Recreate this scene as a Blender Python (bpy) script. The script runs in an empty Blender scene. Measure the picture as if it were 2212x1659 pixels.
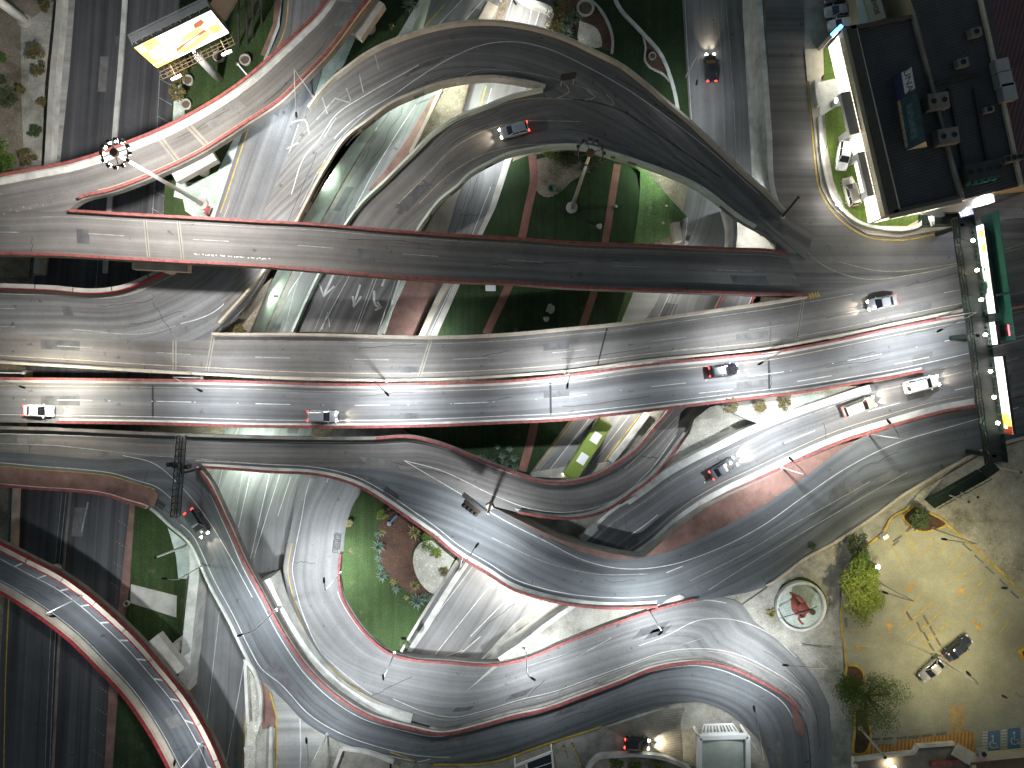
import bpy, bmesh, math, random
from mathutils import Vector, Matrix
from mathutils.geometry import tessellate_polygon
random.seed(7)
S = bpy.context.scene
COL = S.collection
H = 112.0          # camera height above the lowest road
FPX = 1533.0       # focal length in survey units
PI = math.pi

def W(x, y, z=0.0):
    """survey sheet position + real height -> world point"""
    s = (H - z) / FPX
    return Vector(((x - 1106) * s, (829.5 - y) * s, z))

def P(txt):
    return [tuple(float(a) for a in p.split(',')) for p in txt.split()]

# ------------------------------------------------------------------ objects
def tag(o, label=None, cat=None, group=None, kind=None):
    if label: o['label'] = label
    if cat: o['category'] = cat
    if group: o['group'] = group
    if kind: o['kind'] = kind
    return o

def thing(name, label, cat, loc=(0, 0, 0), rotz=0.0, group=None):
    o = bpy.data.objects.new(name, None)
    o.empty_display_size = 0.5
    COL.objects.link(o)
    o.location = loc
    o.rotation_euler = (0, 0, rotz)
    return tag(o, label, cat, group)

class MB:
    """collects shapes and links them as ONE mesh object"""
    def __init__(s):
        s.v = []; s.f = []; s.m = []; s.uv = []
    def add(s, vs, fs, mi=0, uvs=None):
        b = len(s.v)
        s.v += [tuple(v) for v in vs]
        for k, f in enumerate(fs):
            s.f.append([b + i for i in f])
            s.m.append(mi if isinstance(mi, int) else mi[k])
            s.uv.append([uvs[i] for i in f] if uvs else None)
        return s
    def box(s, c, size, rz=0.0, mi=0, rot=None):
        hx, hy, hz = size[0] / 2, size[1] / 2, size[2] / 2
        M = rot if rot is not None else Matrix.Rotation(rz, 3, 'Z')
        vs = [Vector(c) + M @ Vector((x, y, z)) for x in (-hx, hx) for y in (-hy, hy) for z in (-hz, hz)]
        s.add(vs, [(0, 1, 3, 2), (4, 6, 7, 5), (0, 4, 5, 1), (2, 3, 7, 6), (0, 2, 6, 4), (1, 5, 7, 3)], mi)
        return s
    def bar(s, a, b, w, h=None, mi=0):
        a = Vector(a); b = Vector(b); d = b - a
        if d.length < 1e-5: return s
        h = h or w
        z = d.normalized()
        up = Vector((0, 0, 1)) if abs(z.z) < 0.95 else Vector((1, 0, 0))
        x = up.cross(z).normalized(); y = z.cross(x)
        vs = []
        for p in (a, b):
            for sx, sy in ((-1, -1), (1, -1), (1, 1), (-1, 1)):
                vs.append(p + x * sx * w / 2 + y * sy * h / 2)
        s.add(vs, [(3, 2, 1, 0), (4, 5, 6, 7), (0, 1, 5, 4), (1, 2, 6, 5), (2, 3, 7, 6), (3, 0, 4, 7)], mi)
        return s
    def tube(s, pts, rs, n=10, mi=0, cap=True):
        pts = [Vector(p) for p in pts]
        if not isinstance(rs, (list, tuple)): rs = [rs] * len(pts)
        vs = []
        prev = None
        for i, p in enumerate(pts):
            d = (pts[min(i + 1, len(pts) - 1)] - pts[max(i - 1, 0)]).normalized()
            if prev is None:
                up = Vector((0, 0, 1)) if abs(d.z) < 0.9 else Vector((1, 0, 0))
                x = up.cross(d).normalized()
            else:
                x = (prev - d * prev.dot(d)).normalized()
            prev = x
            y = d.cross(x)
            for k in range(n):
                a = 2 * PI * k / n
                vs.append(p + (x * math.cos(a) + y * math.sin(a)) * rs[i])
        fs = []
        for i in range(len(pts) - 1):
            for k in range(n):
                fs.append((i * n + k, i * n + (k + 1) % n, (i + 1) * n + (k + 1) % n, (i + 1) * n + k))
        if cap:
            fs.append(tuple(reversed(range(n))))
            fs.append(tuple((len(pts) - 1) * n + k for k in range(n)))
        s.add(vs, fs, mi)
        return s
    def lathe(s, c, prof, n=32, mi=0):
        c = Vector(c); vs = []
        for r, z in prof:
            for k in range(n):
                a = 2 * PI * k / n
                vs.append(c + Vector((r * math.cos(a), r * math.sin(a), z)))
        fs = []
        for i in range(len(prof) - 1):
            for k in range(n):
                fs.append((i * n + k, i * n + (k + 1) % n, (i + 1) * n + (k + 1) % n, (i + 1) * n + k))
        fs.append(tuple((len(prof) - 1) * n + k for k in range(n)))
        s.add(vs, fs, mi)
        return s
    def poly(s, pts, zt, zb=None, mi=0, mside=None):
        """flat polygon (pts are world Vectors); with zb a solid down to zb"""
        vs = [Vector((p[0], p[1], p[2] if zt is None else zt)) for p in pts]
        tri = tessellate_polygon([[Vector((v.x, v.y, 0)) for v in vs]])
        area = sum(vs[i].x * vs[(i + 1) % len(vs)].y - vs[(i + 1) % len(vs)].x * vs[i].y for i in range(len(vs)))
        fs = []
        for t in tri:
            a, b, c = (vs[i] for i in t)
            if (b.x - a.x) * (c.y - a.y) - (b.y - a.y) * (c.x - a.x) < 0: t = (t[0], t[2], t[1])
            fs.append(tuple(t))
        uvs = [(v.x, v.y) for v in vs]
        s.add(vs, fs, mi, uvs)
        if zb is not None:
            n = len(vs)
            low = [Vector((v.x, v.y, zb)) for v in vs]
            sf = []
            for i in range(n):
                j = (i + 1) % n
                sf.append((i, n + i, n + j, j) if area > 0 else (i, j, n + j, n + i))
            s.add(vs + low, sf, mi if mside is None else mside)
        return s
    def sweep(s, path, prof, mats, closed=False):
        """prof: (offset to the right, height) open polyline; mats: one per profile segment"""
        n = len(path); k = len(prof); vs = []
        for i, p in enumerate(path):
            a = path[(i - 1) % n] if closed else path[max(i - 1, 0)]
            b = path[(i + 1) % n] if closed else path[min(i + 1, n - 1)]
            d = Vector((b[0] - a[0], b[1] - a[1], 0)).normalized()
            r = Vector((d.y, -d.x, 0))
            for o, h in prof:
                vs.append(Vector(p) + r * o + Vector((0, 0, h)))
        fs = []; mi = []
        for i in range(n if closed else n - 1):
            j = (i + 1) % n
            for q in range(k - 1):
                fs.append((i * k + q, i * k + q + 1, j * k + q + 1, j * k + q)); mi.append(mats[q])
        if not closed:
            fs.append(tuple(range(k))); mi.append(mats[0])
            fs.append(tuple((n - 1) * k + q for q in reversed(range(k)))); mi.append(mats[0])
        s.add(vs, fs, mi)
        return s
    def build(s, name, mats, parent=None, smooth=False, world=True):
        me = bpy.data.meshes.new(name)
        off = Vector((0, 0, 0))
        if parent is not None and world:
            off = Vector(parent.location)
            if parent.parent is not None: off = off + Vector(parent.parent.location)
        me.from_pydata([(v[0] - off.x, v[1] - off.y, v[2] - off.z) for v in s.v], [], s.f)
        if not isinstance(mats, (list, tuple)): mats = [mats]
        for m in mats: me.materials.append(m)
        me.polygons.foreach_set('material_index', s.m)
        if any(u for u in s.uv):
            ul = me.uv_layers.new(name='UVMap')
            flat = []
            for f, u in zip(s.f, s.uv):
                for q in range(len(f)):
                    flat += list(u[q]) if u else [0.0, 0.0]
            ul.data.foreach_set('uv', flat)
        if smooth: me.polygons.foreach_set('use_smooth', [True] * len(me.polygons))
        me.update()
        o = bpy.data.objects.new(name, me)
        COL.objects.link(o)
        if parent is not None: o.parent = parent
        return o

# ------------------------------------------------------------------ materials
def _nt(name):
    m = bpy.data.materials.new(name); m.use_nodes = True
    nt = m.node_tree
    b = nt.nodes['Principled BSDF']
    return m, nt, b
def _noise(nt, vec, scale, detail=4, rough=0.6):
    n = nt.nodes.new('ShaderNodeTexNoise'); n.inputs['Scale'].default_value = scale
    n.inputs['Detail'].default_value = detail; n.inputs['Roughness'].default_value = rough
    nt.links.new(vec, n.inputs['Vector'])
    return n.outputs['Fac']
def _ramp(nt, fac, stops):
    r = nt.nodes.new('ShaderNodeValToRGB')
    el = r.color_ramp.elements
    while len(el) < len(stops): el.new(0.5)
    for e, (p, c) in zip(el, stops):
        e.position = p; e.color = (c[0], c[1], c[2], 1) if isinstance(c, (tuple, list)) else (c, c, c, 1)
    nt.links.new(fac, r.inputs['Fac'])
    return r.outputs['Color']
def _mix(nt, a, b, fac, mode='MIX'):
    n = nt.nodes.new('ShaderNodeMix'); n.data_type = 'RGBA'; n.blend_type = mode
    for inp, val in ((n.inputs[0], fac), (n.inputs[6], a), (n.inputs[7], b)):
        if hasattr(val, 'is_output') or hasattr(val, 'links'): nt.links.new(val, inp)
        elif isinstance(val, (int, float)): inp.default_value = val
        else: inp.default_value = (*val[:3], 1)
    return n.outputs[2]
def _bump(nt, b, h, strength, dist=0.05):
    bp = nt.nodes.new('ShaderNodeBump'); bp.inputs['Strength'].default_value = strength
    bp.inputs['Distance'].default_value = dist
    nt.links.new(h, bp.inputs['Height']); nt.links.new(bp.outputs['Normal'], b.inputs['Normal'])
def lerp3(a, b, t): return tuple(a[i] + (b[i] - a[i]) * t for i in range(3))

def plain(name, c, rough=0.6, var=0.25, scale=1.2, fine=14.0, metal=0.0, spec=0.3, bump=0.0):
    """a weathered surface: broad stains and fine grain around one colour"""
    m, nt, b = _nt(name)
    tc = nt.nodes.new('ShaderNodeTexCoord').outputs['Object']
    a = _ramp(nt, _noise(nt, tc, scale * 0.35, 6), [(0.3, tuple(x * (1 - var) for x in c)), (0.7, tuple(min(1, x * (1 + var)) for x in c))])
    g = _ramp(nt, _noise(nt, tc, fine, 2), [(0.3, 1 - var * 0.6), (0.7, 1 + var * 0.3)])
    col = _mix(nt, a, g, 1.0, 'MULTIPLY')
    nt.links.new(col, b.inputs['Base Color'])
    b.inputs['Roughness'].default_value = rough; b.inputs['Metallic'].default_value = metal
    b.inputs['Specular IOR Level'].default_value = spec
    if bump: _bump(nt, b, _noise(nt, tc, fine, 3), bump)
    return m

def asphalt(name, c, streak=0.42, rough=0.66, spec=0.28, tint=(1, 1, 1)):
    """road surface: wheel tracks and oil bands along the lane, partly standing in for light trails, patches, grain"""
    m, nt, b = _nt(name)
    uv = nt.nodes.new('ShaderNodeTexCoord').outputs['UV']
    ob = nt.nodes.new('ShaderNodeTexCoord').outputs['Object']
    mp = nt.nodes.new('ShaderNodeMapping'); mp.inputs['Scale'].default_value = (0.012, 0.75, 1)
    nt.links.new(uv, mp.inputs['Vector'])
    mp2 = nt.nodes.new('ShaderNodeMapping'); mp2.inputs['Scale'].default_value = (0.03, 3.2, 1)
    nt.links.new(uv, mp2.inputs['Vector'])
    lo = tuple(x * (1 - streak) for x in c); hi = tuple(x * (1 + streak) for x in c)
    a = _ramp(nt, _noise(nt, mp.outputs[0], 1.0, 3, 0.55), [(0.32, lo), (0.66, hi)])
    s2 = _ramp(nt, _noise(nt, mp2.outputs[0], 1.0, 3, 0.6), [(0.25, 1 - streak * 0.28), (0.75, 1 + streak * 0.25)])
    col = _mix(nt, a, s2, 1.0, 'MULTIPLY')
    p = _ramp(nt, _noise(nt, ob, 0.12, 5, 0.65), [(0.3, 0.78), (0.7, 1.18)])
    col = _mix(nt, col, p, 1.0, 'MULTIPLY')
    g = _ramp(nt, _noise(nt, ob, 9.0, 3), [(0.3, 0.82), (0.7, 1.15)])
    col = _mix(nt, col, g, 1.0, 'MULTIPLY')
    # oil spots
    o = _ramp(nt, _noise(nt, ob, 0.9, 2, 0.4), [(0.22, 0.55), (0.3, 1.0)])
    col = _mix(nt, col, o, 1.0, 'MULTIPLY')
    nt.links.new(col, b.inputs['Base Color'])
    b.inputs['Roughness'].default_value = rough
    b.inputs['Specular IOR Level'].default_value = spec
    _bump(nt, b, _noise(nt, ob, 18.0, 2), 0.25, 0.02)
    return m

def grass_mat(name, c, dry=(0.10, 0.09, 0.03)):
    m, nt, b = _nt(name)
    ob = nt.nodes.new('ShaderNodeTexCoord').outputs['Object']
    a = _ramp(nt, _noise(nt, ob, 0.18, 5, 0.65), [(0.3, tuple(x * 0.6 for x in c)), (0.62, c), (0.85, lerp3(c, dry, 0.55))])
    g = _ramp(nt, _noise(nt, ob, 5.0, 4, 0.75), [(0.3, 0.55), (0.7, 1.35)])
    mp = nt.nodes.new('ShaderNodeMapping'); mp.inputs['Scale'].default_value = (1.6, 0.05, 1)
    mp.inputs['Rotation'].default_value = (0, 0, 0.3)
    nt.links.new(ob, mp.inputs['Vector'])
    st = _ramp(nt, _noise(nt, mp.outputs[0], 1.0, 2), [(0.35, 0.85), (0.65, 1.12)])
    col = _mix(nt, _mix(nt, a, g, 1.0, 'MULTIPLY'), st, 1.0, 'MULTIPLY')
    bare = _ramp(nt, _noise(nt, ob, 0.45, 7, 0.75), [(0.60, 0.0), (0.70, 0.75)])
    col = _mix(nt, col, (dry[0] * 1.1, dry[1] * 0.95, dry[2] * 1.6), bare)
    nt.links.new(col, b.inputs['Base Color'])
    b.inputs['Roughness'].default_value = 0.85; b.inputs['Specular IOR Level'].default_value = 0.15
    _bump(nt, b, _noise(nt, ob, 7.0, 4, 0.8), 0.9, 0.12)
    return m

def dirt_mat(name, c, c2, scale=0.5, stones=True):
    m, nt, b = _nt(name)
    ob = nt.nodes.new('ShaderNodeTexCoord').outputs['Object']
    col = _ramp(nt, _noise(nt, ob, scale * 0.4, 8, 0.72), [(0.32, c2), (0.52, c), (0.75, tuple(min(1, x * 1.5) for x in c))])
    if stones:
        vo = nt.nodes.new('ShaderNodeTexVoronoi'); vo.inputs['Scale'].default_value = 2.4
        nt.links.new(ob, vo.inputs['Vector'])
        st = _ramp(nt, vo.outputs['Distance'], [(0.12, 1.5), (0.3, 0.9)])
        col = _mix(nt, col, st, 1.0, 'MULTIPLY')
    g = _ramp(nt, _noise(nt, ob, 8.0, 3), [(0.3, 0.7), (0.7, 1.25)])
    col = _mix(nt, col, g, 1.0, 'MULTIPLY')
    nt.links.new(col, b.inputs['Base Color'])
    b.inputs['Roughness'].default_value = 0.9; b.inputs['Specular IOR Level'].default_value = 0.15
    _bump(nt, b, _noise(nt, ob, 4.0, 5, 0.75), 0.8, 0.15)
    return m

def brick_mat(name, c, mortar, scale=2.2, w=0.5, h=0.25, rot=0.0, msize=0.03):
    m, nt, b = _nt(name)
    ob = nt.nodes.new('ShaderNodeTexCoord').outputs['Object']
    mp = nt.nodes.new('ShaderNodeMapping'); mp.inputs['Rotation'].default_value = (0, 0, rot)
    nt.links.new(ob, mp.inputs['Vector'])
    br = nt.nodes.new('ShaderNodeTexBrick'); br.inputs['Scale'].default_value = scale
    br.inputs['Color1'].default_value = (*c, 1); br.inputs['Color2'].default_value = (*tuple(x * 0.86 for x in c), 1)
    br.inputs['Mortar'].default_value = (*mortar, 1); br.inputs['Mortar Size'].default_value = msize
    br.inputs['Brick Width'].default_value = w; br.inputs['Row Height'].default_value = h
    nt.links.new(mp.outputs[0], br.inputs['Vector'])
    st = _ramp(nt, _noise(nt, ob, 0.3, 6, 0.7), [(0.3, 0.55), (0.7, 1.25)])
    col = _mix(nt, br.outputs['Color'], st, 1.0, 'MULTIPLY')
    nt.links.new(col, b.inputs['Base Color'])
    b.inputs['Roughness'].default_value = 0.8; b.inputs['Specular IOR Level'].default_value = 0.2
    return m

def ribbed(name, c, pitch=0.5, rot=0.0, metal=0.3, rough=0.5, depth=0.35, dark=0.55):
    m, nt, b = _nt(name)
    ob = nt.nodes.new('ShaderNodeTexCoord').outputs['Object']
    mp = nt.nodes.new('ShaderNodeMapping'); mp.inputs['Rotation'].default_value = (0, 0, rot)
    nt.links.new(ob, mp.inputs['Vector'])
    wv = nt.nodes.new('ShaderNodeTexWave'); wv.inputs['Scale'].default_value = 0.314 / pitch
    wv.bands_direction = 'X'; wv.inputs['Distortion'].default_value = 0.0
    nt.links.new(mp.outputs[0], wv.inputs['Vector'])
    a = _ramp(nt, wv.outputs['Fac'], [(0.15, tuple(x * dark for x in c)), (0.5, c)])
    st = _ramp(nt, _noise(nt, ob, 0.25, 6, 0.7), [(0.3, 0.6), (0.7, 1.3)])
    nt.links.new(_mix(nt, a, st, 1.0, 'MULTIPLY'), b.inputs['Base Color'])
    b.inputs['Roughness'].default_value = rough; b.inputs['Metallic'].default_value = metal
    _bump(nt, b, wv.outputs['Fac'], depth, 0.08)
    return m

def glow(name, c, strength, base=None):
    m, nt, b = _nt(name)
    b.inputs['Base Color'].default_value = (*(base or c), 1)
    b.inputs['Emission Color'].default_value = (*c, 1)
    b.inputs['Emission Strength'].default_value = strength
    return m

def paintcar(name, c, rough=0.25, metal=0.0):
    m, nt, b = _nt(name)
    ob = nt.nodes.new('ShaderNodeTexCoord').outputs['Object']
    nt.links.new(_ramp(nt, _noise(nt, ob, 1.5, 3), [(0.3, tuple(x * 0.9 for x in c)), (0.7, c)]), b.inputs['Base Color'])
    b.inputs['Roughness'].default_value = rough; b.inputs['Metallic'].default_value = metal
    b.inputs['Coat Weight'].default_value = 0.6; b.inputs['Coat Roughness'].default_value = 0.08
    return m

def leafmat(name, c1, c2):
    m, nt, b = _nt(name)
    gi = nt.nodes.new('ShaderNodeNewGeometry').outputs['Random Per Island']
    nt.links.new(_ramp(nt, gi, [(0.0, c1), (1.0, c2)]), b.inputs['Base Color'])
    b.inputs['Roughness'].default_value = 0.6; b.inputs['Specular IOR Level'].default_value = 0.25
    b.inputs['Transmission Weight'].default_value = 0.0
    return m

SKY = 0.09
EXPOSURE = 1.15
M = {}
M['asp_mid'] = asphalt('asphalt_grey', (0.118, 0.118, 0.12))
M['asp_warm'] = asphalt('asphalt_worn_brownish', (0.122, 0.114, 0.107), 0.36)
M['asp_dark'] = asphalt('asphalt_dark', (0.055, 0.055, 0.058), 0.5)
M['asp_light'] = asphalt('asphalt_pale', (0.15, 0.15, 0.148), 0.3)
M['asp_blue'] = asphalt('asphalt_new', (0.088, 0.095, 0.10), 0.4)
M['conc_road'] = asphalt('concrete_road', (0.24, 0.24, 0.225), 0.25, 0.7, 0.2)
M['conc'] = plain('concrete', (0.34, 0.325, 0.29), 0.8, 0.25)
M['conc_d'] = plain('concrete_dark', (0.15, 0.14, 0.125), 0.85, 0.35)
M['conc_w'] = plain('white_painted_concrete', (0.43, 0.43, 0.40), 0.8, 0.34)
M['conc_wg'] = plain('pale_wall_render', (0.42, 0.46, 0.40), 0.8, 0.18)
M['conc_b'] = plain('beige_concrete', (0.36, 0.32, 0.26), 0.8, 0.22)
M['red'] = plain('red_paint', (0.20, 0.06, 0.055), 0.65, 0.42, 5.0)
M['red_bright'] = plain('bright_red_paint', (0.23, 0.026, 0.03), 0.6, 0.4, 5.0)
M['red_d'] = plain('dark_red_paint', (0.17, 0.018, 0.02), 0.6, 0.3, 2.0)
M['white'] = plain('white_road_paint', (0.42, 0.42, 0.40), 0.6, 0.3, 3.0)
M['white_w'] = plain('worn_white_road_paint', (0.25, 0.25, 0.235), 0.65, 0.4, 3.0)
M['cream'] = plain('worn_yellowed_paint', (0.33, 0.28, 0.19), 0.65, 0.35, 3.0)
M['yellow'] = plain('yellow_road_paint', (0.40, 0.27, 0.04), 0.6, 0.35, 3.0)
M['joint_c'] = plain('worn_joint_concrete', (0.19, 0.175, 0.15), 0.8, 0.3)
M['patch_d'] = plain('dark_tar_patch', (0.078, 0.078, 0.08), 0.7, 0.35, 2.0)
M['patch_l'] = plain('pale_repair_patch', (0.12, 0.118, 0.113), 0.8, 0.3, 2.0)
M['seam'] = plain('joint_sealant', (0.025, 0.025, 0.025), 0.8, 0.2)
M['grass'] = grass_mat('grass_green', (0.034, 0.058, 0.019))
M['grass_d'] = grass_mat('grass_deep_green', (0.024, 0.044, 0.017), (0.05, 0.06, 0.02))
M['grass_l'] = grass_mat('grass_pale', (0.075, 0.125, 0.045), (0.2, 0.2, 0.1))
M['turf'] = grass_mat('showroom_turf', (0.085, 0.13, 0.025), (0.15, 0.17, 0.03))
M['dirt'] = dirt_mat('dry_dirt', (0.20, 0.17, 0.13), (0.09, 0.075, 0.05))
M['dirt_r'] = dirt_mat('red_brown_mulch', (0.085, 0.05, 0.035), (0.04, 0.025, 0.02), 0.8)
M['gravel'] = dirt_mat('pale_gravel', (0.42, 0.41, 0.35), (0.28, 0.27, 0.22), 0.8)
M['stain'] = dirt_mat('stained_concrete', (0.30, 0.29, 0.25), (0.13, 0.125, 0.10), 0.5, False)
M['mint'] = dirt_mat('pale_gravelly_concrete', (0.36, 0.41, 0.37), (0.22, 0.27, 0.23), 0.5, False)
M['brick'] = brick_mat('red_brick_paving', (0.23, 0.10, 0.075), (0.15, 0.10, 0.08))
M['brickw'] = brick_mat('brown_brick_sidewalk', (0.20, 0.115, 0.095), (0.16, 0.12, 0.10), 0.6, 1.0, 0.9, 0.4, 0.02)
M['cobble'] = brick_mat('concrete_paver_grid', (0.24, 0.225, 0.18), (0.08, 0.075, 0.06), 2.0, 0.5, 0.5, 0.1, 0.06)
M['lot'] = dirt_mat('parking_lot_concrete', (0.27, 0.265, 0.205), (0.20, 0.193, 0.15), 0.25, False)
M['plank'] = ribbed('striped_orange_paving', (0.42, 0.22, 0.07), 0.55, 0.08, 0.0, 0.8, 0.1)
M['blue'] = plain('blue_bay_paint', (0.075, 0.15, 0.23), 0.6, 0.2)
M['roof'] = ribbed('dark_roof_sheet', (0.040, 0.037, 0.037), 0.45, 1.25, 0.1, 0.6, 0.3, 0.6)
M['roof_r'] = ribbed('maroon_roof_sheet', (0.075, 0.032, 0.038), 0.6, 0.25, 0.1, 0.6, 0.4)
M['roof_p'] = plain('dark_flashing', (0.05, 0.045, 0.04), 0.7, 0.2)
M['trim'] = plain('beige_cladding', (0.36, 0.31, 0.22), 0.6, 0.12)
M['grey_m'] = plain('grey_steel', (0.30, 0.30, 0.30), 0.45, 0.12, metal=0.5)
M['galv'] = plain('galvanised_steel', (0.55, 0.56, 0.57), 0.35, 0.1, metal=0.6)
M['dark_m'] = plain('dark_steel', (0.03, 0.03, 0.03), 0.5, 0.2)
M['green_m'] = plain('dark_green_steel', (0.009, 0.021, 0.016), 0.5, 0.25)
M['green_l'] = plain('green_fence_mesh', (0.03, 0.14, 0.10), 0.6, 0.2)
M['white_m'] = plain('white_enamel', (0.72, 0.72, 0.70), 0.4, 0.06)
M['glass_d'] = paintcar('dark_glass', (0.012, 0.013, 0.015), 0.06)
M['tyre'] = plain('tyre_rubber', (0.02, 0.02, 0.02), 0.8, 0.2)
M['bronze'] = plain('red_bronze', (0.22, 0.055, 0.04), 0.45, 0.3, 3.0)
M['bark'] = plain('bark', (0.10, 0.075, 0.05), 0.9, 0.3)
M['leaf_lime'] = leafmat('lime_leaves', (0.05, 0.08, 0.012), (0.17, 0.21, 0.03))
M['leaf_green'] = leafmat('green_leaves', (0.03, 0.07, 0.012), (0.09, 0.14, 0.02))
M['leaf_dark'] = leafmat('dark_leaves', (0.018, 0.035, 0.012), (0.05, 0.075, 0.025))
M['leaf_dry'] = leafmat('olive_dry_leaves', (0.055, 0.045, 0.015), (0.13, 0.10, 0.03))
M['agave'] = leafmat('agave_blue_green', (0.05, 0.085, 0.06), (0.14, 0.19, 0.15))
M['yucca'] = leafmat('yucca_straw', (0.12, 0.11, 0.03), (0.24, 0.22, 0.09))
M['lens'] = glow('lamp_lens', (0.9, 0.96, 1.0), 40.0)
M['lens_w'] = glow('warm_lamp_lens', (1.0, 0.78, 0.36), 40.0)
M['lens_g'] = glow('greenish_lamp_lens', (0.86, 1.0, 0.84), 30.0)
M['flood'] = glow('floodlight_face', (1.0, 0.98, 0.95), 30.0)
M['head'] = glow('headlight', (1.0, 0.93, 0.8), 25.0)
M['tail'] = glow('tail_light', (1.0, 0.03, 0.02), 5.0)
M['tail_off'] = plain('tail_lens_off', (0.25, 0.02, 0.02), 0.2, 0.05)
M['head_off'] = plain('headlight_off', (0.5, 0.5, 0.5), 0.1, 0.05)
M['lit_win'] = glow('lit_showroom_glass', (1.0, 0.97, 0.84), 1.1)
# ================================================================== roads
def catmull(pts, step=6.0):
    """dense smooth line through survey points"""
    out = []
    n = len(pts)
    for i in range(n - 1):
        p0 = pts[i - 1] if i else (2 * pts[0][0] - pts[1][0], 2 * pts[0][1] - pts[1][1])
        p1, p2 = pts[i], pts[i + 1]
        p3 = pts[i + 2] if i + 2 < n else (2 * p2[0] - p1[0], 2 * p2[1] - p1[1])
        d = math.hypot(p2[0] - p1[0], p2[1] - p1[1])
        d0 = max(math.hypot(p1[0] - p0[0], p1[1] - p0[1]), 1e-3); d3 = max(math.hypot(p3[0] - p2[0], p3[1] - p2[1]), 1e-3)
        k = max(2, int(d / step))
        # tangents scaled to the span so uneven spacing does not overshoot
        t1 = [((p2[a] - p1[a]) / d * d0 + (p1[a] - p0[a]) / d0 * d) / (d0 + d) * d for a in (0, 1)]
        t2 = [((p3[a] - p2[a]) / d3 * d + (p2[a] - p1[a]) / d * d3) / (d3 + d) * d for a in (0, 1)]
        for j in range(k):
            t = j / k; h00 = 2 * t**3 - 3 * t**2 + 1; h10 = t**3 - 2 * t**2 + t; h01 = -2 * t**3 + 3 * t**2; h11 = t**3 - t**2
            out.append(tuple(h00 * p1[a] + h10 * t1[a] + h01 * p2[a] + h11 * t2[a] for a in (0, 1)))
    out.append(pts[-1])
    return out

def resample(pts, n):
    L = [0.0]
    for a, b in zip(pts, pts[1:]): L.append(L[-1] + math.hypot(b[0] - a[0], b[1] - a[1]))
    out = []; k = 0
    for i in range(n):
        t = L[-1] * i / (n - 1)
        while k < len(L) - 2 and L[k + 1] < t: k += 1
        f = (t - L[k]) / max(L[k + 1] - L[k], 1e-9)
        out.append((pts[k][0] + (pts[k + 1][0] - pts[k][0]) * f, pts[k][1] + (pts[k + 1][1] - pts[k][1]) * f))
    return out

def knots(zs, t):
    if isinstance(zs, (int, float)): return zs
    if t <= zs[0][0]: return zs[0][1]
    for (a, za), (b, zb) in zip(zs, zs[1:]):
        if t <= b:
            f = (t - a) / (b - a); f = f * f * (3 - 2 * f)
            return za + (zb - za) * f
    return zs[-1][1]

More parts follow.
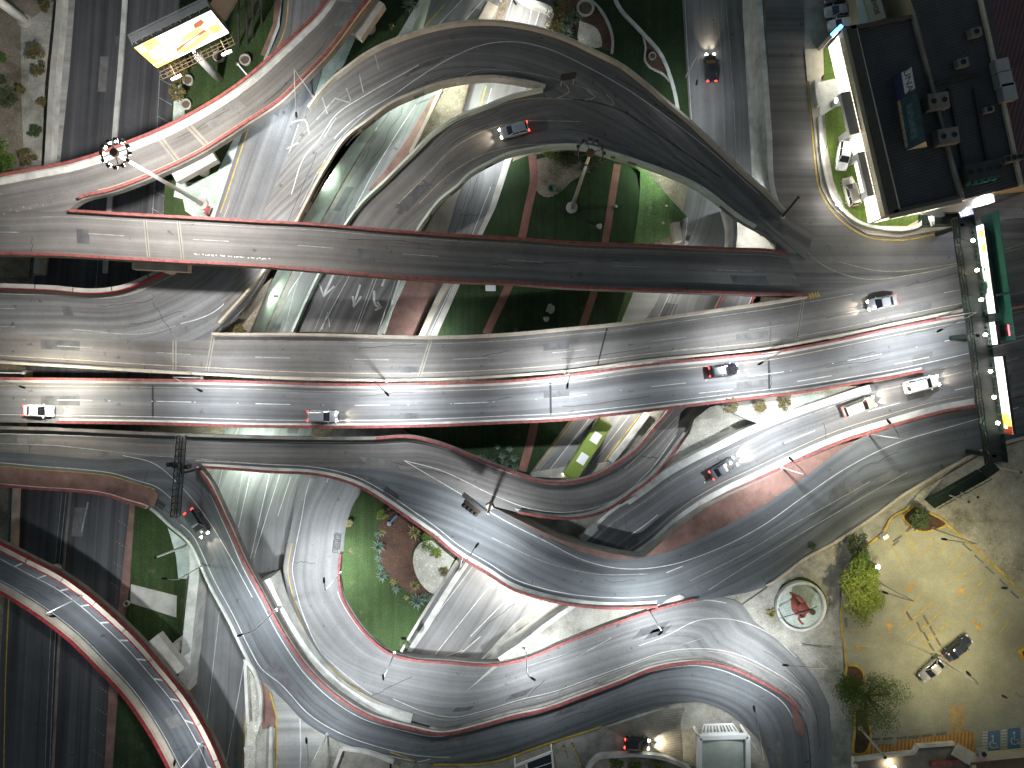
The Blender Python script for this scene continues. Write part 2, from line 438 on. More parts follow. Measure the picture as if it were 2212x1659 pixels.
class Road:
    """a carriageway between two surveyed edges; every part of it is measured in metres along and across"""
    def __init__(s, L, R, z):
        a = catmull(P(L)); b = catmull(P(R))
        ln = max(sum(math.hypot(q[0] - p[0], q[1] - p[1]) for p, q in zip(c, c[1:])) for c in (a, b))
        s.n = max(8, int(ln / 12))
        a = resample(a, s.n); b = resample(b, s.n)
        s.z = [knots(z, i / (s.n - 1)) for i in range(s.n)]
        s.L = [W(p[0], p[1], h) for p, h in zip(a, s.z)]
        s.R = [W(p[0], p[1], h) for p, h in zip(b, s.z)]
        s.C = [(p + q) / 2 for p, q in zip(s.L, s.R)]
        s.len = [0.0]
        for p, q in zip(s.C, s.C[1:]): s.len.append(s.len[-1] + (q - p).length)
        s.w = [(q - p).length for p, q in zip(s.L, s.R)]
        s.apx = a; s.bpx = b
        s.cpx = [((p[0] + q[0]) / 2, (p[1] + q[1]) / 2) for p, q in zip(a, b)]
    def at(s, t, d, dz=0.0):
        """t 0..1 along; d metres from the left edge (negative: from the right edge); tuple ('f',k): fraction"""
        x = min(max(t, 0), 1) * (s.n - 1); i = min(int(x), s.n - 2); f = x - i
        l = s.L[i].lerp(s.L[i + 1], f); r = s.R[i].lerp(s.R[i + 1], f)
        w = (r - l).length
        k = d[1] if isinstance(d, tuple) else (d / w if d >= 0 else 1 + d / w)
        p = l.lerp(r, k); p.z += dz
        return p
    def t_at(s, x, y):
        i = min(range(s.n), key=lambda k: (s.cpx[k][0] - x) ** 2 + (s.cpx[k][1] - y) ** 2)
        best = i / (s.n - 1)
        if 0 < i < s.n - 1 or True:
            cand = []
            for j in (i - 1, i):
                if 0 <= j < s.n - 1:
                    a = s.cpx[j]; b = s.cpx[j + 1]
                    dx, dy = b[0] - a[0], b[1] - a[1]
                    f = max(0, min(1, ((x - a[0]) * dx + (y - a[1]) * dy) / max(dx * dx + dy * dy, 1e-9)))
                    cand.append((math.hypot(a[0] + f * dx - x, a[1] + f * dy - y), (j + f) / (s.n - 1)))
            best = min(cand)[1]
        return best
    def t_edge(s, side, x, y):
        e = s.apx if side == 'L' else s.bpx
        return min(range(s.n), key=lambda k: (e[k][0] - x) ** 2 + (e[k][1] - y) ** 2) / (s.n - 1)
    def z_at(s, x, y):
        """height of the carriageway at a surveyed point: which two cross sections does it lie between"""
        best = None
        for i in range(s.n - 1):
            k = []
            for j in (i, i + 1):
                (ax, ay), (bx, by) = s.apx[j], s.bpx[j]
                k.append(((bx - ax) * (y - ay) - (by - ay) * (x - ax)) / max(math.hypot(bx - ax, by - ay), 1e-6))
            if k[0] * k[1] <= 0 and k[0] != k[1]:
                f = k[0] / (k[0] - k[1]); d = math.hypot(s.cpx[i][0] - x, s.cpx[i][1] - y)
                if best is None or d < best[0]: best = (d, s.z[i] + (s.z[i + 1] - s.z[i]) * f)
        if best: return best[1]
        t = s.t_at(x, y) * (s.n - 1); i = min(int(t), s.n - 2)
        return s.z[i] + (s.z[i + 1] - s.z[i]) * (t - i)
    def deck(s, name, mats, parent, thick=1.1, t0=0.0, t1=1.0):
        m = MB(); K = 8; vs = []; uv = []
        i0 = int(t0 * (s.n - 1)); i1 = int(t1 * (s.n - 1))
        for i in range(i0, i1 + 1):
            for k in range(K + 1):
                vs.append(s.L[i].lerp(s.R[i], k / K)); uv.append((s.len[i], s.w[i] * k / K))
        fs = []
        flip = (s.R[0] - s.L[0]).cross(s.C[1] - s.C[0]).z < 0
        for i in range(i1 - i0):
            for k in range(K):
                q = (i * (K + 1) + k, i * (K + 1) + k + 1, (i + 1) * (K + 1) + k + 1, (i + 1) * (K + 1) + k)
                fs.append(q if not flip else tuple(reversed(q)))
        m.add(vs, fs, 0, uv)
        if thick:
            path = list(range(i0, i1 + 1)); vs = []
            for i in path:
                d = Vector((0, 0, -thick))
                vs += [s.L[i], s.L[i] + d, s.R[i] + d, s.R[i]]
            fs = []
            for i in range(len(path) - 1):
                a = i * 4; b = a + 4
                fs += [(a, a + 1, b + 1, b), (a + 1, a + 2, b + 2, b + 1), (a + 2, a + 3, b + 3, b + 2)]
            fs += [(0, 3, 2, 1), tuple(len(vs) - 4 + q for q in (0, 1, 2, 3))]
            m.add(vs, fs, 1)
        return m.build(name, mats, parent)
    def line(s, m, d, w, t0=0.0, t1=1.0, dash=None, mi=0, dz=0.014, wob=0):
        """a painted line at d metres from an edge"""
        total = s.len[-1]; w = w * 0.8
        segs = [(t0, t1)]
        if dash:
            segs = []; a = t0 * total
            while a < t1 * total:
                segs.append((a / total, min(a + dash[0], t1 * total) / total)); a += dash[0] + dash[1]
        for a, b in segs:
            n = max(2, int((b - a) * (s.n - 1) * 1.0) + 2)
            vs = []
            for i in range(n):
                t = a + (b - a) * i / (n - 1)
                p = s.at(t, d, dz); q = s.at(min(t + 0.002, 1), d, dz); o = s.at(max(t - 0.002, 0), d, dz)
                dr = (q - o); dr.z = 0; dr.normalize()
                r = Vector((dr.y, -dr.x, 0)) * w / 2
                vs += [p - r, p + r]
            m.add(vs, [(2 * i, 2 * i + 1, 2 * i + 3, 2 * i + 2) for i in range(n - 1)], mi)
    def mark(s, m, txt, w, mi=0, dz=0.02, smooth=True):
        """paint along surveyed points, lying on this road"""
        pts = P(txt)
        if smooth and len(pts) > 2: pts = catmull(pts, 10)
        path = []
        for x, y in pts:
            z = s.z_at(x, y); path.append(W(x, y, z + dz))
        ribbon(m, path, w * 0.85, mi)
    def edge(s, side, t0=0.0, t1=1.0, inset=0.0, dz=0.0):
        n = max(2, int((t1 - t0) * (s.n - 1)) + 1)
        return [s.at(t0 + (t1 - t0) * i / (n - 1), ('f', 0) if (side == 'L' and not inset) else ('f', 1) if not inset else (inset if side == 'L' else -inset), dz) for i in range(n)]

def ribbon(m, path, w, mi=0):
    vs = []
    for i, p in enumerate(path):
        d = path[min(i + 1, len(path) - 1)] - path[max(i - 1, 0)]
        d = Vector((d.x, d.y, 0)).normalized()
        r = Vector((d.y, -d.x, 0)) * w / 2
        vs += [p - r, p + r]
    m.add(vs, [(2 * i, 2 * i + 1, 2 * i + 3, 2 * i + 2) for i in range(len(path) - 1)], mi)

PARAPETS = {
    # (profile right-offset/height pairs from the inside foot, over the top, to the outside foot)
    'red': ([(0.0, 0.0), (0.06, 0.62), (-0.02, 0.64), (-0.02, 0.92), (0.36, 0.92), (0.36, 0.62), (0.30, 0.62), (0.30, -1.15)],
            [0, 1, 1, 1, 1, 0, 0]),
    'grey': ([(0.0, 0.0), (0.1, 0.5), (0.14, 0.85), (0.5, 0.85), (0.5, -1.15)], [0, 0, 0, 0]),
    'redface': ([(0.0, 0.0), (0.0, 0.7), (0.0, 0.95), (0.14, 0.95), (0.14, 0.80), (0.80, 0.80), (0.80, -0.30), (0.74, -0.30), (0.74, -1.15)], [1, 1, 1, 1, 0, 1, 0, 0]),
    'low': ([(0.0, 0.0), (0.02, 0.3), (0.35, 0.3), (0.35, -0.6)], [0, 0, 0]),
}
def parapet(road, side, kind, parent, t0=0.0, t1=1.0, mats=None, name='parapet'):
    prof, mi = PARAPETS[kind]
    path = road.edge(side, t0, t1)
    # inside must lie towards the road: find which hand the road is on
    d = path[1] - path[0]; r = Vector((d.y, -d.x, 0))
    other = road.at(t0, ('f', 1 if side == 'L' else 0))
    sgn = -1 if r.dot(other - path[0]) > 0 else 1
    wd = max(p[0] for p in prof)
    pr = [(sgn * (p[0] - wd), p[1]) for p in prof]
    m = MB(); m.sweep(path, pr, mi)
    # casting joints every few metres, and stains of dirt at the foot
    run = 0.0; top = max(p[1] for p in prof)
    for i in range(1, len(path) - 1):
        run += (path[i] - path[i - 1]).length
        if run > 5.5:
            run = 0.0
            d = path[i + 1] - path[i - 1]; d.z = 0; d.normalize(); r = Vector((d.y, -d.x, 0))
            xs = [p[0] for p in pr if p[1] > top - 0.2]
            a = path[i] + r * (min(xs) - 0.006); b = path[i] + r * (max(xs) + 0.006); u = Vector((0, 0, top - 0.12))
            m.bar(a + u, b + u, 0.05, 0.25, 2)
    return m.build(name, (mats or [M['conc_w'], M['red']]) + [M['bark']], parent)

def ledge(road, side, parent, width, t0=0, t1=1, mat=None, h=0.18, inset=0.4, name='kerb_ledge'):
    m = MB()
    a = road.edge(side, t0, t1, inset); b = road.edge(side, t0, t1, inset + width)
    vs = []
    for p, q in zip(a, b):
        u = Vector((0, 0, h)); vs += [p + u, q + u, q]
    fs = []
    for i in range(len(a) - 1):
        k = i * 3; fs += [(k, k + 1, k + 4, k + 3), (k + 1, k + 2, k + 5, k + 4)]
    m.add(vs, fs, 0)
    return m.build(name, mat or M['conc_w'], parent)

def flyover(name, label, L, R, z, mat, thick=1.1, cat='flyover', kind=None):
    r = Road(L, R, z)
    mid = r.at(0.5, ('f', 0.5))
    t = thing(name, label, cat, (mid.x, mid.y, 0))
    if kind: t['kind'] = kind
    r.root = t
    r.deck_ob = r.deck('deck', [M[mat], M['conc_d']], t, thick)
    r.paint = MB(); r.seams = []
    return r
def street(name, label, L, R, z, mat, thick=0.0):
    r = Road(L, R, z)
    r.root = r.deck(name, [M[mat], M['conc_d']], None, thick)
    tag(r.root, label, 'road', kind='structure')
    r.paint = MB(); r.seams = []
    return r
PAINT = ['white', 'white_w', 'yellow', 'cream']
def finish(r):
    rnd = random.Random(len(r.len) * 7 + int(r.C[0].x))
    n = max(2, int(r.len[-1] / 26))
    for k in range(n):                       # repairs of the surface, cut square to the lane
        t = rnd.uniform(0.03, 0.95); w = rnd.uniform(0.9, 2.2); f = rnd.uniform(0.2, 0.72); dl = rnd.uniform(1.5, 6.0) / r.len[-1]
        wd = r.w[int(t * (r.n - 1))]; f2 = min(0.86, f + w / max(wd, 3))
        q = MB(); vs = []
        for i in range(5):
            tt = min(t + dl * i / 4, 0.99); vs += [r.at(tt, ('f', f), 0.006), r.at(tt, ('f', f2), 0.006)]
        q.add(vs, [(2 * i, 2 * i + 1, 2 * i + 3, 2 * i + 2) for i in range(4)]); q.build('repair_patch', M[rnd.choice(['patch_d', 'patch_d', 'patch_l'])], r.root)
    for k in range(max(2, int(r.len[-1] / 18))):   # thin wandering tar seams
        t = rnd.uniform(0.02, 0.9); f = rnd.uniform(0.15, 0.85); L_ = rnd.uniform(4, 14) / r.len[-1]; pts = []; across = rnd.random() < 0.4
        for i in range(9):
            f = min(.92, max(.08, f + rnd.uniform(-.03, .03) + (0.06 if across else 0)))
            pts.append(r.at(min(.99, t + (L_ * i / 8 if not across else rnd.uniform(0, .15) / r.len[-1] * 3)), ('f', f), 0.0085))
        q = MB(); ribbon(q, pts, 0.07); q.build('tar_seam', M['seam'], r.root)
    if r.paint.v:
        o = r.paint.build('lane_marking', [M[k] for k in PAINT], r.root)
    for q in r.seams: q.build('expansion_joint', [M['joint_c'], M['seam']], r.root)

def joint(r, x, y, w=0.5, d0=0.5, d1=-0.5, mi=0, skew=0.0, dz=0.01):
    t = r.t_at(x, y)
    a = r.at(t, d0, dz); b = r.at(min(1, t + skew), d1, dz)
    q = MB(); r.seams.append(q)
    q.add(*_strip(a, b, w), mi)
    q.add(*_strip(a + Vector((0, 0, 0.006)), b + Vector((0, 0, 0.006)), 0.07), 1)
def _strip(a, b, w):
    d = (b - a); d.z = 0; d.normalize(); r = Vector((d.y, -d.x, 0)) * w / 2
    return [a - r, a + r, b + r, b - r], [(0, 1, 2, 3)]

def pier(parent, x, y, ztop, cap_dir, cap_len=7.0, cap_w=2.2, r=0.9, zb=-0.05, name='pier'):
    """column with a wide head under the deck"""
    c = W(x, y, ztop); m = MB()
    m.box((c.x, c.y, ztop - 0.7), (cap_len, cap_w, 1.4), cap_dir)
    m.tube([(c.x, c.y, zb), (c.x, c.y, ztop - 1.4)], [r, r], 14)
    return m.build(name, M['conc'], parent)

def wall(name, label, txt, z0, z1, w, mat, cat='wall', smooth=True, cap=None, group=None, parent=None):
    """a free-standing or retaining wall along surveyed points measured at its top"""
    pts = P(txt)
    if smooth and len(pts) > 2: pts = catmull(pts, 10)
    n = len(pts)
    zz = [knots(z1, i / (n - 1)) for i in range(n)]
    path = [W(x, y, h) for (x, y), h in zip(pts, zz)]
    m = MB(); vs = []
    for i, p in enumerate(path):
        d = path[min(i + 1, n - 1)] - path[max(i - 1, 0)]
        d = Vector((d.x, d.y, 0)).normalized(); r = Vector((d.y, -d.x, 0)) * w / 2
        a = p - r; b = p + r
        vs += [Vector((a.x, a.y, z0)), a, b, Vector((b.x, b.y, z0))]
    fs = []; mi = []
    for i in range(n - 1):
        k = i * 4
        fs += [(k, k + 1, k + 5, k + 4), (k + 1, k + 2, k + 6, k + 5), (k + 2, k + 3, k + 7, k + 6)]; mi += [0, 1, 0]
    fs += [(0, 3, 2, 1), (4 * n - 4, 4 * n - 3, 4 * n - 2, 4 * n - 1)]; mi += [0, 0]
    m.add(vs, fs, mi)
    o = m.build(name, [M[mat], M[cap or mat]], parent)
    if label: tag(o, label, cat, group)
    return o

def area(name, label, txt, z, mat, zb=None, side=None, kind='structure', cat=None, smooth=False, parent=None):
    """a flat patch of ground (with zb: a solid bank down to zb)"""
    pts = P(txt)
    if smooth: pts = catmull(pts + [pts[0]], 10)[:-1]
    if isinstance(z, (list, tuple)):
        vs = [W(x, y, h) for (x, y), h in zip(pts, z)]; zt = None
    else:
        vs = [W(x, y, z) for x, y in pts]; zt = None
    m = MB(); m.poly(vs, zt, zb, 0, 1)
    o = m.build(name, [M[mat], M[side or mat]], parent)
    if kind: o['kind'] = kind
    if label: o['label'] = label
    if cat: o['category'] = cat
    return o

# ------------------------------------------------------------------ base ground
g = MB(); g.add([(-900, -900, -0.06), (900, -900, -0.06), (900, 900, -0.06), (-900, 900, -0.06)], [(0, 1, 2, 3)])
tag(g.build('ground', M['dirt']), 'dry bare ground around the interchange', 'ground', kind='structure')

# high ground on the right, and banks between the sunken roads
area('east_terrace', 'raised concrete ground on the right of the sunken roads',
     '1640,-200 1672,432 1696,470 1722,545 1760,640 1800,760 1900,836 2010,880 2080,886 1924,926 1805,964 1617,1050 1467,1136 1390,1206 1425,1310 1306,1350 1180,1396 1075,1430 1000,1500 900,1600 846,1648 842,2000 3200,2000 3200,-200',
     5.90, 'stain', -0.05, 'conc_w')
area('south_bank', 'raised ground between the lower ramps at the bottom',
     '545,1436 556,1462 591,1489 661,1562 720,1597 793,1623 842,1640 838,1720 526,1720 530,1560', 5.88, 'stain', -0.05, 'conc')
area('verge', 'pale gravelly verge between the arc flyover and the loop tip',
     '800,-60 700,130 640,300 668,236 690,205 716,176 754,146 791,119 834,96 888,76 925,-60', 5.80, 'mint', -0.05, 'conc_wg')

# ------------------------------------------------------------------ sunken roads (level 0)
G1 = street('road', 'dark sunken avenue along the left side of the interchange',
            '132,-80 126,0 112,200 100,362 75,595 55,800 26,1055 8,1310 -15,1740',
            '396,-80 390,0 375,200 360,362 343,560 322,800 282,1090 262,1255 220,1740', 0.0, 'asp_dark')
m = G1.paint
G1.mark(m, '277,-60 268,60 255,240 250,300 234,560', 0.22, 2)
G1.mark(m, '345,160 338,300 331,440 318,600', 0.12, 1)
for y in range(170, 640, 40):
    x = 345 - (y - 160) * 0.06
    G1.mark(m, f'{x},{y} {x + 32},{y + 18}', 0.1, 1)
for y in range(1080, 1700, 45):                        # reflective stud rows of the bays
    x = 288 - (y - 1080) * 0.115
    for k in range(5): G1.mark(m, f'{x - 26 + k * 6:.1f},{y + k * 4:.1f} {x - 24.5 + k * 6:.1f},{y + 1 + k * 4:.1f}', 0.14, 2)
G1.mark(m, '20,1270 12,1470 8,1659', 0.22, 2)
G1.mark(m, '143,1063 128,1220 118,1400 105,1720', 0.12, 1)
G1.mark(m, '134,1063 119,1220 108,1400 95,1720', 0.1, 1)
G1.mark(m, '190,1085 176,1150', 0.3, 1); G1.mark(m, '212,560 196,760', 0.12, 1)
finish(G1)

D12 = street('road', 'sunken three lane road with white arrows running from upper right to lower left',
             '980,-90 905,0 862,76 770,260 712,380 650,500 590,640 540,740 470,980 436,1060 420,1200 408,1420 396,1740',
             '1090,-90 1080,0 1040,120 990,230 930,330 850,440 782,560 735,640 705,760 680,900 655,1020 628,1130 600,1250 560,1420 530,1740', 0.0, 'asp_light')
m = D12.paint
D12.mark(m, '1017,-20 936,65', 0.14, 0); D12.mark(m, '1062,-20 1000,48', 0.14, 0)
D12.mark(m, '1052,10 1022,52', 0.16, 2); D12.mark(m, '960,10 905,72', 0.2, 2)
D12.mark(m, '815,275 770,345 718,447 690,500 668,560 620,640 580,716', 0.14, 0)
D12.mark(m, '898,226 850,300 800,385 768,447', 0.16, 0)
D12.mark(m, '696,500 646,600 612,720 480,1018 470,1060 452,1130', 0.12, 1)
D12.mark(m, '525,1018 497,1170 483,1230', 0.14, 1); D12.mark(m, '542,1018 515,1140', 0.14, 0); D12.mark(m, '582,1025 540,1212', 0.14, 0)
D12.mark(m, '604,1025 548,1205', 0.14, 0); D12.mark(m, '628,1030 600,1115', 0.12, 0)
D12.mark(m, '474,1320 446,1565', 0.14, 0); D12.mark(m, '528,1428 487,1659', 0.14, 0)
D12.mark(m, '436,1242 424,1380 409,1500 404,1560', 0.16, 2); D12.mark(m, '530,1540 520,1720', 0.18, 2)
finish(D12)

D2 = street('road', 'single sunken lane climbing from the underpass into the lower loop',
            '1118,-90 1100,0 1085,50 1050,130 1019,183 1000,250 995,404 981,447 965,504 909,606 863,722 780,860 700,960 653,1029',
            '1230,-90 1190,24 1177,66 1140,180 1115,300 1103,345 1070,447 1041,509 995,611 941,724 880,860 820,980 784,1054', [(0, 0.012), (0.8, 0.012), (1.0, 0.5)], 'asp_light')
m = D2.paint
D2.mark(m, '1112,-20 1090,52', 0.16, 0); D2.mark(m, '1155,-10 1139,62', 0.16, 0); D2.mark(m, '1167,20 1154,62', 0.16, 0)
D2.mark(m, '1062,190 1048,240', 0.14, 0); D2.mark(m, '1050,186 1036,236', 0.2, 2)
D2.mark(m, '1060,404 1020,508', 0.14, 0); D2.mark(m, '980,610 926,724', 0.14, 0); D2.mark(m, '1078,404 1036,508', 0.2, 2)
D2.mark(m, '990,614 932,722', 0.16, 2); D2.mark(m, '913,606 871,722', 0.14, 1)
D2.mark(m, '710,1030 680,1120 672,1215', 0.12, 0); D2.mark(m, '738,1045 700,1130 690,1212', 0.1, 1)
finish(D2)

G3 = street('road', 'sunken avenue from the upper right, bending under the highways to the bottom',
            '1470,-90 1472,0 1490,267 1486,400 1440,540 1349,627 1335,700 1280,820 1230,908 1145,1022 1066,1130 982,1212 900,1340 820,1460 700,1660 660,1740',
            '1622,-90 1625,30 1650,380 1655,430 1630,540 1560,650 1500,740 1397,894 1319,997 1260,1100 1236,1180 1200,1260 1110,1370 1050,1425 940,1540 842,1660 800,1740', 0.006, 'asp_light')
m = G3.paint
G3.mark(m, '1479,0 1494,267', 0.14, 0); G3.mark(m, '1548,0 1560,160 1567,380', 0.12, 1); G3.mark(m, '1568,0 1583,200 1595,420', 0.12, 1)
G3.mark(m, '1485,470 1480,530', 0.14, 0); G3.mark(m, '1510,470 1490,530', 0.1, 1)
G3.mark(m, '1425,632 1410,665', 0.28, 2); G3.mark(m, '1448,632 1420,690', 0.1, 0); G3.mark(m, '1470,635 1448,684', 0.1, 1)
G3.mark(m, '1273,905 1185,1018', 0.16, 0); G3.mark(m, '1360,897 1279,1002', 0.16, 0); G3.mark(m, '1381,897 1306,996', 0.2, 2)
G3.mark(m, '1240,908 1158,1012', 0.2, 2)
G3.mark(m, '1180,1118 1160,1140', 0.12, 0)
G3.mark(m, '1022,1223 914,1366', 0.14, 0); G3.mark(m, '898,1390 885,1406', 0.14, 0)
G3.mark(m, '1068,1253 941,1412', 0.14, 0); G3.mark(m, '990,1216 880,1360', 0.25, 3)
G3.mark(m, '1109,1280 1016,1375', 0.14, 0); G3.mark(m, '1038,1375 995,1412', 0.14, 0)
G3.mark(m, '1000,1405 960,1418', 0.1, 0)
G3.mark(m, '745,1622 728,1680', 0.14, 0); G3.mark(m, '762,1626 750,1690', 0.2, 0); G3.mark(m, '800,1640 780,1700', 0.14, 0)
finish(G3)

# ------------------------------------------------------------------ upper roads (level 6)
H2 = flyover('highway_bridge', 'lower main highway deck with red parapets crossing the whole width',
             '-90,815 0,815 108,816 270,817.6 431,820 595,824 672,827 834,828 968,825.7 1106,820 1225,808.8 1387,786.5 1548,771 1659,759.5 1778,738 1940,704 2085,676 2230,650 2320,634',
             '-90,911 0,912 129,914 323,917 595,924 672,924.5 834,924 968,920.5 1106,914.5 1198,910.5 1333,897 1467,881 1602,864.7 1724,850 1832,832.5 1940,813.6 2058,788 2230,745 2320,722', 6.0, 'asp_mid')
parapet(H2, 'L', 'red', H2.root, 0.0, 0.96); parapet(H2, 'R', 'red', H2.root, H2.t_at(129, 870), 0.86)
ledge(H2, 'L', H2.root, 0.35, mat=M['conc']); ledge(H2, 'R', H2.root, 0.28, H2.t_at(129, 870), 0.86)
m = H2.paint
H2.line(m, 1.25, 0.14, 0, 1, None, 3); H2.line(m, -1.15, 0.14, 0, 1, None, 0)
H2.line(m, ('f', 0.49), 0.15, 0, 1, (5.2, 9.6), 0)
H2.line(m, ('f', 0.74), 0.15, 0.66, 1, (5.2, 9.6), 0)
for k in range(26):                                  # reflective studs
    H2.line(m, ('f', 0.49), 0.16, 0.02 + k * 0.038, 0.0212 + k * 0.038, None, 0, 0.03)
for x in (330, 1190, 1660): joint(H2, x, 870 if x < 1500 else 800, 0.3, 1.0, -1.0, 1)
finish(H2)

H1 = flyover('highway_bridge', 'upper main highway deck with plain beige parapets, left half joined by a curving ramp',
             '-90,690 0,692 200,700 462,719 595,720 672,720.5 834,724.5 941,726 1106,719 1225,708 1333,697.6 1467,679 1602,660 1659,652 1740,638 1900,608 2085,570 2230,541 2320,524',
             '-90,778 0,785 161,794.5 323,805 485,813 595,819 726,823 887,823.5 1106,814 1225,804.5 1387,783 1548,767 1659,755 1778,734 1940,700 2085,671 2230,645 2320,628', 6.03, 'asp_warm')
parapet(H1, 'L', 'grey', H1.root, H1.t_at(462, 760), H1.t_at(1740, 690), [M['conc_b'], M['conc_b']])
parapet(H1, 'R', 'grey', H1.root, 0, 0.93, [M['conc_b'], M['conc_b']])
m = H1.paint
H1.line(m, -1.2, 0.13, 0, 1, None, 3); H1.line(m, 1.1, 0.12, H1.t_at(470, 760), 0.8, None, 1)
H1.line(m, ('f', 0.53), 0.14, 0.0, 1, (5.2, 9.6), 1)
H1.line(m, ('f', 0.80), 0.12, 0.55, 1, (5.2, 9.6), 1)
joint(H1, 377, 760, 0.7, 0.0, -0.6, 0); joint(H1, 462, 765, 0.6, 0.0, -0.6, 0, -0.006); joint(H1, 930, 770, 0.6, 0.6, -0.6, 0, -0.01)
joint(H1, 1310, 740, 0.25, 0.6, -0.6, 1, -0.008); joint(H1, 1735, 690, 0.5, 0.6, -0.6, 0, -0.006)
finish(H1)

KR = flyover('ramp_road', 'wide slip road sweeping down from the top under the straight flyover to the upper highway',
             '612,-90 613,0 607,54 578,127 548,220 522,291 471,447 455,490 420,535 361,576 323,595 269,617 229,623.5 108,617 0,613 -90,609',
             '716,-90 712,0 706,100 690,170 667,236 660,300 650,400 620,500 590,560 545,640 505,690 463,722 300,735 150,730 0,716 -90,706', 6.05, 'asp_mid')
parapet(KR, 'L', 'redface', KR.root, KR.t_at(420, 590), 1.0, [M['conc'], M['red_d']])
m = KR.paint
KR.line(m, 0.7, 0.2, 0, KR.t_at(480, 490), None, 2); KR.line(m, 1.5, 0.12, KR.t_at(560, 480), 1, None, 3)
KR.mark(m, '543,581 500,640 460,675 425,690 390,699', 0.16, 0); KR.mark(m, '-60,665 32,667', 0.14, 1); KR.mark(m, '-60,704 32,706', 0.14, 1)
KR.mark(m, '158,712 330,718 380,704', 0.14, 1)
KR.mark(m, '645,268 628,320 612,378 584,447', 0.13, 0)
finish(KR)

L1 = flyover('loop_flyover', 'outer lane of the big upper loop with beige parapets',
             '666.7,234 688,205 715,175 753,145 790.5,118.5 833.6,95.6 887.5,75.4 941,60.6 995,51 1035.5,48.5 1076,49 1117,54 1176.6,67 1238.5,90 1292,116 1341,141 1386.6,175 1440.5,221 1494,266.5 1548,318 1616.5,382 1657,417 1694,455 1760,500',
             '455,722 463,716 501,676 533,641 568,598 610,530 648,477 664,446 710,361 753,299 793,269 847,229 901,205 952,186 1014,175 1062,172 1117,179 1178,192 1235,214 1300,244 1400,300 1500,364 1600,440 1690,516 1740,560', 6.20, 'asp_warm')
parapet(L1, 'L', 'grey', L1.root, 0, L1.t_at(1690, 470), [M['conc_b'], M['conc_b']])
parapet(L1, 'R', 'grey', L1.root, 0.02, L1.t_edge('R', 1176, 192), [M['conc_b'], M['conc']])
m = L1.paint
L1.mark(m, '722,300 735,285 790,240 850,205 900,170 980,122 1050,95 1106,90 1180,104 1260,140 1350,190 1440,252 1540,330 1640,420', 0.15, 0)
L1.mark(m, '648,447 690,366 730,305 790,245', 0.13, 1)
L1.mark(m, '629,420 660,335 690,300 722,252 790,205 860,165 905,140', 0.15, 0)
for a in ('684,258 722,215', '700,296 726,254', '722,212 757,222', '748,190 758,217', '776,160 785,200', '810,118 818,150', '696,210 707,246'): L1.mark(m, a, 0.2, 1)
L1.mark(m, '630,265 658,259 668,290', 0.3, 1); L1.mark(m, '618,322 645,308', 0.3, 1)
L1.mark(m, '900,225 960,198 1020,155 1106,153 1205,172 1290,200', 0.12, 1)
L1.mark(m, '1213,172 1230,198 1204,212', 0.22, 3); L1.mark(m, '1268,195 1286,210 1264,216', 0.22, 3); L1.mark(m, '1310,204 1326,224 1320,226', 0.2, 3)
for k in range(9): L1.mark(m, f'{684 + k * 2.2},{371 - k * 3.0} {691 + k * 2.2},{375 - k * 3.0}', 0.13, 2, smooth=False)
finish(L1)

L2 = flyover('loop_flyover', 'inner lane of the big upper loop diving under the straight flyover',
             '632,716 683,604 715,545 745,487 780,440 833.6,389 887.5,335 941,283 995,251 1049,230 1106,208 1144,199 1178,193 1235,211 1300,241 1400,297 1500,361 1600,437 1690,512 1730,548',
             '831,722 869,602 890,540 906,498 928,466 952,436 992,404 1008.6,386 1063.5,353 1090,340 1144,327 1198,320 1252,320 1333,340 1370,352 1400,362 1505,406 1602,478 1660,512 1700,545',
             [(0, 0.7), (0.14, 1.6), (0.34, 6.18), (1, 6.18)], 'asp_warm')
parapet(L2, 'L', 'grey', L2.root, 0.0, L2.t_edge('L', 1176, 193), [M['conc_wg'], M['conc_b']])
parapet(L2, 'R', 'grey', L2.root, 0.0, L2.t_at(1640, 480), [M['conc_wg'], M['conc_b']])
m = L2.paint
L2.mark(m, '820,402 880,345 930,300 990,265 1060,234 1130,215 1210,213 1290,222 1340,238 1400,275 1480,330 1560,385', 0.13, 3)
L2.mark(m, '860,440 920,380 980,320 1060,278 1130,262 1190,261 1255,263', 0.13, 3)
L2.mark(m, '905,440 960,385 1030,340 1100,318 1200,311 1290,316 1380,345', 0.12, 3)
L2.mark(m, '700,600 641,716', 0.13, 0); L2.mark(m, '855,604 815,722', 0.13, 0)
L2.mark(m, '758,590 690,716', 0.13, 0); L2.mark(m, '742,596 712,640 678,716', 0.12, 1); L2.mark(m, '816,596 770,716', 0.13, 0); L2.mark(m, '808,598 765,716', 0.12, 0)
for a in ('720,594 700,636', '690,612 699,640 722,618', '778,615 763,662', '762,640 764,664 780,640', '832,600 825,618'): L2.mark(m, a, 0.38, 0, smooth=False)
for a in ('808,628 808,650 812,660 820,664', '810,670 824,664 815,652'): L2.mark(m, a, 0.42, 0, smooth=False)
L2.mark(m, '696,712 708,674 712,706', 0.12, 0, smooth=False)
finish(L2)

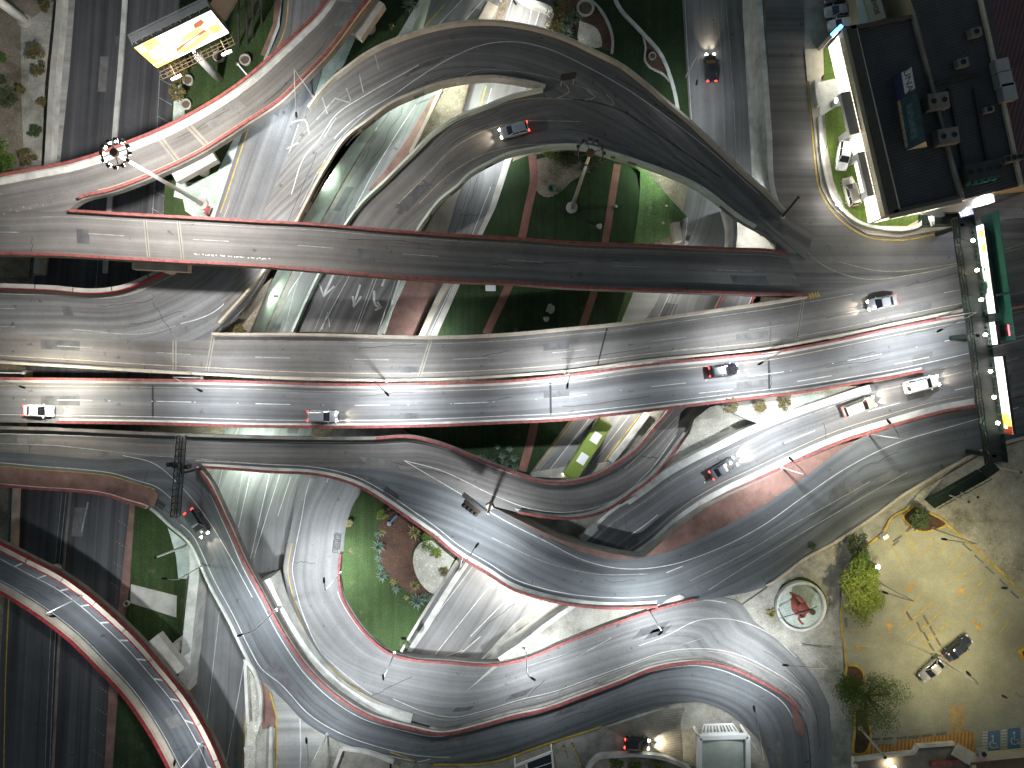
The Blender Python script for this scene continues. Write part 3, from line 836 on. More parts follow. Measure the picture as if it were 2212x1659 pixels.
PU = flyover('ramp_bridge', 'middle ramp from the left that dives under the lower main highway',
             '-90,918 0,921 129,924.5 269,931 404,936.5 510,940 672,943.5 807,943.5 887,940 955,956 1022,983 1106,1015.5 1171,1036 1225,1038 1279,1026 1333,997 1373,967 1408,924 1438,889 1490,790 1546,660 1580,590',
             '-90,990 0,990 200,996 433,1008 700,1012 850,1022 950,1052 1069,1094 1144,1112 1225,1120.5 1265,1117 1306,1104 1360,1069 1413,1029 1454,980 1486,937 1508,913 1532,880 1570,790 1627,645 1665,560',
             [(0, 6.08), (0.60, 6.08), (0.86, 0.9), (1, 0.6)], 'asp_warm')
parapet(PU, 'L', 'red', PU.root, PU.t_at(850, 980), 1.0); parapet(PU, 'L', 'grey', PU.root, 0.05, PU.t_at(850, 980), [M['conc_d'], M['conc_d']])
parapet(PU, 'R', 'red', PU.root, PU.t_at(1075, 1055), 1.0)
ledge(PU, 'R', PU.root, 0.45, PU.t_at(1075, 1055), 0.8)
m = PU.paint
PU.line(m, 1.1, 0.14, 0.0, 0.62, None, 0); PU.line(m, 1.0, 0.12, 0.62, 0.9, None, 1)
PU.mark(m, '-60,956 120,962 323,984 600,1004 433,991', 0.13, 1, smooth=False)
PU.mark(m, '1063,1069 1150,1100 1250,1104 1330,1078 1400,1020 1460,940', 0.13, 0)
PU.mark(m, '1480,900 1400,985 1330,1040', 0.1, 1); PU.mark(m, '1463,900 1390,975 1350,1012', 0.1, 3)
finish(PU)

PL = flyover('ramp_bridge', 'broad lower ramp with red parapets, curving from the traffic lights to the right',
             '-90,984 0,985 400,1000 700,1008 850,1018 950,1048 1066,1096 1109,1118 1171,1155.5 1252,1190.5 1306,1205 1360,1206.7 1440.5,1193 1521,1158 1602,1118 1659,1085.5 1724,1040 1805,978 1872,937 1913,927 2020,898 2112,880 2230,853 2320,832',
             '-90,1030 0,1030 200,1015 433,1010 595,1021 685.5,1026 726,1034 780,1053 834,1085.5 887.5,1123 941,1161 990,1201 1049,1236 1106,1271.6 1171,1293 1252,1308 1333,1313 1421,1309 1545,1292 1657,1266 1746,1204 1805,1172 1886,1118 1953,1069 2007,1037 2074,999 2128,972 2230,942 2320,918',
             6.10, 'asp_blue')
parapet(PL, 'R', 'red', PL.root, PL.t_at(440, 1000), PL.t_at(1421, 1250))
ledge(PL, 'R', PL.root, 0.5, PL.t_at(440, 1000), PL.t_at(1421, 1250))
parapet(PL, 'R', 'low', PL.root, PL.t_at(1657, 1200), 1.0, [M['conc_b'], M['conc_b']], 'kerb')
m = PL.paint
PL.line(m, -1.5, 0.15, PL.t_at(433, 1000), PL.t_at(1440, 1250), None, 0)
PL.mark(m, '873,995 1000,1070 1100,1130 1180,1170 1260,1210 1340,1228 1440,1222 1540,1190 1640,1140 1740,1070 1830,1010 1930,960 2060,920 2200,880', 0.14, 0)
PL.mark(m, '873,995 940,1012 1063,1069', 0.14, 0)
PL.mark(m, '1440,1237 1475,1223', 0.16, 0); PL.mark(m, '1490,1255 1600,1200 1700,1140 1800,1085 1880,1040', 0.13, 1)
PL.mark(m, '1530,1275 1640,1205 1760,1135 1880,1065 1960,1020', 0.12, 1)
PL.mark(m, '1063,1162 1180,1215 1290,1240 1400,1240', 0.1, 1)
finish(PL)

PF = flyover('ramp_bridge', 'left lower ramp with a brick sidewalk that bends down the middle to the bottom loop',
             '-90,975 0,976 200,992 433,1011 498,1126 536,1212 570,1274 618,1363 672,1441 739,1503 793,1536 887,1565 955,1578 1022,1565 1106,1541 1171,1527 1252,1498 1333,1468 1413.5,1436 1467,1426.5 1521,1424 1575,1436 1629,1460 1665,1479 1713,1514 1738,1560 1748,1620 1750,1740',
             '-90,1046 0,1049 81,1056 161.5,1061 229,1069 283,1085.5 318,1096 363,1134 409,1174 431,1217.5 447,1255 493,1341.6 528,1414 556,1462 591,1489 661,1562 720.5,1597 793,1623 901,1646 1063,1641 1171,1608 1306,1565 1413.5,1530 1467,1519 1521,1519 1561.6,1533 1602,1562 1642,1603 1662,1650 1670,1740',
             6.14, 'asp_blue')
parapet(PF, 'L', 'red', PF.root, PF.t_at(420, 1045), PF.t_at(1690, 1520))
parapet(PF, 'R', 'red', PF.root, 0, PF.t_at(330, 1080)); parapet(PF, 'R', 'low', PF.root, PF.t_at(335, 1080), PF.t_at(545, 1410), [M['conc_w'], M['conc_w']], 'kerb')
m = PF.paint
PF.line(m, -2.9, 0.16, 0, PF.t_at(330, 1080), None, 2); PF.line(m, -3.4, 0.14, 0, PF.t_at(360, 1110), None, 0)
PF.line(m, -1.3, 0.15, PF.t_at(380, 1120), PF.t_at(1000, 1600), None, 0)
PF.line(m, 1.4, 0.15, PF.t_at(460, 1090), 0.93, None, 0)
PF.mark(m, '265,984 330,1000 390,1050 440,1110 490,1190 545,1290', 0.14, 0)
PF.mark(m, '843,1624 901,1646', 0.22, 2); PF.mark(m, '790,1622 901,1646 930,1640', 0.14, 0, smooth=False)
finish(PF)
bm = MB(); ed = PF.edge('R', 0, PF.t_at(335, 1090), 0.40, 0.16); ed2 = PF.edge('R', 0, PF.t_at(335, 1090), 2.75, 0.16)
vs = []
for p, q in zip(ed, ed2): vs += [p, q, q - Vector((0, 0, 0.16))]
bm.add(vs, [f for i in range(len(ed) - 1) for f in ((3 * i, 3 * i + 1, 3 * i + 4, 3 * i + 3), (3 * i + 1, 3 * i + 2, 3 * i + 5, 3 * i + 4))])
bm.build('sidewalk', M['brickw'], PF.root)

Q = flyover('loop_road', 'lower loop road around the planted garden, widening to the right',
            '800,1010 782,1056 761,1094 747,1142 742,1185 737,1236 745,1288 766,1325.5 801,1371 847,1406 880,1416 968,1424 1070,1429 1117,1421 1225,1379 1306,1347 1397,1316 1430,1306 1545,1288 1600,1304 1632,1345 1680,1378 1724,1417 1764.6,1468 1791.5,1522 1797,1589 1796,1740',
            '668,1000 653,1029 630,1130 618,1190 612,1230 618,1266 640,1341.6 672,1408 726,1462 780,1505 833.6,1532 887.5,1556 955,1571 1022,1558 1106,1534 1171,1520 1252,1491 1333,1461 1413.5,1429.5 1467,1420 1521,1417.5 1575,1429 1629,1453 1665,1472 1713,1507 1738,1552 1750,1620 1752,1740',
            [(0, 0.4), (0.12, 1.6), (0.30, 4.2), (0.42, 6.04), (1, 6.04)], 'asp_light')
parapet(Q, 'L', 'red', Q.root, Q.t_at(720, 1200), Q.t_at(1421, 1370))
m = Q.paint
Q.line(m, 0.9, 0.14, 0.16, Q.t_at(1500, 1370), None, 0)
Q.line(m, -0.7, 0.16, 0.10, Q.t_at(900, 1500), None, 2); Q.line(m, -1.4, 0.13, 0.02, Q.t_at(860, 1500), None, 0)
Q.line(m, -2.3, 0.14, Q.t_at(900, 1500), 0.86, None, 0); Q.line(m, -1.6, 0.10, Q.t_at(960, 1500), 0.9, None, 3)
Q.mark(m, '1380,1395 1435,1375 1510,1340 1560,1336 1610,1345 1670,1374 1720,1420', 0.14, 0)
Q.mark(m, '1450,1400 1520,1378', 0.13, 1); Q.mark(m, '1135,1440 1225,1412', 0.1, 1); Q.mark(m, '1245,1420 1320,1378', 0.14, 1)
Q.mark(m, '1420,1315 1480,1302 1560,1276 1660,1212', 0.12, 0)
finish(Q)

E = flyover('ramp_bridge', 'sunken right ramp with a white kerb wall, leaving the lower highway to the lower left',
            '2320,724 2230,748 2058,791 1940,817 1875,832 1778,867 1651.5,916 1616.5,935 1575,953.6 1494,996 1446,1024 1387,1066 1319,1112 1252,1172 1190,1226',
            '2320,829 2230,850 2112,876 2020,894 1923.5,921 1805,959 1724,994 1616.5,1045 1575,1064 1521,1093.6 1467,1131 1400,1190.5 1381,1203 1300,1260 1240,1310',
            [(0, 6.05), (0.35, 6.05), (0.8, 3.0), (1.0, 0.9)], 'asp_mid')
parapet(E, 'R', 'red', E.root, E.t_at(2100, 830), 0.97); ledge(E, 'R', E.root, 0.8, E.t_at(2100, 830), 0.92)
m = E.paint
E.line(m, 1.2, 0.13, 0.1, 0.96, None, 1); E.line(m, -1.8, 0.13, 0.2, 0.9, None, 3)
E.line(m, ('f', 0.55), 0.15, 0.0, 0.95, (5.0, 8.5), 0)
finish(E)

R1 = flyover('arc_flyover', 'arc flyover in the upper left corner with red and white parapets',
             '-90,398 0,381 81,366 151,352.7 215,334 285,307 339,285.4 398.5,257 458,223.5 511.6,188.5 560,150 600,113 645,72 683,35 708,0 760,-80',
             '-90,462 0,457 92,457.5 150,452 165,440 250,415 371.6,366 441.6,331 485,304 538.5,269 612.8,219.5 661,172 715,116 753,67 780,29.6 804,0 850,-80', [(0, 11.05), (0.6, 11.05), (1, 10.6)], 'asp_warm')
parapet(R1, 'L', 'red', R1.root); ledge(R1, 'L', R1.root, 0.85)
parapet(R1, 'R', 'red', R1.root, R1.t_at(165, 400), 1)
m = R1.paint
R1.line(m, -0.9, 0.12, R1.t_at(200, 390), 1, None, 3); R1.line(m, ('f', .5), 0.13, 0.02, 0.16, (5, 9), 1)
joint(R1, 362, 318, 0.9, 0.9, -0.6, 0); joint(R1, 425, 290, 0.9, 0.9, -0.6, 0); joint(R1, 770, 10, 0.8, 0.6, -0.6, 0)
for k in range(7): R1.mark(m, f'{8 + k * 14},{462 - k * 3 - (k % 2) * 6} {10 + k * 14},{462 - k * 3 - (k % 2) * 6}', 0.22, 2)
finish(R1)
pier(R1.root, 415, 352, 9.9, math.radians(29), 6.6, 2.6, name='pier')
pier(R1.root, 788, 34, 9.6, math.radians(55), 6.0, 2.8, name='pier')

R2 = flyover('straight_flyover', 'straight highest flyover with red topped parapets from left edge to the merge',
             '-90,455 0,457 154,455 270,462 404,469 565,478 670,483 835,497 995,508 1106,514 1225,523 1387,529 1575,537 1660,540 1695,545',
             '-90,546 0,551 135,555 270,563 404,570 595,580.5 672,587 834,601 995,611.5 1106,615.5 1225,624 1387,630 1575,637 1660,639.5 1740,642',
             [(0, 11.0), (0.40, 11.0), (1.0, 6.2)], 'asp_warm')
parapet(R2, 'L', 'red', R2.root, R2.t_at(160, 505), 1, [M['conc_d'], M['red']]); parapet(R2, 'R', 'red', R2.root, 0, 1, [M['conc'], M['red']])
m = R2.paint
R2.line(m, ('f', 0.47), 0.15, 0.03, 1, (5.2, 10.0), 1); R2.line(m, 0.9, 0.1, 0.1, 1, None, 1)
for x in (317, 390): joint(R2, x, 520, 0.5, 0.7, -0.7, 0)
for i in range(28):                                  # spilled white chips on the deck
    x = 420 + i * 6 + random.uniform(-3, 3)
    R2.mark(m, f'{x:.1f},{549 + i * 0.4 + random.uniform(-2, 2):.1f} {x + random.uniform(1.5, 5):.1f},{549 + i * 0.4:.1f}', 0.18, 0, smooth=False)
finish(R2)
pier(R2.root, 345, 572, 9.85, math.radians(-3), 8.0, 1.6)
for x, y in ((560, 530), (760, 545), (1060, 565), (1330, 580)): pier(R2.root, x, y, R2.z_at(x, y) - 1.15, math.radians(80), 3.8, 1.8)

R4 = flyover('arc_flyover', 'arc flyover in the lower left corner with bright red parapets and white hatching',
             '-90,1135 0,1171 73,1208 135,1240 188,1277 242,1323 296,1374 350,1436 404,1503 444,1568 485,1659 510,1740',
             '-90,1238 0,1275 54,1307 108,1344 161.5,1387 215,1441 269,1498 310,1554 350,1621.6 369,1659 400,1740', 8.0, 'asp_blue')
parapet(R4, 'L', 'redface', R4.root, 0, 1, [M['conc_b'], M['red_bright']], 'parapet')
parapet(R4, 'R', 'red', R4.root, 0, 1, [M['conc_b'], M['red_bright']]); ledge(R4, 'R', R4.root, 0.7, mat=M['conc_b'])
m = R4.paint
R4.line(m, 2.3, 0.14, 0, 1, None, 0); R4.line(m, -1.35, 0.14, 0, 1, None, 0)
n = 15
for i in range(n):
    t = (i + 0.4) / n
    a = R4.at(t, 2.3, 0.016); b = R4.at(t + 0.026, 0.8, 0.016); m.add(*_strip(a, b, 0.22), 0)
finish(R4)
pier(R4.root, 353, 1420, 6.9, math.radians(-52), 6.4, 3.0); pier(R4.root, 60, 1255, 6.9, math.radians(60), 3.2, 1.8)
o = MB(); c = W(352, 1420, 8.0)
# ================================================================== grounds between the roads
# merge area and side street on the right
o = area('road', 'brownish asphalt where the flyovers merge and the side street beside the showroom joins',
     '1648,-120 1672,432 1688,466 1672,545 1722,640 1745,642 1900,612 2085,575 2230,546 2330,528 2330,440 2212,470 2047,498 1940,517 1872,509 1832,485 1789,442 1770,404 1762,350 1754,269 1743,161 1738,108 1735,-120',
     6.0, 'asp_warm')
m = MB()
for a in ('1704,480 1760,560 1850,600 1990,590 2230,520', '1790,560 1900,585 2060,570 2230,530'):
    ribbon(m, [W(x, y, 6.035) for x, y in catmull(P(a))], 0.12, 0)
ribbon(m, [W(x, y, 6.035) for x, y in catmull(P('1742,150 1753,265 1761,350 1769,405 1788,443 1830,487 1872,511 1940,519 2045,500'))], 0.18, 1)
for k in range(5): ribbon(m, [W(1708 + k * 4.2, 532, 6.05), W(1709 + k * 4.2, 546, 6.05)], 0.22, 1)
for k in range(4): ribbon(m, [W(1748 + k * 6, 634 - k, 6.05), W(1752 + k * 6, 644 - k, 6.05)], 0.25, 1)
m.build('lane_marking', [M['cream'], M['yellow']], o)

# --- grass, beds and paths
area('grass', 'mown grass under the burger billboard and the lit lamp mast', '392,-90 384,60 374,200 362,330 356,400 353,470 400,560 425,520 455,470 471,440 522,285 548,215 577,122 600,50 596,-90', 5.92, 'grass', -0.05, 'conc', kind='stuff')
area('paving', 'pale gravel strip beside the parking bays', '377,190 392,180 399,235 398,275 372,280', 5.93, 'mint')
area('paving', 'pale worn concrete around the lit lamp mast', '382,390 420,395 470,370 505,300 528,262 522,291 471,447 465,470 420,470 400,455 395,430 375,425', 5.93, 'mint')
area('paving', 'ragged pale strip between grass and slip road kerb', '588,-30 598,0 590,55 580,95 566,140 574,133 603,60 612,-30', 5.935, 'mint')
area('sidewalk', 'brown sidewalk along the yellow kerb of the slip road', '605,-60 607,10 598,55 572,122 563,118 590,50 596,-60', 5.94, 'brickw')
area('grass', 'dark grass between the arc flyover and the upper loop', '806,-60 800,10 745,135 738,150 760,141 790,118 834,95 860,76 905,0 910,-60', 5.83, 'grass_d', kind='stuff')
area('grass', 'dark lawn with curved white edging above the upper loop', '1196,-120 1196,20 1186,66 1238,100 1292,130 1341,155 1386,190 1440,236 1476,262 1494,280 1490,267 1474,0 1472,-120', 0.35, 'grass_d', kind='stuff')
area('garden_bed', 'dark mulch bed in the lawn above the loop', '1210,0 1280,0 1320,60 1322,110 1300,105 1270,70 1240,70 1205,40', 0.36, 'dirt_r', smooth=True)
area('garden_bed', 'small mulch teardrop with a round planter inside the white edging', '1392,80 1415,100 1428,130 1440,165 1443,170 1425,155 1400,142 1392,120 1394,100', 0.37, 'dirt_r', smooth=True)
area('paving', 'grey gravel patch beside the mulch bed', '1252,45 1290,62 1300,100 1250,90', 0.365, 'gravel', smooth=True)
wall('edging', 'long curved white concrete edging crossing the dark lawn', '1320,-30 1335,10 1386,68 1427,116 1451,175 1467,247', 0.2, 0.7, 0.55, 'conc_w', 'edging')
wall('edging', 'thin curved stone edging around the mulch teardrop', '1389,75 1395,105 1393,130 1405,146 1430,158 1447,176', 0.2, 0.55, 0.3, 'conc', 'edging')
wall('edging', 'grey curved stone edging at the dark mulch bed', '1240,-20 1290,12 1312,45 1324,90 1322,115', 0.2, 0.6, 0.4, 'conc', 'edging')
area('sidewalk', 'brown sidewalk strip along the upper right sunken avenue', '1464,-90 1472,-90 1480,120 1490,268 1480,262 1472,120 1466,0', 0.25, 'conc_b', 0.0)

area('grass', 'dark park lawn with brick paths below the upper loop', '1104,350 1140,335 1200,328 1260,328 1330,348 1370,355 1383,372 1381,404 1378,458 1352,630 1335,705 1330,760 940,745 945,724 995,611 1041,509 1071,447', 0.4, 'grass_d', -0.03, 'conc_w', kind='stuff')
area('grass', 'strip of dark lawn with agaves between highway and middle ramp', '860,910 1240,895 1230,908 1143,1023 1100,1010 1020,980 955,953 880,935', 0.42, 'grass_d', -0.03, 'conc_w', kind='stuff')
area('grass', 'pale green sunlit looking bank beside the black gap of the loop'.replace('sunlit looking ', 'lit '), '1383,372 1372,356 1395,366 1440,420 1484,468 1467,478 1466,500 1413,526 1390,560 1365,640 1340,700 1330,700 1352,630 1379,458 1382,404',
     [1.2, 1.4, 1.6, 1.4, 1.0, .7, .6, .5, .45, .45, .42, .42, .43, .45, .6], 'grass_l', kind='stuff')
area('garden_bed', 'brown bed of agaves under the upper loop', '1158,345 1200,335 1250,345 1262,372 1230,395 1215,412 1175,425 1158,410 1160,380', 0.43, 'dirt', smooth=True)
PATHS = [('straight brick path on the left of the park lawn', '1150,335 1153,390 1141.6,446 1127,515 1098,620 1073,673 1050,722', 0.44, 1.25),
         ('brick path on the right of the park lawn', '1334,355 1326,404 1307,523 1284,628 1272,665 1257,708', 0.44, 1.15),
         ('short brick path beside the agave bed', '1156,905 1148,945 1128,1018', 0.46, 1.3)]
for lab, t, z, w in PATHS:
    mm = MB(); ribbon(mm, [W(x, y, z) for x, y in catmull(P(t))], w)
    tag(mm.build('path', M['brick']), lab, 'path', kind='structure')
area('paving', 'concrete shoulder wedge between park lawn and sunken avenue', '1352,620 1430,620 1420,650 1395,690 1335,704', 0.10, 'conc_road', 0)
for k, (x, y, r) in enumerate([(1190, 668, .8), (1180, 690, .5)]):
    c = W(x, y, 0.43); mm = MB()
    pts = [Vector((c.x + r * random.uniform(.7, 1.2) * math.cos(a), c.y + r * random.uniform(.7, 1.2) * math.sin(a), .43)) for a in [2 * PI * q / 12 for q in range(12)]]
    mm.poly(pts, None); tag(mm.build('bare_patch', M['gravel']), None, None, kind='structure')

area('ground_slope', 'dry beige dirt between the two loop lanes with a dark wall', '950,180 1016,170 1008,200 995,248 990,275 930,310 890,345 884,322 915,262 945,200', 0.9, 'dirt')
area('paving', 'red brick triangle between walls in the upper loop', '946,198 932,212 880,300 835,365 796,410 822,405 850,375 888,330 914,272 940,214', 0.35, 'brickw', -0.03)
area('paving', 'red brick median under the straight flyover', '925,560 968,560 953,606 898,722 870,800 842,800 828,722 868,604', 0.32, 'brickw', -0.03)
area('bank_slope', 'pale green rendered slope beside the dark sunken lane', '775,262 736,296 700,350 674,398 640,464 622,524 598,587 572,640 540,716 520,760 552,760 572,716 629,588 660,530 691,482 735,404 790,310 812,282',
     [4.8] * 5 + [4.3] * 5 + [0.25] * 8, 'conc_wg')
area('gutter', 'brown gutter strip at the foot of the pale slope', '812,282 790,310 735,404 691,482 629,588 572,716 552,760 565,760 586,716 643,590 705,482 748,404 800,314 822,285', 0.05, 'conc_d')
area('paving', 'gravel triangle where the slip road meets the upper highway', '587,600 572,640 540,716 530,722 470,722 505,682 560,625', 4.6, 'dirt', -0.03, 'conc_b')
area('paving', 'dusty beige triangle between inner loop and lower lane', '995,404 980,447 965,504 955,560 935,560 918,498 940,460 960,436', 0.7, 'conc_b', -0.02)
area('sidewalk', 'pale sidewalk strip beside the lawn and the lower lane', '1106,340 1072,447 1043,509 997,611 943,724 930,724 982,611 1030,509 1058,447 1092,340', 0.22, 'conc', 0.0)
wall('retaining_wall', 'dark beige wall closing the brick triangle', '954,188 918,266 886,330', 0.0, 1.9, 0.5, 'conc_b')
wall('retaining_wall', 'brown wall beside the red brick median', '981,590 966,612 915,716 900,750', 0.0, 1.6, 0.9, 'conc_b')
wall('retaining_wall', 'bright white parapet wall along the arrow lanes', '876,596 846,662 818,724', 0.0, 1.5, 0.45, 'conc_w')
wall('retaining_wall', 'white slanting wall at the end of the top underpass', '1086,-40 1140,-2 1192,24 1178,66', 0.0, 2.0, 0.6, 'conc_w')
area('paving', 'mauve concrete median at the top of the underpass', '1054,2 1076,14 1058,44 1034,40', 0.4, 'conc_b', 0.0)
wall('retaining_wall', 'long white wall holding the side street above the sunken avenue', '1640,-120 1641,0 1652,150 1662,290 1672,420 1680,446', -0.05, 6.1, 0.8, 'conc_w')
area('sidewalk', 'white footway at the foot of the long white wall', '1622,-90 1625,30 1650,380 1652,440 1640,470 1625,380 1605,30 1603,-90', 0.16, 'conc_w', 0.0)
wall('retaining_wall', 'white wall in the gap between loop and straight flyover', '1578,440 1588,480 1584,560', -0.05, 4.6, 0.5, 'conc_w')
area('paving', 'white lit concrete in the gap beside the black shadow', '1592,480 1640,500 1680,545 1680,600 1600,600 1590,560', 0.9, 'conc', 0)
wall('retaining_wall', 'thick white wall beside the sunken avenue below the highway', '1400,893 1365,940 1320,998', 0.0, 1.4, 0.8, 'conc_w')
area('ground_slope', 'grey concrete slope under the middle ramp', '1440,880 1412,920 1375,965 1335,995 1285,1022 1225,1034 1150,1030 1145,1022 1240,1006 1319,999 1398,893', 0.7, 'stain', 0)
area('ground_slope', 'pale concrete wedge under the middle ramp tip', '1085,1100 1180,1116 1222,1122 1252,1176 1225,1178 1150,1138', 0.5, 'stain', 0)
area('ground_slope', 'mossy dark pit between the middle ramp and the sunken right ramp', '1223,1122 1262,1114 1306,1100 1350,1078 1330,1104 1290,1140 1253,1176', 0.4, 'stain', 0)
area('ground_slope', 'dark concrete pocket with a black crack beside the middle ramp', '1500,905 1532,880 1562,872 1625,914 1630,930 1575,952 1494,994 1440,1024 1387,1064 1340,1090 1400,1050 1455,985 1490,935', 3.2, 'stain', -0.03, 'conc_d')
wall('retaining_wall', 'white angled wall at the end of the dark pocket', '1562,872 1600,893 1650,914', 2.0, 5.9, 0.7, 'conc_w')
wall('kerb_wall', 'broad white sloping kerb along the upper side of the sunken right ramp', '1880,838 1778,871 1680,906 1616,932 1560,960 1494,992 1446,1019 1387,1062 1330,1102 1256,1168', 0.2, [(0, 6.2), (0.5, 5.4), (1, 1.9)], 1.1, 'conc_w')
area('ground_slope', 'dry grassy island with a bluish concrete patch between highway and ramp', '1570,872 1700,852 1832,834 1880,834 1778,864 1651,913 1615,900', 5.7, 'stain', -0.03, 'conc_d')
area('paving', 'bluish concrete patch on the dry island', '1640,880 1690,866 1760,852 1780,852 1700,885 1650,905', 5.72, 'mint', smooth=True)
area('sidewalk', 'reddish brick sidewalk wedge above the broad lower ramp', '1392,1204 1467,1137 1521,1099 1575,1070 1617,1051 1724,1000 1805,965 1924,927 1913,929 1872,938 1805,979 1724,1041 1659,1086 1602,1119 1521,1159 1440,1194 1360,1208 1306,1206 1252,1191 1171,1156 1109,1119 1075,1100 1090,1108 1144,1135 1211,1167 1279,1186 1346,1199.5 1381,1204',
     6.16, 'brickw', 0.0, 'conc')
area('grass', 'vivid green lawn inside the lower loop', '784,1058 800,1062 835,1090 890,1128 941,1165 992,1203 960,1252 905,1340 866,1404 847,1406 801,1371 766,1325 745,1288 737,1236 742,1185 747,1142 761,1094', 5.6, 'grass', -0.03, 'conc_w', kind='stuff')
area('garden_bed', 'brown mulch bed in the lower loop garden', '828,1110 850,1085 905,1145 905,1170 890,1190 895,1225 925,1265 935,1285 910,1290 870,1270 845,1250 825,1220 818,1180 815,1150', 5.62, 'dirt_r', smooth=True)
area('garden_bed', 'pale gravel half circle in the lower loop garden', '985,1200 960,1248 935,1283 915,1268 898,1240 892,1205 905,1175 930,1165', 5.63, 'gravel', smooth=True)
wall('retaining_wall', 'dark stone wall between loop garden and sunken avenue', '994,1202 960,1254 905,1342 866,1408', 0.0, 5.75, 0.4, 'conc')
area('sidewalk', 'bright white footway beside the sunken avenue', '1002,1212 964,1270 910,1358 878,1408 890,1408 925,1358 978,1270 1016,1214', 0.2, 'conc_w', 0.0)
wall('retaining_wall', 'broad brilliant white wall on the right of the sunken ramp', '1240,1308 1180,1350 1130,1390 1078,1425', 0.0, 5.9, 0.7, 'conc_w')
area('sidewalk', 'brilliant white footway at the foot of the right ramp wall', '1225,1290 1120,1360 1062,1415 1040,1425 1110,1350 1190,1285', 0.5, 'conc_w', 0.0)
area('ground_slope', 'stained concrete triangle between the two lower loop ramps', '1232,1310 1252,1308 1333,1314 1410,1309 1397,1316 1306,1346 1225,1378 1117,1420 1080,1426', 5.86, 'stain', -0.03, 'conc_w')
area('paving', 'raised pale tip of the traffic island between the lower ramps', '1421,1306 1440,1302 1478,1292 1477,1288 1440,1296 1420,1310', 6.3, 'conc', 6.0, smooth=True)
area('traffic_island', 'long paved island tip where the loop splits', '1713,1514 1726,1540 1738,1580 1735,1592 1725,1585 1712,1545', 6.3, 'brickw', 6.0, smooth=True)
# retaining wall between left lower ramp and loop road
wall('retaining_wall', 'broad white retaining wall between left lower ramp and loop road', '566,1256 585,1300 616,1357 670,1435 737,1498 793,1532 840,1549 887,1562', 0.4, [(0, 5.2), (0.7, 5.2), (1, 5.8)], 2.6, 'conc_w')

# left side
area('rough_ground', 'stony dry ground with scattered bushes in the upper left corner', '-120,-120 118,-120 112,0 96,180 90,362 62,600 -120,600', 0.15, 'dirt', 0.0)
area('paving', 'bare concrete strip beside the dry ground', '45,60 118,0 96,180 90,362 52,362 46,200', 0.17, 'stain', 0.0)
area('paving', 'grey footway along the left sunken avenue', '130,-60 124,0 110,200 98,362 73,595 100,595 128,362 150,150 166,-60', 0.09, 'conc_road', 0.0)
wall('boundary_wall', 'long white jointed wall beside the dark left avenue', '131,-80 128,0 112,180 101,362 78,590', 0.0, 1.6, 0.95, 'conc_w', cap='conc')
wall('boundary_wall', 'thin beige wall under the left ends of the highways', '56,800 30,1050 24,1220', 0.0, 1.4, 0.4, 'conc_b')
wall('median_kerb', 'white median strip with a yellow edge in the left avenue', '273,-80 269,0 258,160 247,292 236,440 226,590', 0.0, 0.3, 0.75, 'conc_w', 'kerb')
wall('median_kerb', 'narrow pale median in the dark avenue under the lower left ramps', '152,1063 136,1230 126,1400 113,1659 108,1740', 0.0, 0.2, 0.35, 'conc_d', 'kerb')
area('sidewalk', 'red brown sidewalk beside the lower left lawn', '282,1080 296,1082 282,1255 270,1330 256,1480 240,1740 220,1740 236,1480 262,1255', 0.18, 'brickw', 0.0)
area('grass', 'green lawn strip at the lower left between sidewalk and white wall', '292,1084 318,1096 363,1136 408,1178 404,1215 395,1350 385,1500 400,1570 250,1620 268,1420 281,1255', 0.3, 'grass', 0.0, 'conc', kind='stuff')
area('grass', 'dark green lawn under the lower left arc flyover', '256,1490 290,1500 340,1580 400,1680 420,1740 238,1740', 0.31, 'grass_d', 0.0, 'conc', kind='stuff')
area('paving', 'pale concrete slab across the lower left lawn', '283,1262 382,1287 381,1334 281,1302', 0.36, 'conc', 0.0)
area('paving', 'pale gravel beside the left lower ramp', '362,1140 408,1178 418,1215 404,1250 385,1250 380,1200 370,1165', 0.34, 'mint', 0.0)
wall('retaining_wall', 'tall bright white wall along the sunken road at the lower left', '418,1180 420,1215 411,1320 394,1480 392,1497', -0.02, 3.6, 1.5, 'conc_w')
area('sidewalk', 'yellow edged brown footway at the foot of the tall white wall', '436,1230 428,1310 414,1420 404,1510 396,1620 404,1620 416,1510 424,1420 438,1310 444,1240', 0.12, 'brickw', 0.0)

# bottom bank: gravel triangle between white walls, steps, service street
area('garden_bed', 'mossy gravel strip between two low white walls', '536,1440 552,1470 562,1500 562,1565 552,1600 552,1740 526,1740 534,1570', 5.95, 'gravel')
wall('low_wall', 'low white wall on the left of the mossy gravel strip', '529,1425 531,1480 535,1562', 5.5, 6.5, 0.45, 'conc_w')
wall('low_wall', 'low curved white wall on the right of the mossy gravel strip', '529,1425 548,1452 560,1490 561,1562', 5.5, 6.52, 0.45, 'conc_w')
area('sidewalk', 'reddish brick footpath widening beside the service street', '562,1470 585,1500 596,1550 596,1572 566,1575 562,1520', 5.96, 'brickw')
area('road', 'pale concrete service street leading off the bottom edge', '586,1488 598,1545 598,1740 642,1740 650,1680 700,1600 661,1562 620,1520', 5.97, 'conc_road')
mm = MB(); ribbon(mm, [W(x, y, 6.0) for x, y in P('648,1552 650,1620 646,1700')], 0.18); ribbon(mm, [W(x, y, 6.0) for x, y in P('583,1495 597,1545 597,1700')], 0.22, 1)
tag(mm.build('lane_marking', [M['white'], M['yellow']]), None, None, kind='structure')
mm = MB()
for k in range(14):
    c = W(571, 1574 + k * 6.4, 0); mm.box((c.x, c.y, 5.9 - k * 0.16), (1.9, 0.42, 0.34), 0.05)
tag(mm.build('stairway', M['conc']), 'narrow concrete steps beside the mossy gravel strip', 'stairs')
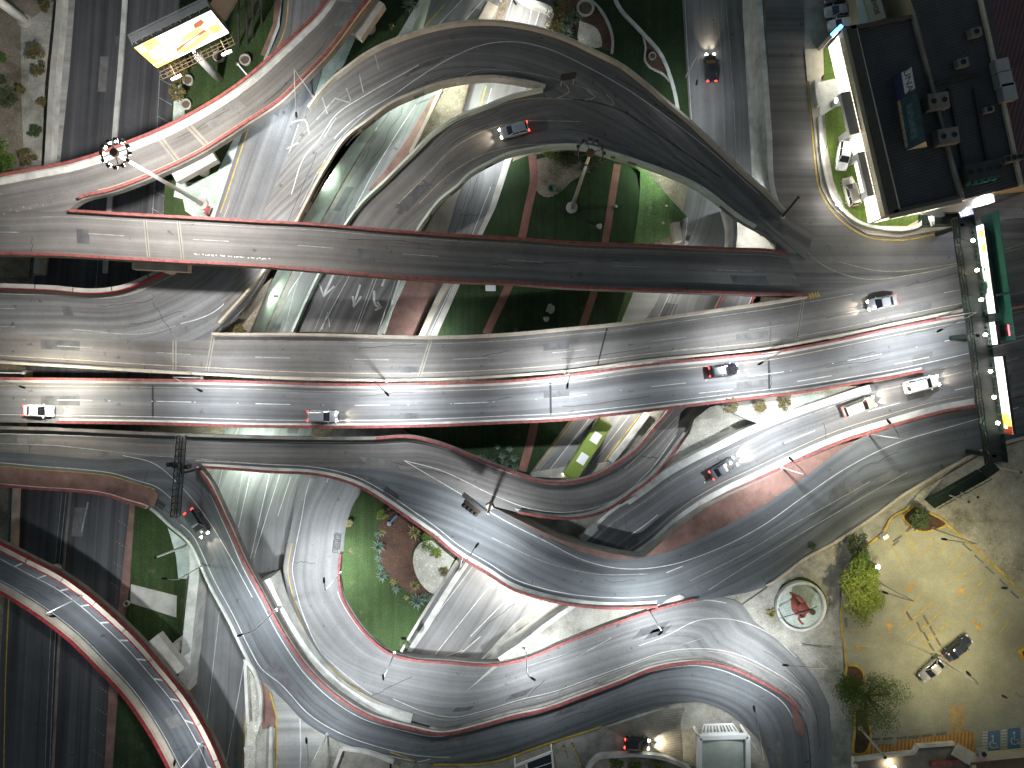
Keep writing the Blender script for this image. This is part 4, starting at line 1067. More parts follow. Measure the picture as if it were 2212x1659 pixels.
wall('low_wall', 'white rail wall beside the narrow steps', '585,1570 583,1640 582,1720', 5.4, 6.6, 0.4, 'conc_w')
wall('low_wall', 'white kerb of the small bridge at the bottom edge', '740,1618 800,1628 850,1648', 5.6, 6.7, 0.5, 'conc_w')
wall('low_wall', 'white leaning side wall of the small bridge at the bottom edge', '738,1618 722,1660 700,1720', 5.0, 6.6, 0.5, 'conc_w')

# bottom right plaza
area('plaza', 'stained forecourt with guard booth and paver grid at the bottom', '935,1652 1063,1648 1171,1611 1306,1568 1413,1533 1467,1522 1521,1521 1560,1536 1600,1565 1640,1606 1660,1652 1668,1740 930,1740', 6.02, 'stain')
area('paving', 'paver grid crossed by the black car lights', '1310,1572 1420,1536 1480,1528 1470,1560 1475,1640 1480,1700 1420,1700 1400,1640 1380,1640 1360,1600', 6.03, 'cobble')
wall('low_wall', 'white curved planter rim at the bottom edge', '1262,1700 1270,1665 1290,1640 1330,1634 1440,1641 1490,1662', 5.9, 7.0, 0.5, 'conc_w')
wall('kerb', 'yellow kerb line along the bottom forecourt', '935,1652 1063,1647 1171,1611 1300,1570', 6.0, 6.17, 0.25, 'yellow', 'kerb')
# plaza with the round fountain
area('plaza', 'stained pale ground around the round fountain', '1604,1306 1660,1268 1746,1207 1805,1176 1822,1190 1815,1260 1815,1310 1822,1430 1838,1520 1846,1740 1798,1740 1797,1590 1791,1522 1764,1468 1724,1417 1670,1375 1635,1345', 6.08, 'stain')
wall('kerb', 'beige kerb between the right lower ramp and the plaza', '1657,1266 1746,1204 1805,1172 1886,1118 1953,1069 2007,1037 2074,999 2128,972 2230,942', 6.0, 6.25, 0.35, 'conc_b', 'kerb')
area('grass', 'weedy ring of grass around the fountain', '1690,1262 1730,1246 1765,1262 1786,1300 1776,1340 1750,1362 1715,1362 1680,1335 1672,1300', 6.10, 'grass', smooth=True, kind='stuff')
area('rough_ground', 'dark stained concrete under the footbridge stairs', '1913,1143 1990,1060 2130,976 2230,946 2330,930 2330,1330 2230,1300 2155,1228 2101,1180 2047,1134 1994,1100 1975,1091', 6.07, 'stain')
# car park
area('car_park', 'yellow lit concrete car park with faded bays', '1851,1196 1900,1160 1918,1128 1975,1092 1994,1101 2047,1135 2101,1181 2155,1229 2230,1300 2330,1390 2330,1740 1846,1740 1838,1520 1824,1430 1816,1310 1820,1225', 6.12, 'lot')
mm = MB()
def pl(t, w, mi=0, z=6.14): ribbon(mm, [W(x, y, z) for x, y in P(t)], w, mi)
pl('1816,1307 1820,1385 1826,1390 1828,1432', 0.32)
ribbon(mm, [W(x, y, 6.14) for x, y in catmull(P('1851,1196 1895,1162 1912,1146 1921,1126 1975,1092'))], 0.3)
ribbon(mm, [W(x, y, 6.14) for x, y in P('1994,1100 2047,1134 2101,1180 2155,1228 2230,1300')], 0.3)
for t in ('1955,1151 1985,1204', '1916,1160 1952,1224', '1985,1160 1975,1170 1962,1185', '2020,1160 1998,1196', '2048,1168 2020,1204', '2080,1190 2050,1226', '2105,1225 2060,1255',
          '2128,1250 2085,1292', '2150,1275 2112,1320', '2170,1300 2135,1345', '2190,1322 2158,1370', '1975,1125 1962,1160'): pl(t, 0.13)
pl('1822,1330 1880,1330', 0.13); pl('1824,1362 1880,1361', 0.13); pl('1822,1300 1870,1300', 0.13)
for a, b in (((1949, 1320), (1995, 1281)), ((1945, 1359), (2024, 1294)), ((1960, 1385), (2036, 1318)), ((1976, 1409), (2052, 1343))): pl(f'{a[0]},{a[1]} {b[0]},{b[1]}', 0.16)
for a, b in (((1949, 1320), (1962, 1343)), ((1986, 1325), (2030, 1402)), ((1968, 1330), (2014, 1410))): pl(f'{a[0]},{a[1]} {b[0]},{b[1]}', 0.1)
for (x, y, a) in ((1970, 1266, 2.5), (1921, 1358, -1.57), (1862, 1400, 3.14), (2108, 1347, 0.9), (2080, 1272, 2.3)):   # direction arrows
    dx, dy = math.cos(a), math.sin(a)
    pl(f'{x - dx * 10},{y - dy * 10} {x + dx * 4},{y + dy * 4}', 0.3, 1)
    c = W(x + dx * 4, y + dy * 4, 6.14); s_ = 0.55; d = Vector((dx, -dy, 0)); r = Vector((d.y, -d.x, 0))
    mm.add([c + r * s_, c - r * s_, c + d * 1.0], [(0, 1, 2)], 1)
for k in range(16): pl(f'{2050 if k < 8 else 2054},{1528 + k * 4.6} {2084},{1526 + k * 4.6}', 0.17, 1)
for (x0, x1, y0, y1) in ((2134, 2160, 1580, 1640), (2177, 2204, 1574, 1632)):
    mm.add([W(x0, y0, 6.145), W(x1, y0 - 3, 6.145), W(x1, y1 - 3, 6.145), W(x0, y1, 6.145)], [(3, 2, 1, 0)], 2)
for x in (2122, 2162, 2206):
    for k in range(8): pl(f'{x},{1582 + k * 6.4 - (x - 2122) * 0.09} {x + 13},{1581 + k * 6.4 - (x - 2122) * 0.09}', 0.22, 3)
for x, y in ((2146, 1608), (2192, 1600)):                      # wheelchair emblems
    c = W(x, y, 6.16); R_ = 0.55
    ring = [Vector((c.x + R_ * math.cos(q), c.y + R_ * math.sin(q), 6.16)) for q in [2.2 + 4.6 * i / 14 for i in range(15)]]
    ribbon(mm, ring, 0.14, 3)
    ribbon(mm, [Vector((c.x - 0.1, c.y + 0.95, 6.16)), Vector((c.x - 0.02, c.y + 0.15, 6.16)), Vector((c.x + 0.5, c.y + 0.1, 6.16)), Vector((c.x + 0.75, c.y - 0.6, 6.16))], 0.16, 3)
    mm.add([Vector((c.x - 0.28, c.y + 1.05, 6.16)), Vector((c.x + 0.05, c.y + 1.05, 6.16)), Vector((c.x + 0.05, c.y + 1.35, 6.16)), Vector((c.x - 0.28, c.y + 1.35, 6.16))], [(0, 1, 2, 3)], 3)
tag(mm.build('car_park_marking', [M['yellow'], plain('orange_paint', (0.38, 0.22, 0.06), 0.6, 0.4, 3.0), M['blue'], M['white']]), None, None, kind='structure')
area('sidewalk', 'striped orange paving in front of the shop at the bottom right', '1930,1624 1938,1600 2000,1594 2095,1580 2106,1584 2106,1625 2060,1640 1990,1650 1930,1652 1848,1640 1848,1612 1930,1606', 6.16, 'plank')
WS = MB()
for t in ('1958,1148 1972,1138', '1972,1132 1988,1120', '1930,1170 1948,1158', '1930,1178 1942,1168', '1827,1310 1829,1325', '1827,1336 1829,1355', '1959,1322 1970,1340', '1982,1345 1992,1364', '1996,1366 2006,1384',
          '2008,1390 2018,1406', '1996,1330 2006,1348', '2010,1354 2020,1372', '2022,1378 2032,1394', '2080,1175 2098,1190', '2106,1200 2124,1216', '2130,1224 2148,1240', '2160,1252 2176,1268', '2184,1278 2200,1292',
          '1880,1597 1900,1596', '1908,1596 1928,1594', '1938,1594 1958,1592', '1964,1592 1984,1589', '1994,1589 2014,1586', '2024,1586 2044,1583', '2138,1640 2160,1638', '2180,1630 2202,1628'):
    a, b = [W(x, y, 6.2) for x, y in P(t)]
    k = MB(); d = (b - a)
    k.bar(a, b, 0.22, 0.16); tag(k.build('wheel_stop', M['conc_d']), None, None)
WSL = ['first black wheel stop from the teardrop planter', 'wheel stop nearest the teardrop planter', 'third wheel stop down from the planter', 'wheel stop closest to the lime tree',
       'upper wheel stop against the yellow left kerb', 'lower wheel stop against the yellow left kerb', 'top stop of the left row on the central bays', 'second stop of the left row on the central bays',
       'third stop of the left row on the central bays', 'stop beside the silver car front on the central bays', 'top stop of the right row on the central bays', 'middle stop of the right row on the central bays',
       'stop beside the dark car on the central bays', 'highest wheel stop along the slanting right kerb', 'second wheel stop along the slanting right kerb', 'middle wheel stop along the slanting right kerb',
       'fourth wheel stop along the slanting right kerb', 'lowest wheel stop along the slanting right kerb', 'leftmost wheel stop before the striped paving', 'second stop from the left before the striped paving',
       'third stop from the left before the striped paving', 'fourth stop from the left before the striped paving', 'fifth stop from the left before the striped paving', 'rightmost stop before the striped paving',
       'wheel stop in the left blue wheelchair bay', 'wheel stop in the right blue wheelchair bay']
for o, l in zip(sorted([o for o in S.objects if o.name.startswith('wheel_stop')], key=lambda o: o.name), WSL): tag(o, l, 'wheel stop', 'wheel stops in the car park')

def planter_island(label, txt, z, rimmat):
    pts = catmull(P(txt) + [P(txt)[0]], 6)[:-1]
    w = [W(x, y, z) for x, y in pts]
    t = thing('kerbed_planter', label, 'planter', (w[0].x, w[0].y, z))
    m = MB(); m.sweep(w, [(-0.14, 0), (-0.14, 0.17), (0.14, 0.17), (0.14, 0)], [0, 0, 0], True); m.build('rim', M[rimmat], t)
    m = MB(); m.poly([p + Vector((0, 0, 0.1)) for p in w], None); m.build('soil', M['dirt_r'], t)
planter_island('teardrop shaped planter at the top of the car park', '1975,1091 1994,1101 2042,1133 2015,1145 1990,1148 1965,1135 1950,1118', 6.12, 'yellow')
planter_island('kerbed planter under the dark tree in the car park', '1828,1436 1850,1438 1864,1452 1862,1480 1840,1490 1828,1470', 6.12, 'yellow')
planter_island('long yellow rimmed planter with the pale lamp post', '1846,1535 1856,1528 1868,1534 1876,1560 1877,1610 1868,1625 1848,1628 1846,1580', 6.12, 'yellow')
# ================================================================== lamps
LIGHT_K = 1.0
def spot(parent, p, power, col=(0.93, 0.97, 1.0), size=150, blend=1.0, rad=0.35, aim=None, name='lamp_light'):
    l = bpy.data.lights.new(name, 'SPOT')
    l.energy = power * LIGHT_K; l.color = col; l.spot_size = math.radians(size); l.spot_blend = blend; l.shadow_soft_size = rad
    o = bpy.data.objects.new(name, l); COL.objects.link(o)
    base = Vector(parent.location) if parent else Vector((0, 0, 0))
    o.location = Vector(p) - base
    if parent: o.parent = parent
    if aim is not None:
        d = Vector(aim) - Vector(p); o.rotation_euler = d.to_track_quat('-Z', 'Y').to_euler()
    return o

COOL = (0.90, 0.95, 1.0); MINT = (0.84, 1.0, 0.86); NEUT = (1.0, 0.97, 0.90); WARM = (1.0, 0.89, 0.53)
def street_lamp(label, bx, by, zb, hx, hy, power, col=COOL, h=9.5, lens='lens', mat='galv', size=146, group='street lamps of the interchange', single=True):
    b = W(bx, by, zb); e = W(hx, hy, zb + h)
    t = thing('street_lamp', label, 'street lamp', b, 0, group)
    top = Vector((b.x, b.y, zb + h - 0.5))
    m = MB(); m.tube([b, b.lerp(top, 0.5), top], [0.11, 0.08, 0.055], 10); m.tube([b, b + Vector((0, 0, 0.25))], [0.24, 0.24], 10)
    m.build('pole', M[mat], t)
    d = e - top; d2 = Vector((d.x, d.y, 0)); L = max(d2.length, 0.3); u = d2 / L
    m = MB(); m.tube([top, top + u * L * 0.3 + Vector((0, 0, 0.42)), Vector((e.x, e.y, e.z - 0.02)) - u * 0.35], [0.06, 0.055, 0.045], 8)
    m.build('arm', M[mat], t)
    m = MB(); c = Vector((e.x, e.y, e.z)); a = math.atan2(u.y, u.x)
    R_ = Matrix.Rotation(a, 3, 'Z')
    vs = []
    for sx, w_, hh in ((-0.42, 0.09, 0.07), (-0.2, 0.15, 0.13), (0.2, 0.17, 0.13), (0.45, 0.10, 0.06)):
        for sy, sz in ((-1, 0), (-0.8, 1), (0.8, 1), (1, 0)):
            vs.append(c + R_ @ Vector((sx, sy * w_, sz * hh)))
    fs = []
    for i in range(3):
        for k in range(4): fs.append((i * 4 + k, i * 4 + (k + 1) % 4, i * 4 + 4 + (k + 1) % 4, i * 4 + 4 + k))
    fs += [(0, 1, 2, 3), (15, 14, 13, 12)]
    m.add(vs, fs); hd = m.build('lamp_head', M['dark_m'], t)
    m = MB(); m.box((c.x, c.y, c.z - 0.012), (0.5, 0.2, 0.02), a); m.build('lens', M[lens], hd)
    spot(t, (c.x, c.y, c.z - 0.12), power, col, size)
    return t

Z6 = 6.0
LP = [
 ('street lamp over the yellow streaked left end of the lower highway', 52, 806, 6, 48, 836, 8500, (1, .95, .82)),
 ('street lamp on the highway median left of the truss sign', 436, 816, 6, 431, 843, 6800, COOL),
 ('street lamp over the brightest pool in the middle of the lower highway', 835, 823, 6, 835, 850, 10500, COOL),
 ('street lamp over the white pool right of the highway middle', 1221, 809, 6, 1226, 833, 10500, COOL),
 ('street lamp on the highway median above the dry grassy island', 1641, 764, 6, 1643, 785, 8500, COOL),
 ('street lamp on the highway median just left of the footbridge', 2025, 687, 6, 2030, 714, 9000, COOL),
 ('street lamp on the red wall of the sunken right ramp, lower of two', 1688, 1010, 6, 1709, 992, 12000, COOL),
 ('street lamp on the red wall of the sunken right ramp, upper of two', 1875, 938, 6, 1920, 911, 6500, NEUT),
 ('street lamp at the corner of the pale gravel half circle', 1001, 1199, 6, 1030, 1178, 8500, COOL),
 ('street lamp on the red rim of the green loop lawn', 737, 1237, 4, 700, 1254, 9500, COOL),
 ('street lamp on the long wall between left ramp and loop road', 598, 1316, 6, 519, 1372, 7000, COOL),
 ('street lamp at the bottom tip of the green loop lawn', 853, 1409, 6, 828, 1463, 9000, COOL),
 ('street lamp beside the brilliant white ramp wall, bottom centre', 1136, 1403, 6, 1151, 1466, 8000, COOL),
 ('street lamp at the red tip where the two lower ramps meet', 1401, 1316, 6, 1427, 1367, 9000, COOL),
 ('street lamp on the plaza side of the bottom right bend', 1730, 1391, 6, 1697, 1437, 4200, COOL),
 ('street lamp on the beige wall of the lower left arc, upper of two', 186, 1283, 8, 113, 1331, 4600, COOL),
 ('street lamp on the beige wall of the lower left arc, lower of two', 441, 1602, 8, 377, 1648, 4600, COOL),
 ('chequered slim lamp beside the white guard booth', 1604, 1574, 6, 1629, 1531, 3800, COOL),
 ('street lamp at the mint coloured tip of the upper loop', 676, 208, 6, 640, 248, 5600, (0.86, 0.96, 1.0)),
 ('street lamp at the top underpass by the mauve median', 1082, 2, 0, 1112, 5, 2600, NEUT, 5.2),
 ('street lamp beside the upper right sunken avenue', 1480, 168, 0, 1505, 178, 1800, COOL),
 ('street lamp at the lower left lawn beside the tall white wall', 446, 1216, 5, 356, 1250, 1500, MINT),
 ('street lamp on the service street corner with a long shadow', 707, 1585, 6, 662, 1600, 4200, COOL),
]
for a in LP: street_lamp(*a[:8], h=a[8] if len(a) > 8 else 9.5)
# lamps of the car park
CP = [('slim car park lamp beside the silver car', 2014, 1414, 6.1, 2092, 1455, 1500, 11.0), ('slim car park lamp right of the lime tree', 1893, 1255, 6.1, 1912, 1280, 1800, 10.5),
      ('car park lamp beside the teardrop planter', 2014, 1142, 6.1, 2040, 1165, 1900, 10.5), ('car park lamp beyond the slanting right kerb', 2200, 1230, 6.1, 2170, 1270, 2600, 11.0),
      ('car park lamp at the right edge above the wheelchair bays', 2196, 1500, 6.1, 2170, 1505, 2000, 11.0)]
for lab, bx, by, zb, hx, hy, pw, h in CP: street_lamp(lab, bx, by, zb, hx, hy, pw, WARM, h, 'lens_w', 'grey_m', 150, 'car park lamps')

def wall_lamp(label, x, y, z, power, col, aim=(0, 0), name='wall_lamp', size=165):
    c = W(x, y, z); t = thing(name, label, 'lamp', c, 0, 'lamps of the underpasses')
    m = MB(); m.box((c.x, c.y, c.z + 0.12), (0.7, 0.35, 0.16)); m.build('housing', M['grey_m'], t)
    m = MB(); m.box((c.x, c.y, c.z + 0.03), (0.55, 0.25, 0.02)); m.build('lens', M['lens_g'], t)
    spot(t, (c.x, c.y, c.z - 0.12), power, col, size, 0.5, 0.25)
WL = [('underpass lamp on the pale green slope above the highway', 596, 640, 3.6, 700, MINT), ('underpass lamp on the pale green slope below the loop', 706, 385, 3.8, 900, MINT),
      ('underpass lamp under the straight flyover over the arrow lanes', 775, 560, 6.6, 8500, (0.88, 0.98, 1.0)), ('underpass lamp under the straight flyover over the slip road', 590, 535, 9.3, 3000, COOL),
      ('underpass lamp under the right end of the loop over the white wall', 1645, 508, 4.4, 420, NEUT), ('underpass lamp under the straight flyover at the concrete wedge', 1470, 590, 5.0, 1100, NEUT), ('added unseen lamp under the arc flyover over the slip road', 585, 235, 9.2, 500, (0.86, 0.95, 1.0)), ('added unseen lamp under the loop beside the long white wall', 1622, 425, 4.8, 800, COOL), ('added unseen lamp under the inner loop by the green bank', 1418, 352, 4.7, 750, MINT),  # arc, long wall and green bank lamps: unseen, added to brighten their surroundings
      ('underpass lamp under the straight flyover over the white gap', 1625, 600, 4.8, 800, COOL), ('added unseen lamp under the inner loop by the green bank', 1418, 352, 4.7, 750, MINT),  # repeat of the green bank lamp, unseen and added for brightness
      ('underpass lamp under the lower highway over the sunken avenue', 1350, 850, 4.6, 4200, NEUT), ('underpass lamp under the broad lower ramp', 1120, 1245, 4.5, 8000, NEUT),
      ('underpass lamp under the left ramp beside the traffic signs', 520, 985, 4.7, 4800, MINT), ('underpass lamp under the loop beside the brick triangle', 960, 160, 4.8, 2800, MINT),
      ('underpass lamp under the inner loop lane', 1062, 225, 4.8, 1700, NEUT), ('underpass lamp under the inner loop over the single lane', 1060, 310, 4.6, 2200, COOL),
      ('underpass lamp under the loop at the top', 1150, 95, 4.8, 1500, NEUT), ('underpass lamp under the highway over the single lane', 925, 750, 4.7, 2600, COOL),
      ('underpass lamp under the loop road at the bottom', 985, 1470, 4.6, 4000, NEUT), ('underpass lamp under the upper loop over the dark lane', 850, 190, 4.8, 2200, MINT),
      ('underpass lamp under the ramp beside the lower left lawn', 420, 1110, 4.8, 300, COOL)]
for a in WL: wall_lamp(*a)

def high_mast(label, bx, by, zb, h, lit, power):
    b = W(bx, by, zb); t = thing('high_mast', label, 'lamp mast', b, 0, 'lamp masts with rings of floodlights')
    m = MB(); m.tube([b, b + Vector((0, 0, h * 0.5)), b + Vector((0, 0, h))], [0.34, 0.26, 0.15], 14); m.build('pole', M['galv'], t, True)
    m = MB(); m.lathe(b, [(0.9, 0), (0.9, 0.35), (0.5, 0.5)], 24); m.build('footing', M['conc'], t)
    c = b + Vector((0, 0, h)); R_ = 1.55
    m = MB(); m.tube([c + Vector((R_ * math.cos(a), R_ * math.sin(a), 0)) for a in [2 * PI * k / 28 for k in range(29)]], 0.09, 8)
    for k in range(4):
        a = 2 * PI * k / 4 + 0.3; m.bar(c, c + Vector((R_ * math.cos(a), R_ * math.sin(a), 0)), 0.09)
    m.lathe(c + Vector((0, 0, -0.1)), [(0.5, 0), (0.5, 0.35), (0.2, 0.5)], 16); m.build('lamp_ring', M['bark'], t)
    for k in range(12):
        a = 2 * PI * k / 12; u = Vector((math.cos(a), math.sin(a), 0)); p = c + u * R_
        R3 = Matrix.Rotation(a, 3, 'Z') @ Matrix.Rotation(math.radians(-24), 3, 'Y')
        m = MB(); m.box(p + u * 0.12 + Vector((0, 0, -0.12)), (0.36, 0.36, 0.26), rot=R3); fl = m.build('floodlight', M['dark_m'], t)
        m = MB(); m.box(p + u * 0.10 + R3 @ Vector((-0.17, 0, -0.17)) + Vector((0, 0, -0.10)), (0.42, 0.36, 0.03), rot=R3); m.build('lens', M['flood' if lit else 'galv'], fl)
    if lit: spot(t, c + Vector((0, 0, -0.8)), power, (1.0, 0.97, 0.94), 158, 0.5, 1.2)
high_mast('lit lamp mast with a glowing ring of floodlights beside the arc flyover', 438, 441, 5.9, 23.5, True, 36000)
high_mast('unlit lamp mast with a dark ring of floodlights in the park lawn', 1235, 449, 0.4, 26.5, False, 0)

# ================================================================== vehicles
def make_car(label, x, y, z, dirx, diry, paint, kind='sedan', lights=True, L=4.4, Wd=1.76, cat='car', group=None, power=120, taxi=None):
    c = W(x, y, z); a = math.atan2(-(diry), dirx)
    t = thing('car', label, cat, c, a, group)
    hi = 1.46 if kind == 'sedan' else 1.68 if kind in ('suv', 'van') else 1.5
    hood = 0.92 if kind == 'sedan' else 1.05
    def ring(xx, w, zb, zt, r=0.35):
        return [(xx, -w, zb), (xx, -w, zb + (zt - zb) * 0.55), (xx, -w * 0.97, zt - (zt - zb) * 0.12), (xx, -w * 0.86, zt), (xx, w * 0.86, zt), (xx, w * 0.97, zt - (zt - zb) * 0.12), (xx, w, zb + (zt - zb) * 0.55), (xx, w, zb)]
    h = Wd / 2
    prof = [(-L / 2, h * 0.74, 0.42, 0.80), (-L / 2 + 0.12, h * 0.88, 0.3, hood + 0.02), (-L * 0.36, h, 0.22, hood + 0.06), (-L * 0.1, h, 0.2, hood + 0.04), (L * 0.15, h, 0.2, hood + 0.02),
            (L * 0.33, h * 0.98, 0.22, hood - 0.05), (L / 2 - 0.22, h * 0.88, 0.28, hood - 0.17), (L / 2 - 0.02, h * 0.66, 0.4, hood - 0.3)]
    m = MB(); vs = []; 
    for q in prof: vs += ring(*q)
    fs = []
    for i in range(len(prof) - 1):
        for k in range(7): fs.append((i * 8 + k, (i + 1) * 8 + k, (i + 1) * 8 + k + 1, i * 8 + k + 1))
        fs.append((i * 8 + 7, (i + 1) * 8 + 7, (i + 1) * 8, i * 8))
    fs += [tuple(range(8)), tuple(reversed([(len(prof) - 1) * 8 + k for k in range(8)]))]
    m.add(vs, fs); m.build('body', M[paint], t, True, world=False)
    # glazed cabin and roof
    if kind == 'sedan': xs = (-L * 0.37, -L * 0.20, L * 0.06, L * 0.25)
    elif kind == 'hatch': xs = (-L * 0.46, -L * 0.38, L * 0.05, L * 0.24)
    else: xs = (-L * 0.475, -L * 0.42, L * 0.06, L * 0.25)
    wb, wt = h * 0.90, h * 0.72
    zb = hood + 0.0
    m = MB()
    q = [(xs[0], -wb, zb), (xs[0], wb, zb), (xs[3], wb * 0.96, zb - 0.03), (xs[3], -wb * 0.96, zb - 0.03), (xs[1], -wt, hi - 0.04), (xs[1], wt, hi - 0.04), (xs[2], wt, hi - 0.04), (xs[2], -wt, hi - 0.04)]
    m.add(q, [(0, 1, 5, 4), (2, 3, 7, 6), (1, 2, 6, 5), (3, 0, 4, 7), (4, 5, 6, 7)])
    m.build('window', M['glass_d'], t, world=False)
    m = MB(); x1, x2 = xs[1] - 0.06, xs[2] + 0.06; w2 = wt + 0.04
    vs = []
    for xx, ww, zz in ((x1, w2 * 0.94, hi - 0.05), (x1 + 0.25, w2, hi), (x2 - 0.3, w2, hi + 0.01), (x2, w2 * 0.95, hi - 0.05)):
        vs += [(xx, -ww, zz - 0.05), (xx, -ww * 0.8, zz + 0.015), (xx, ww * 0.8, zz + 0.015), (xx, ww, zz - 0.05)]
    fs = [(i * 4 + k, i * 4 + 4 + k, i * 4 + 5 + k, i * 4 + 1 + k) for i in range(3) for k in range(3)]
    m.add(vs, fs)
    for sy in (-1, 1):
        m.bar((xs[3], sy * wb * 0.96, zb - 0.02), (xs[2], sy * wt, hi - 0.03), 0.09, 0.06); m.bar((xs[0], sy * wb, zb), (xs[1], sy * wt, hi - 0.03), 0.13, 0.07)
        xm = (xs[1] + xs[2]) / 2; m.bar((xm, sy * (wb + 0.015), zb), (xm, sy * (wt + 0.02), hi - 0.03), 0.08, 0.05)
    m.build('roof', M[paint], t, world=False)
    for sx in (-L * 0.31, L * 0.31):
        for sy in (-1, 1):
            m = MB(); m.tube([(sx, sy * (h - 0.2), 0.32), (sx, sy * (h + 0.01), 0.32)], [0.32, 0.32], 16); wh = m.build('wheel', M['tyre'], t, world=False)
            m = MB(); m.tube([(sx, sy * (h - 0.02), 0.32), (sx, sy * (h + 0.025), 0.32)], [0.2, 0.19], 12); m.build('rim', M['grey_m'], wh, world=False)
    for sy in (-1, 1):
        m = MB(); m.box((L / 2 - 0.15, sy * h * 0.66, hood - 0.26), (0.30, 0.30, 0.17), sy * -0.35); m.build('headlight', M['head' if lights else 'head_off'], t, world=False)
        m = MB(); m.box((-L / 2 + 0.05, sy * h * 0.70, hood - 0.12), (0.16, 0.34, 0.17), sy * 0.25); m.build('tail_light', M['tail' if lights else 'tail_off'], t, world=False)
        m = MB(); m.box((xs[3] - 0.18, sy * (h + 0.08), zb + 0.05), (0.14, 0.2, 0.12)); m.build('mirror', M[paint], t, world=False)
    if lights:
        for sy in (-1, 1):
            l = bpy.data.lights.new('headlight_beam', 'SPOT'); l.energy = power * 4; l.color = (1.0, 0.86, 0.66); l.spot_size = math.radians(62); l.spot_blend = 0.9; l.shadow_soft_size = 0.08
            o = bpy.data.objects.new('headlight_beam', l); COL.objects.link(o); o.parent = t
            o.location = (L / 2 + 0.12, sy * h * 0.6, 0.62)
            o.rotation_euler = Vector((1, 0, -0.16)).to_track_quat('-Z', 'Y').to_euler()
    return t
for n, c, r, mt in (('car_white', (0.75, 0.75, 0.73), .25, 0), ('car_silver', (0.42, 0.43, 0.44), .28, .5), ('car_black', (0.015, 0.016, 0.02), .18, 0), ('car_navy', (0.03, 0.035, 0.06), .2, .2),
                    ('car_red', (0.35, 0.02, 0.02), .25, 0), ('car_grey', (0.12, 0.125, 0.13), .28, .4), ('car_blue', (0.03, 0.09, 0.25), .25, .2), ('car_champ', (0.40, 0.37, 0.31), .3, .4), ('lime', (0.20, 0.27, 0.05), .4, 0)):
    M[n] = paintcar(n, c, r, mt)
# parked
make_car('white saloon parked on the showroom turf, upper of two', 1817, 340, 6.1, -9, 56, 'car_white', 'suv', False, 4.3, 1.74)
make_car('beige off-roader parked on the showroom turf with its nose up', 1833, 417, 6.1, -13, -48, 'car_champ', 'suv', False, 4.4, 1.78)
make_car('white hatchback parked closest to the showroom corner', 1813, 58, 6.05, -54, 8, 'car_white', 'hatch', False, 4.1, 1.7)
make_car('grey saloon parked second from the showroom corner', 1808, 29, 6.05, -56, 7, 'car_silver', 'sedan', False, 4.4, 1.74)
make_car('dark saloon cut by the top edge beside the parked grey one', 1806, -2, 6.05, -56, 7, 'car_grey', 'sedan', False, 4.4, 1.74)
make_car('dark blue saloon in the central bays of the car park', 2063, 1396, 6.13, 46, -38, 'car_navy', 'sedan', False, 4.6, 1.78)
make_car('silver saloon in the central bays of the car park', 2008, 1441, 6.13, -44, 40, 'car_silver', 'sedan', False, 4.4, 1.76)
make_car('small black car with glowing lights on the paver grid forecourt', 1374, 1601, 6.04, 56, 4, 'car_black', 'hatch', True, 3.7, 1.66, power=420)

# traffic that the long exposure drew as streaks: the vehicles themselves, standing on their lanes
def on(road, x, y): return road.z_at(x, y) + 0.02
def T(label, road, x, y, dx, dy, paint, kind='sedan', **k):
    make_car(label, x, y, on(road, x, y), dx, dy, paint, kind, True, group='cars driving with their lights on', **k)
T('silver car driving into the loop below the dark lamp mast', L2, 1110, 285, -52, 14, 'car_silver', 'hatch')
T('silver saloon driving on the upper highway beside the yellow end marks', H1, 1900, 655, -58, 12, 'car_silver')
T('white saloon driving at the far left of the lower highway', H2, 90, 887, 60, 2, 'car_white')
T('silver suv driving in the middle of the lower highway', H2, 700, 899, 60, 1, 'car_silver', 'suv')
T('black suv driving on the lower highway above the dark pocket', H2, 1560, 800, 60, -8, 'car_black', 'suv')
T('white van with red tail lights driving towards the footbridge', E, 1985, 830, 58, -14, 'car_white', 'van', L=5.2, Wd=1.9)
T('beige van driving up the right ramp behind the first white one', E, 1850, 878, 54, -20, 'car_champ', 'van', power=300, L=5.0, Wd=1.86)
T('dark grey saloon driving on the sunken right ramp beside the white kerb', E, 1560, 1010, 50, -30, 'car_grey', power=420)
T('grey suv driving down the left lower ramp past the truss sign', PF, 430, 1128, 32, 48, 'car_grey', 'suv')
T('dark saloon driving in the upper right sunken avenue', G3, 1533, 150, -3, -58, 'car_black', 'sedan')

